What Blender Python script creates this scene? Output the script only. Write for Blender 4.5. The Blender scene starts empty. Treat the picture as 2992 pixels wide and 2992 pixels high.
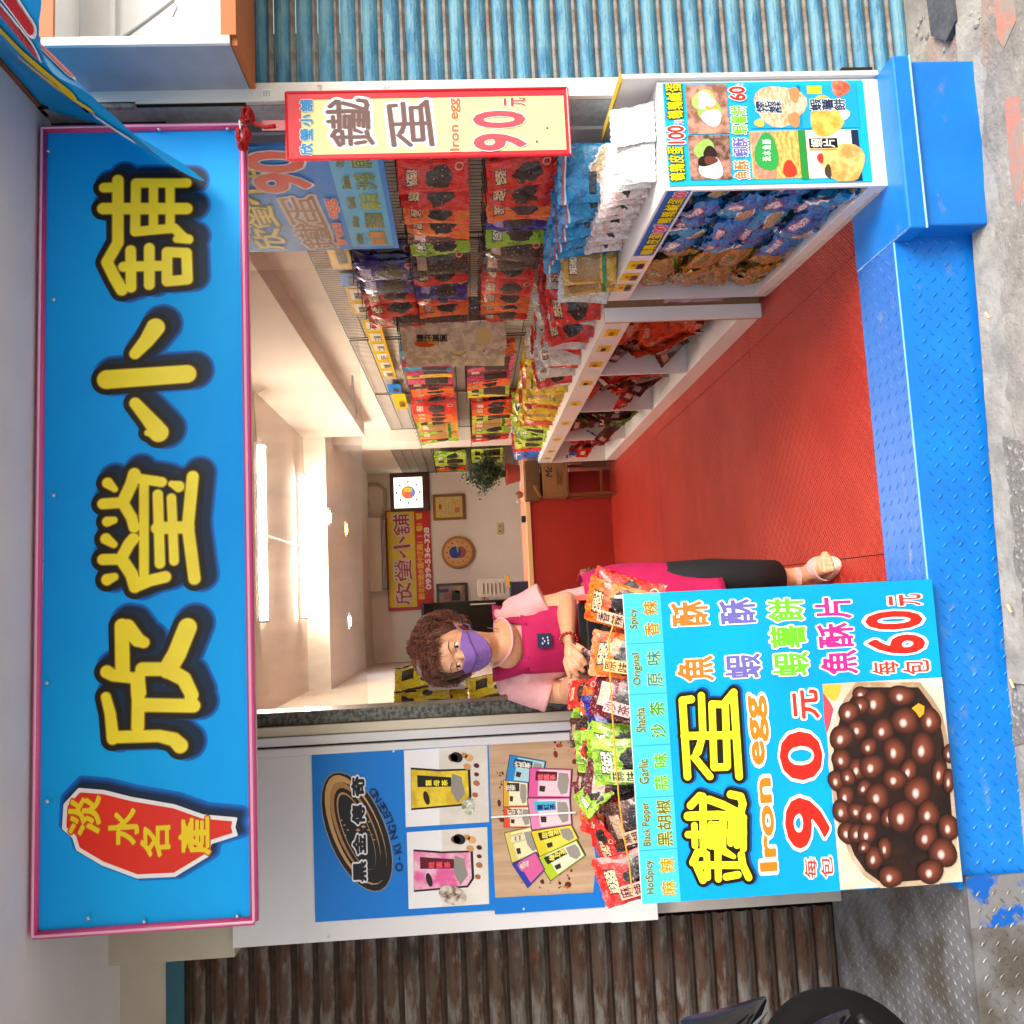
import bpy, bmesh, math, random
import numpy as np
from mathutils import Vector, Matrix, noise
rnd = random.Random(7)
C = bpy.context.scene.collection
SC = bpy.context.scene
# ------------------------------------------------------------------ camera, world, sun, exposure
FOC = 2440.0; EYE = 1.32
def _axes():
    yaw, pit, rol = [math.radians(a) for a in (6.05, -2.97, -2.455)]
    f = Vector((math.sin(yaw)*math.cos(pit), math.cos(yaw)*math.cos(pit), math.sin(pit)))
    r = Vector((math.cos(yaw), -math.sin(yaw), 0)); u = r.cross(f)
    return r*math.cos(rol)+u*math.sin(rol), -r*math.sin(rol)+u*math.cos(rol), f
AR, AU, AF = _axes(); CAMP = Vector((0, 0, EYE))
cd = bpy.data.cameras.new('camera'); cam = bpy.data.objects.new('camera', cd); C.objects.link(cam)
# the photograph was taken with the phone held on its side: picture-up is the room's right
cx_, cy_, cz_ = -AU, AR, -AF
cam.matrix_world = Matrix(((cx_.x, cy_.x, cz_.x, 0), (cx_.y, cy_.y, cz_.y, 0), (cx_.z, cy_.z, cz_.z, EYE), (0, 0, 0, 1)))
cd.sensor_width = 36; cd.lens = 36*FOC/2992; cd.clip_start = 0.05; cd.clip_end = 300
SC.camera = cam
w = bpy.data.worlds.new("World"); SC.world = w; w.use_nodes = True
nt = w.node_tree; bg = nt.nodes['Background']
sky = nt.nodes.new('ShaderNodeTexSky'); sky.sky_type = 'NISHITA'; sky.sun_disc = False
SUN_EL, SUN_AZ = math.radians(43), math.radians(136)   # azimuth from +Y towards +X
sky.sun_elevation = SUN_EL; sky.sun_rotation = SUN_AZ; sky.air_density = 1.6; sky.dust_density = 4
nt.links.new(sky.outputs[0], bg.inputs[0]); bg.inputs[1].default_value = 0.15
sl = bpy.data.lights.new('sun', 'SUN'); sl.energy = 1.5; sl.angle = math.radians(30); sl.color = (1, .985, .96)
so = bpy.data.objects.new('sun', sl); C.objects.link(so)
sd = Vector((math.sin(SUN_AZ)*math.cos(SUN_EL), math.cos(SUN_AZ)*math.cos(SUN_EL), math.sin(SUN_EL)))
so.rotation_euler = sd.to_track_quat('Z', 'Y').to_euler()
SC.view_settings.view_transform = 'Standard'; SC.view_settings.look = 'None'
SC.view_settings.exposure = 1.0; SC.view_settings.gamma = 1; SC.view_settings.use_curve_mapping = False
SC.render.engine = 'CYCLES'; SC.cycles.use_denoising = True
SC.cycles.max_bounces = 8; SC.cycles.transparent_max_bounces = 16; SC.cycles.caustics_reflective = False; SC.cycles.caustics_refractive = False
# ------------------------------------------------------------------ measuring helpers: photo point -> place on a known plane
def _ray(x, y): return AF + AR*((1496-y)/FOC) + AU*((1496-x)/FOC)
def PY(x, y, Y): d = _ray(x, y); return CAMP + d*(Y/d.y)
def PX(x, y, X): d = _ray(x, y); return CAMP + d*(X/d.x)
def PZ(x, y, Z): d = _ray(x, y); return CAMP + d*((Z-EYE)/d.z)
def V3(*a): return Vector(a)
# ------------------------------------------------------------------ object helpers
def link(o, parent=None):
    C.objects.link(o)
    if parent is not None: o.parent = parent
    return o
def tag(o, label=None, cat=None, group=None, kind=None):
    if label: o['label'] = label
    if cat: o['category'] = cat
    if group: o['group'] = group
    if kind: o['kind'] = kind
    return o
def empty(name, loc=(0, 0, 0), label=None, cat=None, group=None):
    o = bpy.data.objects.new(name, None); o.location = loc; o.empty_display_size = .05
    C.objects.link(o); return tag(o, label, cat, group)
class MB:
    """collects shapes in world coordinates, then links them as one mesh object"""
    def __init__(s): s.v = []; s.f = []; s.m = []; s.uv = {}
    def add(s, vs, fs, m=0, uvs=None):
        b = len(s.v); s.v += [tuple(p) for p in vs]
        for i, f in enumerate(fs):
            s.f.append(tuple(b+j for j in f)); s.m.append(m)
            if uvs: s.uv[len(s.f)-1] = [uvs[j] for j in f]
        return s
    def quad(s, a, b, c, d, m=0): return s.add([a, b, c, d], [(0, 1, 2, 3)], m, [(0, 0), (1, 0), (1, 1), (0, 1)])
    def box(s, x0, x1, y0, y1, z0, z1, m=0):
        vs = [(x, y, z) for z in (z0, z1) for y in (y0, y1) for x in (x0, x1)]
        return s.add(vs, [(0, 2, 3, 1), (4, 5, 7, 6), (0, 1, 5, 4), (2, 6, 7, 3), (0, 4, 6, 2), (1, 3, 7, 5)], m)
    def obox(s, o, a, b, c, m=0):
        """box from corner o along vectors a, b, c"""
        o, a, b, c = map(Vector, (o, a, b, c))
        vs = [o, o+a, o+b, o+a+b, o+c, o+a+c, o+b+c, o+a+b+c]
        fs = [(0, 2, 3, 1), (4, 5, 7, 6), (0, 1, 5, 4), (2, 6, 7, 3), (0, 4, 6, 2), (1, 3, 7, 5)]
        if a.cross(b).dot(c) < 0: fs = [f[::-1] for f in fs]
        return s.add(vs, fs, m)
    def tube(s, pts, r, n=8, m=0, cap=True, sq=(1, 1), up=None):
        pts = [Vector(p) for p in pts]; k = len(pts)
        rs = r if isinstance(r, (list, tuple)) else [r]*k
        vs = []; ref = Vector(up) if up else None
        for i, p in enumerate(pts):
            t = (pts[min(i+1, k-1)]-pts[max(i-1, 0)])
            t = t.normalized() if t.length > 1e-9 else Vector((0, 0, 1))
            if ref is None: ref = Vector((0, 0, 1)) if abs(t.z) < .9 else Vector((1, 0, 0))
            a = ref.cross(t)
            if a.length < 1e-6: a = t.orthogonal()
            a.normalize(); b = t.cross(a); 
            if not up: ref = b
            for j in range(n):
                q = 2*math.pi*j/n
                vs.append(p+a*math.cos(q)*rs[i]*sq[0]+b*math.sin(q)*rs[i]*sq[1])
        fs = [(i*n+j, i*n+(j+1) % n, (i+1)*n+(j+1) % n, (i+1)*n+j) for i in range(k-1) for j in range(n)]
        if cap: fs += [tuple(range(n))[::-1], tuple((k-1)*n+j for j in range(n))]
        return s.add(vs, fs, m)
    def lathe(s, prof, o=(0, 0, 0), ax=(0, 0, 1), n=24, m=0):
        ax = Vector(ax).normalized(); a = ax.orthogonal().normalized(); b = ax.cross(a); o = Vector(o)
        vs = [o+ax*h+(a*math.cos(2*math.pi*j/n)+b*math.sin(2*math.pi*j/n))*r for r, h in prof for j in range(n)]
        k = len(prof)
        fs = [(i*n+j, i*n+(j+1) % n, (i+1)*n+(j+1) % n, (i+1)*n+j) for i in range(k-1) for j in range(n)]
        return s.add(vs, fs, m)
    def ell(s, c, rx, ry, rz, rot=None, n=14, k=9, m=0):
        c = Vector(c); vs = []
        for i in range(k+1):
            t = math.pi*i/k
            for j in range(n):
                q = 2*math.pi*j/n; p = Vector((rx*math.sin(t)*math.cos(q), ry*math.sin(t)*math.sin(q), rz*math.cos(t)))
                if rot is not None: p = rot @ p
                vs.append(c+p)
        fs = [(i*n+j, i*n+(j+1) % n, (i+1)*n+(j+1) % n, (i+1)*n+j)[::-1] for i in range(k) for j in range(n)]
        return s.add(vs, fs, m)
    def grid(s, fn, nu, nv, m=0, closed=False):
        b = [(fn(i/nu, j/nv)) for j in range(nv+1) for i in range(nu+1)]
        uv = [(i/nu, j/nv) for j in range(nv+1) for i in range(nu+1)]
        return s.add(b, [(j*(nu+1)+i, j*(nu+1)+i+1, (j+1)*(nu+1)+i+1, (j+1)*(nu+1)+i) for j in range(nv) for i in range(nu)], m, uv)
    def mesh(s, name, mats, smooth=False):
        me = bpy.data.meshes.new(name); me.from_pydata(s.v, [], s.f)
        for m in (mats if isinstance(mats, (list, tuple)) else [mats]): me.materials.append(m)
        if any(s.m): me.polygons.foreach_set('material_index', s.m)
        if s.uv:
            ul = me.uv_layers.new(name='UVMap'); li = 0
            for i, f in enumerate(s.f):
                u = s.uv.get(i)
                for j in range(len(f)):
                    if u: ul.data[li].uv = u[j]
                    li += 1
        if smooth: me.polygons.foreach_set('use_smooth', [True]*len(s.f))
        me.update(); return me
    def build(s, name, mats, parent=None, smooth=False, bev=0, **kw):
        me = s.mesh(name, mats, smooth); o = bpy.data.objects.new(name, me); link(o, parent)
        if parent is not None: o.matrix_parent_inverse = Matrix.Translation(-parent.location) if parent.type == 'EMPTY' else Matrix()
        if bev:
            b = o.modifiers.new('bevel', 'BEVEL'); b.width = bev; b.segments = 2; b.limit_method = 'ANGLE'
        return tag(o, **kw)
def bx(name, x0, x1, y0, y1, z0, z1, m, parent=None, bev=0, **kw): return MB().box(x0, x1, y0, y1, z0, z1).build(name, m, parent, bev=bev, **kw)
def place(name, me, mat4, parent=None, **kw):
    """an object sharing mesh data, placed by matrix (world); parents are plain translated empties"""
    o = bpy.data.objects.new(name, me); link(o, parent)
    o.matrix_local = (Matrix.Translation(-parent.location) @ mat4) if parent is not None else mat4
    return tag(o, **kw)
def frame(o, x, y, z=None):
    x = Vector(x).normalized(); z = (x.cross(Vector(y))).normalized() if z is None else Vector(z); y = z.cross(x)
    return Matrix(((x.x, y.x, z.x, o[0]), (x.y, y.y, z.y, o[1]), (x.z, y.z, z.z, o[2]), (0, 0, 0, 1)))
# ------------------------------------------------------------------ materials
def L(h):
    if isinstance(h, tuple): return h
    v = [int(h[i:i+2], 16)/255 for i in (0, 2, 4)]
    return tuple(c/12.92 if c < .04045 else ((c+.055)/1.055)**2.4 for c in v)
def mat(name, col, rough=.6, metal=0, var=0., vscale=8, bump=0., bscale=40, coat=0, spec=.5, col2=None, stretch=None, emit=0, alpha=1, trans=0, thr=(.35, .65)):
    m = bpy.data.materials.new(name); m.use_nodes = True; n = m.node_tree; p = n.nodes['Principled BSDF']; c = L(col)
    p.inputs['Base Color'].default_value = (*c, 1); p.inputs['Roughness'].default_value = rough; p.inputs['Metallic'].default_value = metal
    p.inputs['Specular IOR Level'].default_value = spec; p.inputs['Coat Weight'].default_value = coat
    if trans: p.inputs['Transmission Weight'].default_value = trans
    if alpha < 1: p.inputs['Alpha'].default_value = alpha
    if emit: p.inputs['Emission Color'].default_value = (*c, 1); p.inputs['Emission Strength'].default_value = emit
    tc = None
    def coord(sc):
        nonlocal tc
        if tc is None: tc = n.nodes.new('ShaderNodeTexCoord')
        mp = n.nodes.new('ShaderNodeMapping'); n.links.new(tc.outputs['Object'], mp.inputs[0])
        if stretch: mp.inputs['Scale'].default_value = stretch
        t = n.nodes.new('ShaderNodeTexNoise'); t.inputs['Scale'].default_value = sc; t.inputs['Detail'].default_value = 6; t.inputs['Roughness'].default_value = .6
        n.links.new(mp.outputs[0], t.inputs[0]); return t
    if var or col2:
        t = coord(vscale); r = n.nodes.new('ShaderNodeValToRGB'); n.links.new(t.outputs[0], r.inputs[0])
        d = L(col2) if col2 else tuple(x*(1-var) for x in c); e = c if col2 else tuple(min(1, x*(1+var*.6)) for x in c)
        r.color_ramp.elements[0].position = thr[0]; r.color_ramp.elements[1].position = thr[1]
        r.color_ramp.elements[0].color = (*d, 1); r.color_ramp.elements[1].color = (*e, 1)
        n.links.new(r.outputs[0], p.inputs['Base Color'])
        if rough < .9 and rough > .15:
            mr = n.nodes.new('ShaderNodeMapRange'); n.links.new(t.outputs[0], mr.inputs[0]); mr.inputs[3].default_value = min(1, rough+.12); mr.inputs[4].default_value = rough-.08
            n.links.new(mr.outputs[0], p.inputs['Roughness'])
    if bump:
        t = coord(bscale); b = n.nodes.new('ShaderNodeBump'); b.inputs['Strength'].default_value = bump; b.inputs['Distance'].default_value = .01
        n.links.new(t.outputs[0], b.inputs['Height']); n.links.new(b.outputs[0], p.inputs['Normal'])
    return m
_flat = {}
def ink(h, rough=.38, **k):
    """printed colour on vinyl or foam board"""
    if (h, rough) not in _flat: _flat[(h, rough)] = mat('print_'+h, h, rough, var=.06, vscale=3, spec=.3, **k)
    return _flat[(h, rough)]
# ------------------------------------------------------------------ lettering: glyph outlines and brush strokes -> clean flat shapes
_gl = {}
def glyph(s):
    """outline edges, filled triangles and advance width of a piece of text, in em units"""
    if s not in _gl:
        c = bpy.data.curves.new('t', 'FONT'); c.body = s; c.size = 1; c.fill_mode = 'FRONT'; c.resolution_u = 3
        o = bpy.data.objects.new('t', c); C.objects.link(o)
        me = bpy.data.meshes.new_from_object(o.evaluated_get(bpy.context.evaluated_depsgraph_get())); bpy.data.objects.remove(o); bpy.data.curves.remove(c)
        me.calc_loop_triangles(); v = np.array([x.co[:2] for x in me.vertices]).reshape(-1, 2)
        cnt = {}
        for t in me.loop_triangles:
            a = t.vertices
            for i in range(3):
                k = tuple(sorted((a[i], a[(i+1) % 3]))); cnt[k] = cnt.get(k, 0)+1
        key = lambda i: (round(v[i][0], 4), round(v[i][1], 4))
        pc = {}
        for (a, b), n_ in cnt.items():
            k = tuple(sorted((key(a), key(b)))); pc[k] = pc.get(k, 0)+n_
        E = np.array([k for k, n_ in pc.items() if n_ == 1]).reshape(-1, 2, 2)
        T = np.array([[v[j] for j in t.vertices] for t in me.loop_triangles]).reshape(-1, 3, 2)
        bpy.data.meshes.remove(me); _gl[s] = (E, T)
    return _gl[s]
def segdist(X, Y, S, R=None):
    D = np.full(X.shape, 1e9)
    for i, (a, b) in enumerate(S):
        dx, dy = b[0]-a[0], b[1]-a[1]; L2 = dx*dx+dy*dy+1e-12
        t = np.clip(((X-a[0])*dx+(Y-a[1])*dy)/L2, 0, 1)
        d = np.hypot(X-a[0]-t*dx, Y-a[1]-t*dy)
        if R is not None: d = d-(R[i][0]*(1-t)+R[i][1]*t)
        D = np.minimum(D, d)
    return D
def inside(X, Y, T):
    M = np.zeros(X.shape, bool)
    for a, b, c in T:
        x0, x1 = min(a[0], b[0], c[0]), max(a[0], b[0], c[0])
        s1 = (b[0]-a[0])*(Y-a[1])-(b[1]-a[1])*(X-a[0]); s2 = (c[0]-b[0])*(Y-b[1])-(c[1]-b[1])*(X-b[0]); s3 = (a[0]-c[0])*(Y-c[1])-(a[1]-c[1])*(X-c[0])
        M |= ((s1 >= 0) & (s2 >= 0) & (s3 >= 0)) | ((s1 <= 0) & (s2 <= 0) & (s3 <= 0))
    return M
def iso(F, xs, ys, lev):
    """filled region F<lev as flat polygons (full cells merged into runs)"""
    V = []; P = []; F = F-lev; ny, nx = F.shape
    neg = F < 0
    full = neg[:-1, :-1] & neg[1:, :-1] & neg[:-1, 1:] & neg[1:, 1:]
    anyc = neg[:-1, :-1] | neg[1:, :-1] | neg[:-1, 1:] | neg[1:, 1:]
    for j in range(ny-1):
        i = 0
        while i < nx-1:
            if full[j, i]:
                k = i
                while k < nx-1 and full[j, k]: k += 1
                b = len(V); V += [(xs[i], ys[j]), (xs[k], ys[j]), (xs[k], ys[j+1]), (xs[i], ys[j+1])]; P.append((b, b+1, b+2, b+3)); i = k; continue
            if anyc[j, i]:
                cs = [(i, j), (i+1, j), (i+1, j+1), (i, j+1)]; pts = []
                for q in range(4):
                    (a, c), (d, e) = cs[q], cs[(q+1) % 4]; fa, fb = F[c, a], F[e, d]
                    if fa < 0: pts.append((xs[a], ys[c]))
                    if (fa < 0) != (fb < 0):
                        t = fa/(fa-fb); pts.append((xs[a]+(xs[d]-xs[a])*t, ys[c]+(ys[e]-ys[c])*t))
                if len(pts) > 2: b = len(V); V += pts; P.append(tuple(range(b, b+len(pts))))
            i += 1
    return V, P
_fc = {}
def textshape(s, off=0., res=26):
    """(verts, faces) of text thickened by off (em)"""
    k = (s, off, res)
    if k not in _fc:
        E, T = glyph(s)
        if len(T) == 0: _fc[k] = ([], []); return _fc[k]
        if off == 0:
            V = T.reshape(-1, 2).tolist(); _fc[k] = (V, [(3*i, 3*i+1, 3*i+2) for i in range(len(T))])
        else:
            x0, y0 = T.reshape(-1, 2).min(0)-off-.04; x1, y1 = T.reshape(-1, 2).max(0)+off+.04
            xs = np.arange(x0, x1, 1/res); ys = np.arange(y0, y1, 1/res); X, Y = np.meshgrid(xs, ys)
            D = segdist(X, Y, E); M = inside(X, Y, T); D = np.where(M, -D, D)
            _fc[k] = iso(D, xs, ys, off)
    return _fc[k]
class Board:
    """a flat printed surface: origin (top left), right and down vectors; prints go on it in thin sheets"""
    def __init__(s, tl, tr, bl, parent, n=0.0012, base=0.0012):
        s.o = Vector(tl); s.r = Vector(tr)-s.o; s.d = Vector(bl)-s.o; s.nz = s.r.cross(-s.d).normalized()
        s.W = s.r.length; s.H = s.d.length; s.p = parent; s.n = n; s.b = base
    def pt(s, u, v, l): return s.o+s.r*u+s.d*v+s.nz*(s.b+l*s.n)
    def flat(s, name, V, F, l, m, org, sz, asp=1., shear=0., rot=0.):
        """V in em units, y up; org=(u,v) of em origin, sz = em height in metres"""
        rx, dn = s.r.normalized(), -s.d.normalized(); o = s.pt(org[0], org[1], l); c, n_ = math.cos(rot), math.sin(rot)
        mb = MB(); mb.add([o+rx*((x*asp+y*shear)*c-y*n_)*sz+dn*((x*asp)*n_+y*c)*sz for x, y in V], F); return mb.build(name, m, s.p)
    def rect(s, name, u0, v0, u1, v1, l, m, **k): return MB().quad(s.pt(u0, v1, l), s.pt(u1, v1, l), s.pt(u1, v0, l), s.pt(u0, v0, l)).build(name, m, s.p, **k)
    def poly(s, name, pts, l, m, **k):
        return MB().add([s.pt(u, v, l) for u, v in pts], [tuple(range(len(pts)))[::-1]]).build(name, m, s.p, **k)
    def text(s, t, u, v, h, col, off=.02, l=3, out=None, oo=.07, asp=1., name='lettering', pitch=None, res=26, vert=False, center=False, shear=0., rot=0., cw=None):
        """text whose em box is h (fraction of board height); u,v = baseline left"""
        sz = h*s.H
        if pitch is None:
            V, F = textshape(t, off, res)
            w_ = (max(p[0] for p in V) if V else 0)*asp*sz/s.W
            uu = u-w_/2 if center else u
            if out:
                V2, F2 = textshape(t, off+oo, res)
                s.flat(name+'_outline', V2, F2, l-1, ink(out), (uu, v), sz, asp, shear, rot)
            if V: s.flat(name, V, F, l, ink(col), (uu, v), sz, asp, shear, rot)
        else:
            V = []; F = []; V2 = []; F2 = []
            for i, ch in enumerate(t):
                if ch == ' ': continue
                du, dv = (0, -i*pitch) if vert else (i*pitch, 0)
                a, b = textshape(ch, off, res); k = len(V); V += [(x+du/asp, y+dv) for x, y in a]; F += [tuple(k+j for j in f) for f in b]
                if out:
                    a, b = textshape(ch, off+oo, res); k = len(V2); V2 += [(x+du/asp, y+dv) for x, y in a]; F2 += [tuple(k+j for j in f) for f in b]
            if out: s.flat(name+'_outline', V2, F2, l-1, ink(out), (u, v), sz, asp, shear, rot)
            s.flat(name, V, F, l, ink(col), (u, v), sz, asp, shear, rot)
def fit(board, t, box, col, out='ffffff', off=.012, oo=.055, l=4, name='lettering', res=44):
    """text stretched so that its ink fills box = (u0, v0, u1, v1) of the board"""
    V, F = textshape(t, off, res); V2, F2 = textshape(t, off+oo, res) if out else ([], [])
    xs_ = [p[0] for p in V]; ys_ = [p[1] for p in V]; x0, x1, y0, y1 = min(xs_), max(xs_), min(ys_), max(ys_)
    u0, v0, u1, v1 = box; w_ = (u1-u0)*board.W; h_ = (v1-v0)*board.H; sz = h_/(y1-y0); asp = w_/((x1-x0)*sz)
    mv = lambda P_: [(a-x0, b-y0) for a, b in P_]
    global _lay; _lay += .012
    if out: board.flat(name+'_outline', mv(V2), F2, l-1+_lay % .4, ink(out), (u0, v1), sz, asp)
    board.flat(name, mv(V), F, l+_lay % .4, ink(col), (u0, v1), sz, asp)
_lay = 0.
def stroke_shape(strokes, extra, n=110):
    S = []; R = []
    for st in strokes:
        r = st[0]; r = r if isinstance(r, tuple) else (r, r); pts = st[1:]; k = len(pts)-1
        for i in range(k): S.append((pts[i], pts[i+1])); R.append((r[0]+(r[1]-r[0])*i/k, r[0]+(r[1]-r[0])*(i+1)/k))
    A = np.array([p for s_ in S for p in s_]); mr = max(max(x) for x in R)
    x0, y0 = A.min(0)-mr-extra-.02; x1, y1 = A.max(0)+mr+extra+.02; st = max(x1-x0, y1-y0)/n
    xs = np.arange(x0, x1+st, st); ys = np.arange(y0, y1+st, st); X, Y = np.meshgrid(xs, ys)
    return iso(segdist(X, Y, S, R), xs, ys, extra)
# ================================================================== structure: floor, walls, ceiling, street
M = {}
M['plaster'] = mat('plaster', 'e6ddd0', .85, var=.08, vscale=1.2, bump=.12, bscale=60)
M['ceil'] = mat('ceiling_paint', 'ece6dc', .85, var=.06, vscale=1)
M['backwall'] = mat('back_wall_paint', 'ece5dc', .8, var=.05, vscale=1.5)
M['soffit'] = mat('soffit_paint', 'dedee2', .8, var=.10, vscale=1.3, bump=.1, bscale=30)
M['white'] = mat('white_laminate', 'e6e3e2', .35, var=.04, vscale=3)
M['whitep'] = mat('white_panel', 'd9d9de', .45, var=.05, vscale=2)
M['grey_p'] = mat('grey_lower_panel', 'b5afa8', .6, var=.12, vscale=5)
M['cream'] = mat('cream_frame', 'd6cfbb', .5, var=.08, vscale=3)
M['cream2'] = mat('cream_header', 'b9b3a2', .6, var=.1, vscale=3)
M['blue'] = mat('blue_paint', '0276d2', .38, var=.12, vscale=6, bump=.2, bscale=18, coat=.1)
M['blued'] = mat('blue_paint_landing', '2a6cc0', .42, var=.18, vscale=5, bump=.3, bscale=25)
M['wood'] = mat('tan_board', 'a9805c', .6, var=.15, vscale=2, stretch=(1, 1, 14))
M['dark'] = mat('dark_gap', '15120f', .8)
M['black'] = mat('black_plastic', '101114', .4, bump=.1, bscale=60)
M['galv'] = mat('galvanised_sheet', 'bcc4c8', .45, metal=.15, var=.22, vscale=38, thr=(.3, .7))
M['alu'] = mat('aluminium', 'c8cacd', .3, metal=.9)

def red_mat():
    m = mat('red_rubber_mat', 'b01408', .5); n = m.node_tree; p = n.nodes['Principled BSDF']
    tc = n.nodes.new('ShaderNodeTexCoord'); hs = []
    for ang in (45, -45):
        mp = n.nodes.new('ShaderNodeMapping'); mp.inputs['Rotation'].default_value = (0, 0, math.radians(ang)); n.links.new(tc.outputs['Object'], mp.inputs[0])
        wv = n.nodes.new('ShaderNodeTexWave'); wv.inputs['Scale'].default_value = 30; n.links.new(mp.outputs[0], wv.inputs[0]); hs.append(wv)
    ck = n.nodes.new('ShaderNodeTexChecker'); ck.inputs['Scale'].default_value = 34; n.links.new(tc.outputs['Object'], ck.inputs[0])
    mx = n.nodes.new('ShaderNodeMix'); n.links.new(ck.outputs['Fac'], mx.inputs[0]); n.links.new(hs[0].outputs['Fac'], mx.inputs[2]); n.links.new(hs[1].outputs['Fac'], mx.inputs[3])
    b = n.nodes.new('ShaderNodeBump'); b.inputs['Strength'].default_value = 1.0; b.inputs['Distance'].default_value = .010
    n.links.new(mx.outputs[0], b.inputs['Height']); n.links.new(b.outputs[0], p.inputs['Normal'])
    no = n.nodes.new('ShaderNodeTexNoise'); no.inputs['Scale'].default_value = 2.2; no.inputs['Detail'].default_value = 8; n.links.new(tc.outputs['Object'], no.inputs[0])
    r = n.nodes.new('ShaderNodeValToRGB'); r.color_ramp.elements[0].position = .35; r.color_ramp.elements[1].position = .75
    r.color_ramp.elements[0].color = (*L('c42a1c'), 1); r.color_ramp.elements[1].color = (*L('dc4838'), 1)
    n.links.new(no.outputs[0], r.inputs[0])
    n2 = n.nodes.new('ShaderNodeTexNoise'); n2.inputs['Scale'].default_value = 9; n2.inputs['Detail'].default_value = 10; n2.inputs['Roughness'].default_value = .75; n.links.new(tc.outputs['Object'], n2.inputs[0])
    mr = n.nodes.new('ShaderNodeMapRange'); mr.inputs[1].default_value = .60; mr.inputs[2].default_value = .74; mr.inputs[4].default_value = .45; n.links.new(n2.outputs[0], mr.inputs[0])
    mm = n.nodes.new('ShaderNodeMix'); mm.data_type = 'RGBA'; n.links.new(mr.outputs[0], mm.inputs[0]); n.links.new(r.outputs[0], mm.inputs[6]); mm.inputs[7].default_value = (*L('d88070'), 1); n.links.new(mm.outputs[2], p.inputs['Base Color'])
    rr = n.nodes.new('ShaderNodeMapRange'); rr.inputs[3].default_value = .28; rr.inputs[4].default_value = .5; n.links.new(n2.outputs[0], rr.inputs[0]); n.links.new(rr.outputs[0], p.inputs['Roughness']); return m
M['red'] = red_mat()
def worn(name, base, wearc, thr, scale, rough=.6, stretch=None, bump=.3, metal=0, mid=None):
    m = mat(name, base, rough, metal=metal, col2=wearc, vscale=scale, thr=thr, stretch=stretch, bump=bump, bscale=scale*4)
    return m
# street and ledge
def hz(x, y):
    n_ = noise.noise(Vector((x*3, y*3, 0)))*.005+noise.noise(Vector((x*14, y*14, 3)))*.0018
    return -0.205-0.03*(x+.3)*(1 if x > -.3 else .4)+n_
def mk_street():
    mb = MB(); x0, x1, y0, y1 = -3.5, 4.5, .2, 2.69
    mb.grid(lambda u, v: (x0+(x1-x0)*u, y0+(y1-y0)*v, hz(x0+(x1-x0)*u, y0+(y1-y0)*v)), 220, 90)
    m = mat('worn_concrete', 'a39c92', .9, col2='827d75', vscale=6, thr=(.38, .6), bump=.8, bscale=45)
    n = m.node_tree; p = n.nodes['Principled BSDF']; src = p.inputs['Base Color'].links[0].from_socket
    tc = n.nodes.new('ShaderNodeTexCoord')
    def layer(src, col, scale, lo, hi, off):
        mp = n.nodes.new('ShaderNodeMapping'); mp.inputs['Location'].default_value = off; n.links.new(tc.outputs['Object'], mp.inputs[0])
        t = n.nodes.new('ShaderNodeTexNoise'); t.inputs['Scale'].default_value = scale; t.inputs['Detail'].default_value = 8; t.inputs['Roughness'].default_value = .65; n.links.new(mp.outputs[0], t.inputs[0])
        r = n.nodes.new('ShaderNodeMapRange'); r.inputs[1].default_value = lo; r.inputs[2].default_value = hi; n.links.new(t.outputs[0], r.inputs[0])
        mx = n.nodes.new('ShaderNodeMix'); mx.data_type = 'RGBA'; n.links.new(r.outputs[0], mx.inputs[0]); n.links.new(src, mx.inputs[6]); mx.inputs[7].default_value = (*L(col), 1); return mx.outputs[2]
    s = layer(src, 'a88678', 1.7, .58, .66, (3, 1, 0)); s = layer(s, '7e7a74', 2.3, .58, .68, (9, 4, 0)); s = layer(s, '2c2a28', 60, .66, .72, (1, 1, 0)); s = layer(s, 'd8d4cc', 80, .66, .7, (5, 1, 0))
    n.links.new(s, p.inputs['Base Color'])
    mb.build('street', m, smooth=True, kind='structure')
    big = MB(); big.quad((-60, -60, -.36), (60, -60, -.36), (60, 2.2, -.36), (-60, 2.2, -.36)); big.build('ground', mat('far_ground', '8f8a84', .9, var=.2, vscale=2), kind='structure')
mk_street()
asph = mat('dark_asphalt_patch', '4d4f55', .8, var=.3, vscale=20, bump=.6, bscale=60)
def patch(name, pts, h, m, label=None, cat=None):
    b = bmesh.new(); vs = [b.verts.new((x, y, hz(x, y)-.02)) for x, y in pts]; f = b.faces.new(vs)
    r = bmesh.ops.extrude_face_region(b, geom=[f]); 
    for v in r['geom']:
        if isinstance(v, bmesh.types.BMVert): v.co.z += .02+h
    bmesh.ops.recalc_face_normals(b, faces=b.faces); me = bpy.data.meshes.new(name); b.to_mesh(me); me.materials.append(m)
    return tag(link(bpy.data.objects.new(name, me)), label, cat)
def pz(x, y, z): q = PZ(x, y, z); return (q.x, q.y)
gravel = mat('rough_aggregate', 'b8b2a8', .9, col2='7c776f', vscale=60, thr=(.56, .66), bump=1, bscale=60)
o = patch('asphalt_patch', [pz(*q, -.24) for q in ((2690, -40), (2770, -40), (2785, 60), (2760, 120), (2712, 105))], .02, asph, 'dark asphalt lump stuck on the concrete below the blue shutter', 'asphalt patch')
o = patch('aggregate_patch', [pz(*q, -.205) for q in ((2868, 1330), (2900, 1270), (2992, 1300), (3060, 1500), (3080, 2150), (2962, 2180), (2955, 1900), (2930, 1700), (2905, 1500))], .003, gravel); o['kind'] = 'structure'
pinkm = mat('faded_pink_paint', 'b87c6c', .85, col2='968a80', vscale=14, thr=(.42, .58), bump=.3)
o = patch('pink_paint_patch', [pz(*q, -.24) for q in ((2920, 290), (2965, 280), (2985, 480), (2975, 610), (2950, 560), (2935, 420))], .002, pinkm); o['kind'] = 'structure'
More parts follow.
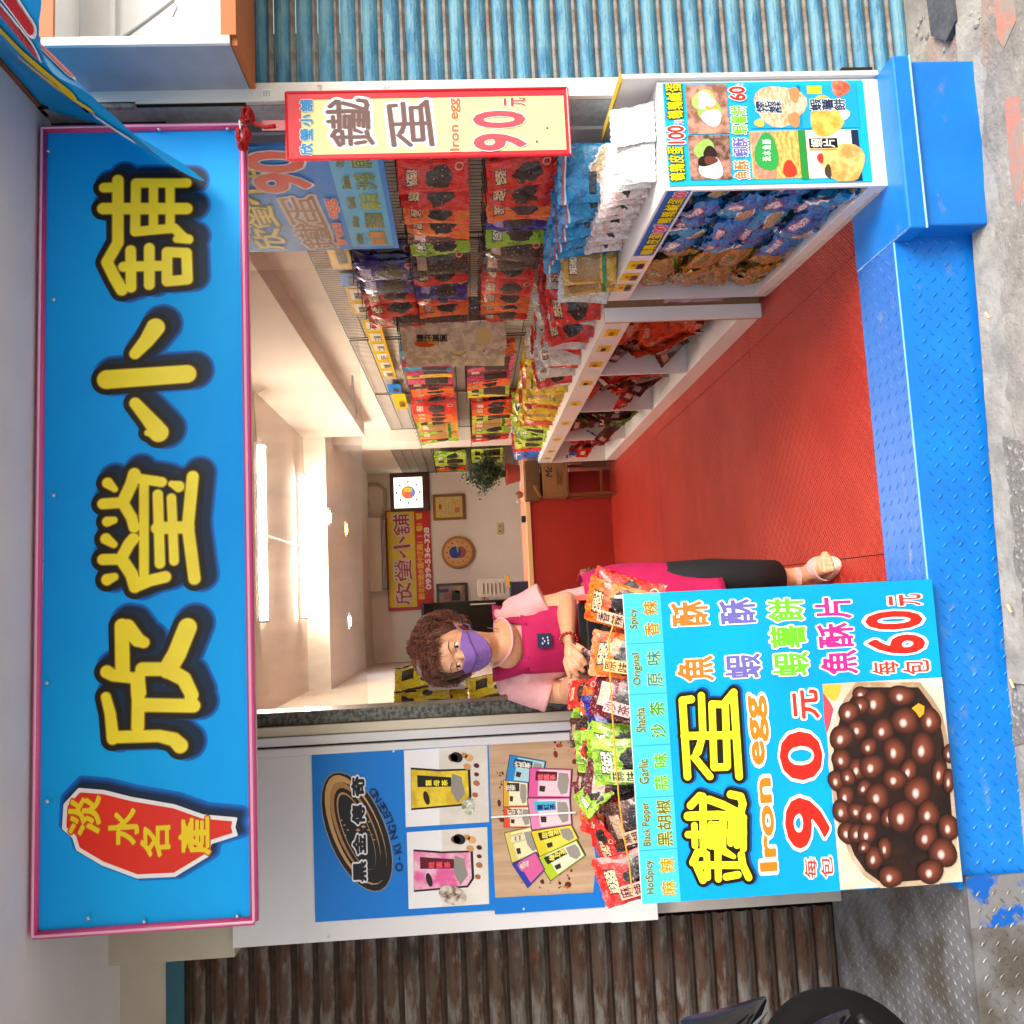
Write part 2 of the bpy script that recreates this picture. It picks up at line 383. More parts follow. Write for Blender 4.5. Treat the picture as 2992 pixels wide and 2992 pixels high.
o = patch('pink_paint_patch', [pz(*q, -.26) for q in ((2905, -30), (2960, -30), (2968, 60), (2935, 140), (2915, 110))], .002, pinkm); o['kind'] = 'structure'
# concrete ledge and rubble along the step
mb = MB(); lm = mat('patched_cement', 'a09c94', .95, col2='827e77', vscale=10, thr=(.35, .6), bump=.7, bscale=40)
def ledge(u, v):
    x = -.3+2.6*u; y = 2.36-.012-.10*v*(1+.5*noise.noise(Vector((x*5, 0, 1)))); z = hz(x, y)+.012*(1-v)**1.5+.002*noise.noise(Vector((x*22, v*5, 2)))-.002*v+.0015
    return (x, y, z)
mb.grid(ledge, 150, 8); mb.build('cement_fillet', lm, smooth=True, kind='structure')
mb = MB()
for i in range(70):
    x = rnd.uniform(1.55, 2.3); y = rnd.uniform(2.2, 2.6); r = rnd.uniform(.003, .014)
    mb.ell((x, y, hz(x, y)+r*.2), r, r*rnd.uniform(.6, 1.2), r*.5, n=6, k=4)
mb.build('rubble', lm, kind='stuff')
for i, (x, y) in enumerate(((2955, 1790), (2962, 2010), (2890, 930))):
    q = PZ(x, y, -.19); MB().tube([q, q+V3(.022, .012, .001)], .0036, 8).build('cigarette_butt', mat('paper_tan', 'd9b98a', .8), label=['cigarette butt on the dark aggregate left of the egg picture', 'cigarette butt lying beside the end of the blue step', 'cigarette butt on the pale cement under the blue step'][i], cat='cigarette butt', group='cigarette butts on the street')
# red mat tiles
fl = bx('shop_floor', -.75, 1.75, 2.61, 10.8, -.12, -.012, M['dark'], kind='structure')
ys = [2.61, 3.685, 4.785, 5.64, 6.49, 7.62]; xs = [-.72, .09, 1.09, 1.7]
for j in range(5):
    off = 0
    for i in range(3):
        q = bx('rubber_tile', xs[i]+.0015, xs[i+1]-.0015, ys[j]+.0015, ys[j+1]-.0015, -.012, rnd.uniform(-.0006, .0006), M['red'], bev=.0015); q.parent = fl
q = bx('rubber_tile', 1.045, 1.53, 2.375, 2.608, -.012, 0, M['red'], bev=.0015); q.parent = fl
bx('back_floor', -.75, 1.75, 7.62, 10.8, -.02, -.002, mat('back_floor_tile', '8a1a10', .5), kind='structure')
bx('step_core', -.86, 1.05, 2.40, 2.61, -.3, -.013, M['dark'], kind='structure')
# chequer plate
def lozenges(mb, o, a, b, la, lb, pitch, ln, wd, h):
    a = Vector(a).normalized(); b = Vector(b).normalized(); n_ = a.cross(b).normalized(); o = Vector(o)
    na, nb = int(la/pitch*2), int(lb/pitch*2)
    for i in range(na):
        for j in range(nb):
            if (i+j) % 2: continue
            d = (a+b).normalized() if i % 2 else (a-b).normalized(); e = n_.cross(d)
            c = o+a*((i+.5)*pitch/2)+b*((j+.5)*pitch/2)
            vs = [c-d*ln, c+e*wd, c+d*ln, c-e*wd, c-d*ln*.5+n_*h, c+e*wd*.25+n_*h, c+d*ln*.5+n_*h, c-e*wd*.25+n_*h]
            mb.add(vs, [(0, 3, 7, 4), (3, 2, 6, 7), (2, 1, 5, 6), (1, 0, 4, 5), (4, 7, 6, 5)])
st = empty('entrance_step', (0, 2.45, 0), 'blue painted chequer plate step across the front of the shop', 'step')
bx('riser_plate', -.862, 1.035, 2.369, 2.374, -.3, .0, M['blue'], st)
worn_blue = worn('blue_paint_worn', '2a6abc', '7f8a96', (.34, .40), 5, .45, stretch=(1, 3, 1))
bx('landing_plate', -.862, 1.043, 2.374, 2.609, -.011, 0, worn_blue, st)
mb = MB(); lozenges(mb, (-.85, 2.369, -.215), (1, 0, 0), (0, 0, 1), 1.88, .21, .047, .0128, .0036, .0034); mb.build('riser_lozenges', M['blue'], st, kind='stuff')
mb = MB(); lozenges(mb, (-.8, 2.38, 0), (1, 0, 0), (0, 1, 0), 1.84, .23, .047, .0145, .0040, .0030); mb.build('landing_lozenges', M['blued'], st, kind='stuff')
MB().tube([(-.82, 2.371, -.001), (1.035, 2.371, -.001)], .003, 6).build('nosing', mat('pale_blue_edge', '6fb0e8', .5), st)
def scuff(m, col, sc_, lo, hi, st, k):
    rustify0(m, col, sc_, lo, hi, st, k)
def rustify0(m, col, scale, lo, hi, stretch, k=1):
    n = m.node_tree; p = n.nodes['Principled BSDF']; src = p.inputs['Base Color'].links[0].from_socket
    g = n.nodes.new('ShaderNodeNewGeometry'); mp = n.nodes.new('ShaderNodeMapping'); mp.inputs['Scale'].default_value = stretch; n.links.new(g.outputs['Position'], mp.inputs[0])
    t = n.nodes.new('ShaderNodeTexNoise'); t.inputs['Scale'].default_value = scale; t.inputs['Detail'].default_value = 9; t.inputs['Roughness'].default_value = .7; n.links.new(mp.outputs[0], t.inputs[0])
    r = n.nodes.new('ShaderNodeMapRange'); r.inputs[1].default_value = lo; r.inputs[2].default_value = hi; r.inputs[4].default_value = k; n.links.new(t.outputs[0], r.inputs[0])
    mx = n.nodes.new('ShaderNodeMix'); mx.data_type = 'RGBA'; n.links.new(r.outputs[0], mx.inputs[0]); n.links.new(src, mx.inputs[6]); mx.inputs[7].default_value = (*L(col), 1); n.links.new(mx.outputs[2], p.inputs['Base Color'])
for m_ in (M['blue'], M['blued'], worn_blue): scuff(m_, '6f8494', 7, .60, .70, (1, 1, 1.6), .55); scuff(m_, '0c3c74', 4, .58, .72, (1, 1, 1), .5)
greyp = worn('galvanised_plate', '84858a', '5f5a55', (.4, .6), 6, .4, metal=.35)
splash = worn('paint_splashed_plate', '84858a', '0a62c4', (.45, .5), 9, .4, metal=.3)
st = empty('side_landing', (-1.4, 2.8, 0), 'bare grey chequer plate landing in front of the rusty shutter', 'step')
bx('landing_plate', -2.6, -.823, 2.36, 3.30, -.03, -.014, greyp, st)
bx('riser_plate', -2.6, -.823, 2.353, 2.358, -.3, -.014, greyp, st)
bx('paint_splash', -.96, -.8235, 2.3515, 2.3525, -.3, -.014, splash, st)
mb = MB(); lozenges(mb, (-2.2, 2.351, -.23), (1, 0, 0), (0, 0, 1), 1.36, .21, .044, .0115, .0034, .002)
lozenges(mb, (-2.4, 2.365, -.014), (1, 0, 0), (0, 1, 0), 1.57, .92, .036, .0095, .0028, .0018); mb.build('plate_lozenges', greyp, st, kind='stuff')
# blue steel box over the drain
b = empty('steel_cover_box', (1.27, 2.4, -.1), 'plain blue painted steel box with hard edge right of the step', 'cover box')
mb = MB(); mb.box(1.035, 1.55, 2.287, 2.60, -.27, -.052); mb.build('box_body', M['blue'], b, bev=.006)
mb = MB(); mb.box(1.022, 1.56, 2.272, 2.61, -.05, .004); mb.build('box_lid', M['blue'], b, bev=.006)
MB().tube([(1.022, 2.273, -.05), (1.56, 2.273, -.05)], .0035, 6).build('lid_edge', mat('chipped_edge', '8cc3f0', .5), b)
# walls
bx('right_wall', 1.69, 1.72, 2.64, 11, -.1, 2.9, M['plaster'], kind='structure')
bx('left_wall', -.86, -.70, 3.22, 11, -.1, 2.9, M['plaster'], kind='structure')
bx('back_wall', -.9, 1.9, 10.7, 10.85, -.1, 2.9, M['backwall'], kind='structure')
bx('ceiling', -.9, 1.9, 3.2, 10.9, 2.785, 2.95, M['ceil'], kind='structure')
bx('side_beam', 1.55, 1.69, 3.2, 7.52, 2.235, 2.785, M['ceil'], kind='structure')
bx('cross_beam', -.7, 1.69, 7.52, 10.7, 2.59, 2.785, M['ceil'], kind='structure')
bx('pillar', 1.55, 1.69, 7.9, 8.25, 0, 2.59, M['plaster'], kind='structure')
bx('lintel', -.9, 1.69, 2.70, 3.2, 2.28, 2.80, M['dark'], kind='structure')
bx('soffit', -2.9, 1.655, 1.7, 3.35, 2.655, 2.75, M['soffit'], kind='structure')
bx('soffit_edge_trim', 1.655, 1.685, 1.7, 2.66, 2.64, 2.75, mat('rusty_trim', '7d4a2c', .7, var=.3, vscale=20), kind='structure')
bx('header_wall', -2.9, -1.16, 3.26, 3.4, 2.47, 2.655, M['cream2'], kind='structure')
bx('outer_wall', -2.9, -1.22, 3.36, 3.45, -.2, 2.6, M['dark'], kind='structure')
bx('shutter_header', -2.9, -1.22, 3.255, 3.26, 2.425, 2.49, mat('teal_strip', '1d5568', .6), kind='structure')
bx('added_shade_wall', -3.0, -2.85, -.4, 3.4, -.3, 2.7, M['soffit'], kind='structure')  # unseen wall added outside the view to darken the left side
bx('neighbour_side_wall', 1.86, 1.95, 2.68, 6, -.3, 3, M['dark'], kind='structure')
bx('upper_facade', -3, 6, 2.66, 2.9, 2.76, 6, M['soffit'], kind='structure')
bx('facade_right', 2.6, 6, 2.7, 2.9, -.3, 2.76, M['soffit'], kind='structure')
# granite jamb, cream frame, panels on the left
gran = mat('terrazzo', '6e6e68', .35, col2='2f302e', vscale=70, thr=(.42, .58), coat=.2)
b = empty('door_jamb', (-.42, 3.2, 0), 'dark terrazzo door post with cream frame left of the doorway', 'door post')
bx('terrazzo_post', -.415, -.368, 3.16, 3.3, 0, 2.3, gran, b, bev=.002)
bx('cream_frame', -.452, -.417, 3.145, 3.3, 0, 2.3, M['cream'], b, bev=.003)
bx('inner_frame', -.486, -.454, 3.135, 3.3, 0, 2.3, M['whitep'], b, bev=.003)
bx('gap_shadow', -.492, -.487, 3.15, 3.3, 0, 2.3, M['dark'], b)
bx('outer_frame', -.52, -.493, 3.125, 3.3, 0, 2.3, M['whitep'], b, bev=.003)
b = empty('poster_wall', (-.85, 3.15, .7), 'white wall panel carrying the tea posters beside the doorway', 'wall panel')
bx('panel_face', -1.17, -.521, 3.133, 3.25, .70, 2.215, M['whitep'], b, bev=.002)
bx('lower_cover', -1.17, -1.0, 3.128, 3.132, .70, .87, M['white'], b)
for i, (x, y) in enumerate(((1690, 2220), (1150, 2195), (1530, 2655), (960, 2740))):
    q = PY(x, y, 3.13); MB().lathe([(.0, -.004), (.004, -.003), (.005, 0)], q, (0, 1, 0), 8).build('screw', M['whitep'], b)
bx('lower_wall_panel', -1.175, -.6, 3.2, 3.28, -.01, .70, M['grey_p'], label='grey board wall under the white poster panel', cat='wall board')
bx('upper_wall_panel', -1.21, -.5, 3.16, 3.26, 2.216, 2.655, M['cream2'], label='cream board between poster panel and soffit', cat='wall board')
# right-hand returns
b = empty('door_return', (1.67, 2.75, 0), 'galvanised steel corner sheet right of the doorway', 'corner cladding')
bx('galvanised_sheet', 1.655, 1.69, 2.625, 2.775, -.1, 2.655, M['galv'], b)
bx('white_frame', 1.645, 1.69, 2.777, 2.87, -.1, 2.655, M['whitep'], b, bev=.003)
b = empty('shutter_guide', (1.69, 2.6, 0), 'white vertical guide rail between doorway and blue shutter', 'guide rail')
bx('guide_face', 1.657, 1.722, 2.60, 2.62, -.28, 2.62, mat('white_chipped_paint', 'e2dfd8', .5, col2='a58f7a', vscale=14, thr=(.24, .33)), b, bev=.002)
for x, y, wd, ht in ((778, 272, .028, .05), (1130, 253, .026, .012)):
    q = PY(x, y, 2.598); mb = MB(); mb.box(q.x-ht/2*.6, q.x+ht/2*.6, 2.5985, 2.5995, q.z-wd/2, q.z+wd/2); mb.build('sticker', ink('f4f4f2'), b)
    mb = MB()
    for i in range(5): mb.box(q.x-ht*.24, q.x+ht*.2, 2.598, 2.5984, q.z-wd*.4+i*wd*.18, q.z-wd*.4+i*wd*.18+.0015)
    mb.build('sticker_print', ink('222222'), b)
# shutters: every slat its own part
def slat_mesh(name, x0, x1, pitch, mats):
    prof = [(0, 0, 1), (.006, -.006, 1), (.010, -.011, 1), (.014, -.011, 1), (.018, -.006, 1), (.020, .0, 0), (.024, -.004, 0), (.034, -.0115, 0), (.044, -.0145, 0), (.055, -.012, 0), (.064, -.005, 0), (.068, 0.001, 0), (pitch-.001, .002, 0)]
    mb = MB(); nx = 6
    for i in range(len(prof)-1):
        a, b_ = prof[i], prof[i+1]
        for k in range(nx):
            u0, u1 = x0+(x1-x0)*k/nx, x0+(x1-x0)*(k+1)/nx
            mb.add([(u0, a[1], a[0]), (u1, a[1], a[0]), (u1, b_[1], b_[0]), (u0, b_[1], b_[0])], [(0, 1, 2, 3)], a[2])
    return mb.mesh(name, mats, True)
bs = mat('weathered_blue_slat', '3a86ae', .55, col2='6a99a8', vscale=9, thr=(.38, .62), bump=.5, bscale=70, stretch=(1, 1, 3))
n = bs.node_tree; p = n.nodes['Principled BSDF']; src = p.inputs['Base Color'].links[0].from_socket; tc = n.nodes.new('ShaderNodeTexCoord')
def rustify(m, col, scale, lo, hi, stretch):
    n = m.node_tree; p = n.nodes['Principled BSDF']; l = p.inputs['Base Color'].links; src = l[0].from_socket
    g = n.nodes.new('ShaderNodeNewGeometry'); mp = n.nodes.new('ShaderNodeMapping'); mp.inputs['Scale'].default_value = stretch; n.links.new(g.outputs['Position'], mp.inputs[0])
    t = n.nodes.new('ShaderNodeTexNoise'); t.inputs['Scale'].default_value = scale; t.inputs['Detail'].default_value = 9; t.inputs['Roughness'].default_value = .68; n.links.new(mp.outputs[0], t.inputs[0])
    r = n.nodes.new('ShaderNodeMapRange'); r.inputs[1].default_value = lo; r.inputs[2].default_value = hi; n.links.new(t.outputs[0], r.inputs[0])
    mx = n.nodes.new('ShaderNodeMix'); mx.data_type = 'RGBA'; n.links.new(r.outputs[0], mx.inputs[0]); n.links.new(src, mx.inputs[6]); mx.inputs[7].default_value = (*L(col), 1); n.links.new(mx.outputs[2], p.inputs['Base Color'])
rustify(bs, '2f6f93', 5, .5, .62, (1, 1, 5)); rustify(bs, '8a5a3a', 9, .67, .72, (1, 1, 3))
bead = mat('rusty_bead', '8e8c88', .7, col2='77685c', vscale=20, thr=(.4, .6), bump=.5, bscale=80); rustify(bead, '8a5a3a', 7, .62, .70, (1, 1, 1))
sh = empty('roller_shutter', (2.0, 2.62, -.25), 'weathered blue roller shutter with rusty seams beside the shop', 'roller shutter')
sm = slat_mesh('slat', 0, .9, .0735, [bs, bead])
for i in range(40):
    place('slat', sm, Matrix.Translation((1.722, 2.652, -.3+i*.0735)) @ Matrix.Diagonal((1, 1, 1, 1)), sh)
rs = mat('rusty_slat', '4c3c32', .8, col2='6e6a66', vscale=4, thr=(.42, .52), bump=.6, bscale=50, stretch=(1.2, 1, 5)); rustify(rs, '452412', 6, .48, .6, (1, 1, 4)); rustify(rs, '1e1713', 3, .58, .7, (.6, 1, 2))
rustify(rs, '7c7670', 2.6, .62, .72, (.8, 1, 3)); rustify(rs, '5a2c12', 8, .60, .68, (1, 1, 1.5))
rb = mat('rusty_slat_bead', '3a281c', .85, col2='241912', vscale=10, thr=(.4, .6), bump=.5, bscale=60)
sh = empty('roller_shutter', (-1.6, 3.3, -.02), 'dark rusty brown roller shutter in the shaded recess', 'roller shutter')
sm = slat_mesh('slat', 0, 1.5, .0785, [rs, rb])
for i in range(32): place('slat', sm, Matrix.Translation((-2.72, 3.30, -.014+i*.0785)) @ Matrix.Diagonal((1, 1, 1.06, 1)), sh)
# ================================================================== main sign and its brush characters (strokes traced as centre lines)
def nat(cid, pts):
    """crop coordinates -> photo coordinates"""
    o = {'1': (0, 0, 1.932), '2': (0, 1000, 1.932), '3': (0, 1992, 1.932), 'a': (1850, 2150, 3.22), 'b': (1850, 1700, 3.22)}
    return [(o[cid][0]+x/o[cid][2], o[cid][1]+y/o[cid][2]) for x, y in pts]
def stroke(cid, r, *pts):
    k = {'1': 1.932, '2': 1.932, '3': 1.932, 'a': 3.22, 'b': 3.22}[cid]
    r = r if isinstance(r, tuple) else (r, r)
    return [(r[0]/k, r[1]/k)]+nat(cid, pts)
CH = {}
CH['舖'] = [stroke('1', (36, 38), (606, 1482), (650, 1570), (690, 1638)), stroke('1', 36, (606, 1482), (668, 1372), (668, 1020)), stroke('1', 34, (740, 1415), (742, 1625)), stroke('1', 34, (845, 1402), (845, 1610)),
    stroke('1', 34, (700, 1508), (945, 1502)), stroke('1', 34, (945, 1425), (1055, 1430), (1060, 1580), (945, 1590), (945, 1425)), stroke('1', 33, (590, 1062), (660, 1060)),
    stroke('1', 38, (585, 1180), (1055, 1180)), stroke('1', 32, (770, 1036), (1056, 1036)), stroke('1', 32, (770, 1036), (765, 1310)), stroke('1', 32, (765, 1310), (985, 1290), (1040, 1345), (1065, 1352)),
    stroke('1', 30, (868, 1040), (868, 1300)), stroke('1', 30, (962, 1040), (962, 1295)), stroke('1', 30, (668, 1020), (668, 1130)), stroke('1', 26, (1000, 1352), (1070, 1358))]
CH['小'] = [stroke('1', (56, 36), (880, 1850), (830, 1925), (765, 1998)), stroke('2', (57, 55), (605, 212), (1058, 180)), stroke('2', (36, 58), (765, 345), (830, 420), (880, 480), (898, 510)), stroke('2', 22, (835, 512), (890, 535))]
CH['瑩'] = [stroke('2', (34, 22), (610, 795), (650, 830)), stroke('2', (32, 24), (608, 1013), (645, 1005)), stroke('2', (34, 24), (600, 1110), (645, 1142)), stroke('2', (36, 26), (608, 1340), (648, 1325)),
    stroke('2', 34, (583, 913), (700, 905)), stroke('2', 38, (700, 895), (745, 800), (760, 745)), stroke('2', 34, (700, 915), (745, 990), (760, 1045)), stroke('2', 34, (583, 1227), (690, 1225)), stroke('2', 36, (690, 1215), (730, 1140), (755, 1110)),
    stroke('2', 38, (695, 1235), (745, 1310), (765, 1380)), stroke('2', 30, (815, 780), (815, 1350)), stroke('2', 32, (780, 770), (915, 790)), stroke('2', 36, (790, 1370), (850, 1345), (935, 1325)),
    stroke('2', 32, (893, 860), (905, 1250)), stroke('2', 30, (970, 880), (985, 1235)), stroke('2', 37, (1090, 760), (1062, 1040), (1100, 1335)), stroke('2', 38, (890, 1050), (1065, 1045)), stroke('2', (22, 36), (970, 800), (1010, 815))]
CH['欣'] = [stroke('2', (38, 30), (605, 1860), (640, 1880), (790, 1900), (800, 1980)), stroke('2', 42, (690, 1600), (695, 1870)), stroke('2', (48, 34), (720, 1610), (780, 1680), (815, 1695)), stroke('2', 40, (805, 1845), (950, 1845)),
    stroke('2', 54, (950, 1845), (1000, 1760), (1060, 1610)), stroke('2', (46, 36), (950, 1850), (1040, 1900), (1085, 1990), (1070, 2050)), stroke('3', (30, 36), (600, 85), (625, 180), (640, 320)), stroke('3', 36, (640, 312), (900, 305)),
    stroke('3', (36, 44), (900, 305), (985, 325), (1020, 360)), stroke('3', 38, (785, -30), (780, 255)), stroke('3', 40, (800, 130), (1095, 135)), stroke('2', 34, (770, 1900), (775, 1990), (785, 2060))]
CH['鐵'] = [stroke('a', 34, (580, 1185), (655, 1355)), stroke('a', 34, (560, 1190), (605, 1095), (660, 1100)), stroke('a', 30, (690, 1110), (700, 1330)), stroke('a', 32, (795, 1065), (800, 1345)), stroke('a', 34, (640, 1215), (1015, 1215)), stroke('a', 34, (1015, 1120), (1030, 1215), (1085, 1330)),
    stroke('a', 33, (875, 1325), (985, 1305)), stroke('a', (22, 34), (945, 1135), (865, 1090)), stroke('a', 30, (575, 840), (580, 1030)), stroke('a', 32, (515, 928), (650, 928)), stroke('a', 34, (655, 570), (660, 1045)), stroke('a', 30, (730, 830), (725, 1035)), stroke('a', 30, (725, 1035), (790, 1035)), stroke('a', 30, (730, 835), (795, 835)),
    stroke('a', 30, (790, 835), (790, 1045)), stroke('a', 33, (845, 780), (840, 1040)), stroke('a', 30, (920, 800), (915, 1010)), stroke('a', 30, (985, 790), (975, 1030)), stroke('a', 30, (860, 915), (1040, 915)), stroke('a', 32, (1035, 800), (1035, 1060)), stroke('a', 40, (515, 755), (800, 745), (1030, 770)), stroke('a', 36, (715, 600), (850, 650), (1010, 735)),
    stroke('a', 36, (1010, 720), (1030, 640), (1010, 570), (915, 550)), stroke('a', 36, (540, 655), (625, 565))]
CH['蛋'] = [stroke('b', 36, (462, 1115), (510, 1830)), stroke('b', 36, (462, 1115), (545, 1105)), stroke('b', 34, (640, 1070), (655, 1440)), stroke('b', 36, (480, 1450), (960, 1440)), stroke('b', 34, (650, 1450), (610, 1600)), stroke('b', 34, (575, 1650), (720, 1830)), stroke('b', 30, (640, 1500), (590, 1610)),
    stroke('b', 34, (740, 1150), (760, 1745)), stroke('b', 34, (760, 1745), (880, 1740)), stroke('b', 34, (740, 1150), (865, 1155)), stroke('b', 34, (865, 1155), (885, 1735)), stroke('b', 36, (945, 1080), (995, 1830)), stroke('b', 36, (870, 1130), (945, 1040))]
def strokes_on(brd_pt, ch, sx=1., w=1.):
    """photo stroke -> plane metres relative to the character centre"""
    out = []; al = [p for s in CH[ch] for p in s[1:]]
    ys_ = [p[1] for p in al]; xs_ = [p[0] for p in al]; c = ((min(xs_)+max(xs_))/2, (min(ys_)+max(ys_))/2); S = max(ys_)-min(ys_)
    for s in CH[ch]: out.append([(s[0][0]/S*w, s[0][1]/S*w)]+[((c[1]-y)/S*sx, (c[0]-x)/S) for x, y in s[1:]])
    return out, S
def brush(board, ch, u, v, size, cols, w=1., l=2, asp=1., shear=0., name='character', n=90, rot=0.):
    """cols: list of (extra in em, colour) from the outside in; size in metres; (u,v) centre"""
    st_, S = strokes_on(None, ch, 1., w); par = None
    for i, (e, c) in enumerate(cols):
        V, F = stroke_shape(st_, e, n); nm = name if i == len(cols)-1 else 'outline'
        o = board.flat(nm, V, F, l+i*.8, c if not isinstance(c, str) else ink(c), (u, v), size, asp, shear, rot)
YEL = mat('sign_yellow', 'ffe61e', .35, var=.10, vscale=5, coat=.1)
SB = mat('sign_blue', '00b2ff', .5, vscale=1.1, col2='009afa', thr=(.3, .7), spec=.25)
corners = [PY(x, y, 2.62) for x, y in ((114, 2722), (124, 382), (750, 2683), (704, 372))]
X0, X1, Z0, Z1 = -.903, 1.583, 2.003, 2.637
sg = empty('shop_sign', (.35, 2.62, 2.0), 'long blue shop sign with four large yellow characters over the doorway', 'shop sign')
bx('board', X0, X1, 2.622, 2.68, Z0, Z1, M['white'], sg)
B = Board((X0, 2.621, Z1), (X1, 2.621, Z1), (X0, 2.621, Z0), sg, n=.0006)
B.rect('blue_face', 0, 0, 1, 1, 0, SB)
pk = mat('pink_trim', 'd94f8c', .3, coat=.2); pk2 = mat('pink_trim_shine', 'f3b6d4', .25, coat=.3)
for nm, a, b_ in (('top', (X0, Z1), (X1, Z1)), ('bottom', (X0, Z0), (X1, Z0)), ('left', (X0, Z0), (X0, Z1)), ('right', (X1, Z0), (X1, Z1))):
    mb = MB(); A = V3(a[0], 2.617, a[1]); D = V3(b_[0], 2.617, b_[1]); mb.tube([A, D], .0125, 10); mb.build('trim', pk, sg, smooth=True)
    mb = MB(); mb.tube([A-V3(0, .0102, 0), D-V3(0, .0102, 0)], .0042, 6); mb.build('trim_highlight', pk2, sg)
for x, y in ((256, 2684), (420, 2694), (692, 2678), (137, 2342), (136, 1996), (156, 875), (464, 377), (664, 375), (140, 440), (156, 1447)):
    q = PY(x, y, 2.605); MB().lathe([(0, -.003), (.0035, -.002), (.0055, 0), (.0055, .006)], q, (0, 1, 0), 10).build('screw', M['alu'], sg)
def sgn(x, y):
    q = PY(x, y, 2.62); return ((q.x-X0)/(X1-X0), (Z1-q.z)/(Z1-Z0))
blk = ink('1b1712'); bl = [ink(c) for c in ('0a6fcf', '0a56a4', '0a3d74', '0c2646')]
for ch in '欣瑩小舖':
    al = [p for s in CH[ch] for p in s[1:]]; qs = [PY(x, y, 2.62) for x, y in al]
    x0_, x1_ = min(q.x for q in qs), max(q.x for q in qs); z0_, z1_ = min(q.z for q in qs), max(q.z for q in qs)
    st_ = []
    kk = 2.62/FOC*1.0
    for s in CH[ch]:
        st_.append([(s[0][0]*kk*1.02, s[0][1]*kk*1.02)]+[(q.x-x0_, q.z-z0_) for q in (PY(a, b_, 2.62) for a, b_ in s[1:])])
    org = ((x0_-X0)/(X1-X0), (Z1-z0_)/(Z1-Z0)); so_ = ((x0_+.012-X0)/(X1-X0), (Z1-z0_+.022)/(Z1-Z0))
    for i, e in enumerate((.034, .029, .025, .021)):
        V, F = stroke_shape(st_, e, 90); B.flat('printed_shadow', V, F, 1+i*.5, bl[i], so_, 1)
    V, F = stroke_shape(st_, .0165, 110); B.flat('outline', V, F, 3.5, blk, org, 1)
    for i, (e, c) in enumerate(((0, 'a8860a'), (-.0035, 'f4d91c'))):
        V, F = stroke_shape(st_, e, 130); B.flat('character' if i else 'character_edge', V, F, 4.2+i*.6, YEL if i else ink(c), org, 1)
# island-shaped emblem
isl = [(445, 598), (360, 690), (352, 830), (410, 880), (432, 950), (575, 1035), (775, 1110), (990, 1100), (1180, 985), (1195, 915), (1345, 868), (1330, 820), (1342, 765), (1150, 748), (985, 690), (750, 650), (590, 610)]
P3 = lambda p: (p[0]/1.932, 1992+p[1]/1.932)
ce = (820, 850)
def scl(pts, k): return [(ce[0]+(x-ce[0])*k, ce[1]+(y-ce[1])*k) for x, y in pts]
segs = [(isl[i], isl[(i+1) % len(isl)]) for i in range(len(isl))]
def polyshape(off, shift=(0, 0), n=150):
    xs_ = np.linspace(250, 1450, n); ys_ = np.linspace(500, 1230, int(n*.6)); X, Y = np.meshgrid(xs_, ys_)
    D = segdist(X-shift[0], Y-shift[1], segs); px = np.array([p[0] for p in isl])+shift[0]; py = np.array([p[1] for p in isl])+shift[1]
    ins = np.zeros(X.shape, bool); j = len(isl)-1
    for i in range(len(isl)):
        cnd = ((py[i] > Y) != (py[j] > Y)) & (X < (px[j]-px[i])*(Y-py[i])/(py[j]-py[i]+1e-9)+px[i]); ins ^= cnd; j = i
    D = np.where(ins, -D, D); return iso(D, xs_, ys_, off)
def emb(name, off, l, m, shift=(0, 0)):
    V, F = polyshape(off, shift); mb = MB(); vs = []
    for x, y in V:
        q = PY(*P3((x, y)), 2.62); q.y = 2.621-.0012-l*.0006; vs.append(q)
    mb.add(vs, F); mb.build(name, m, sg)
for i, e in enumerate((42, 30, 18, 6)): emb('printed_shadow', e, 1+i*.5, bl[i], (22, -28))
emb('emblem_border', 0, 3.4, ink('f2f2f4')); emb('emblem', -24, 4.2, ink('e5311f'))
for ch, (x, y), sz in (('淡', (480, 755), .098), ('水', (700, 820), .092), ('名', (880, 890), .09), ('產', (1100, 870), .096)):
    u, v = sgn(*P3((x, y)));
    for off, c, l in ((.062, 'd8551c', 4.9), (.026, 'f4d41e', 5.6)):
        V, F = textshape(ch, off, 34); V = [(a-.5, b_-.38) for a, b_ in V]; B.flat('small_character', V, F, l, ink(c), (u, v), sz, 1.18)
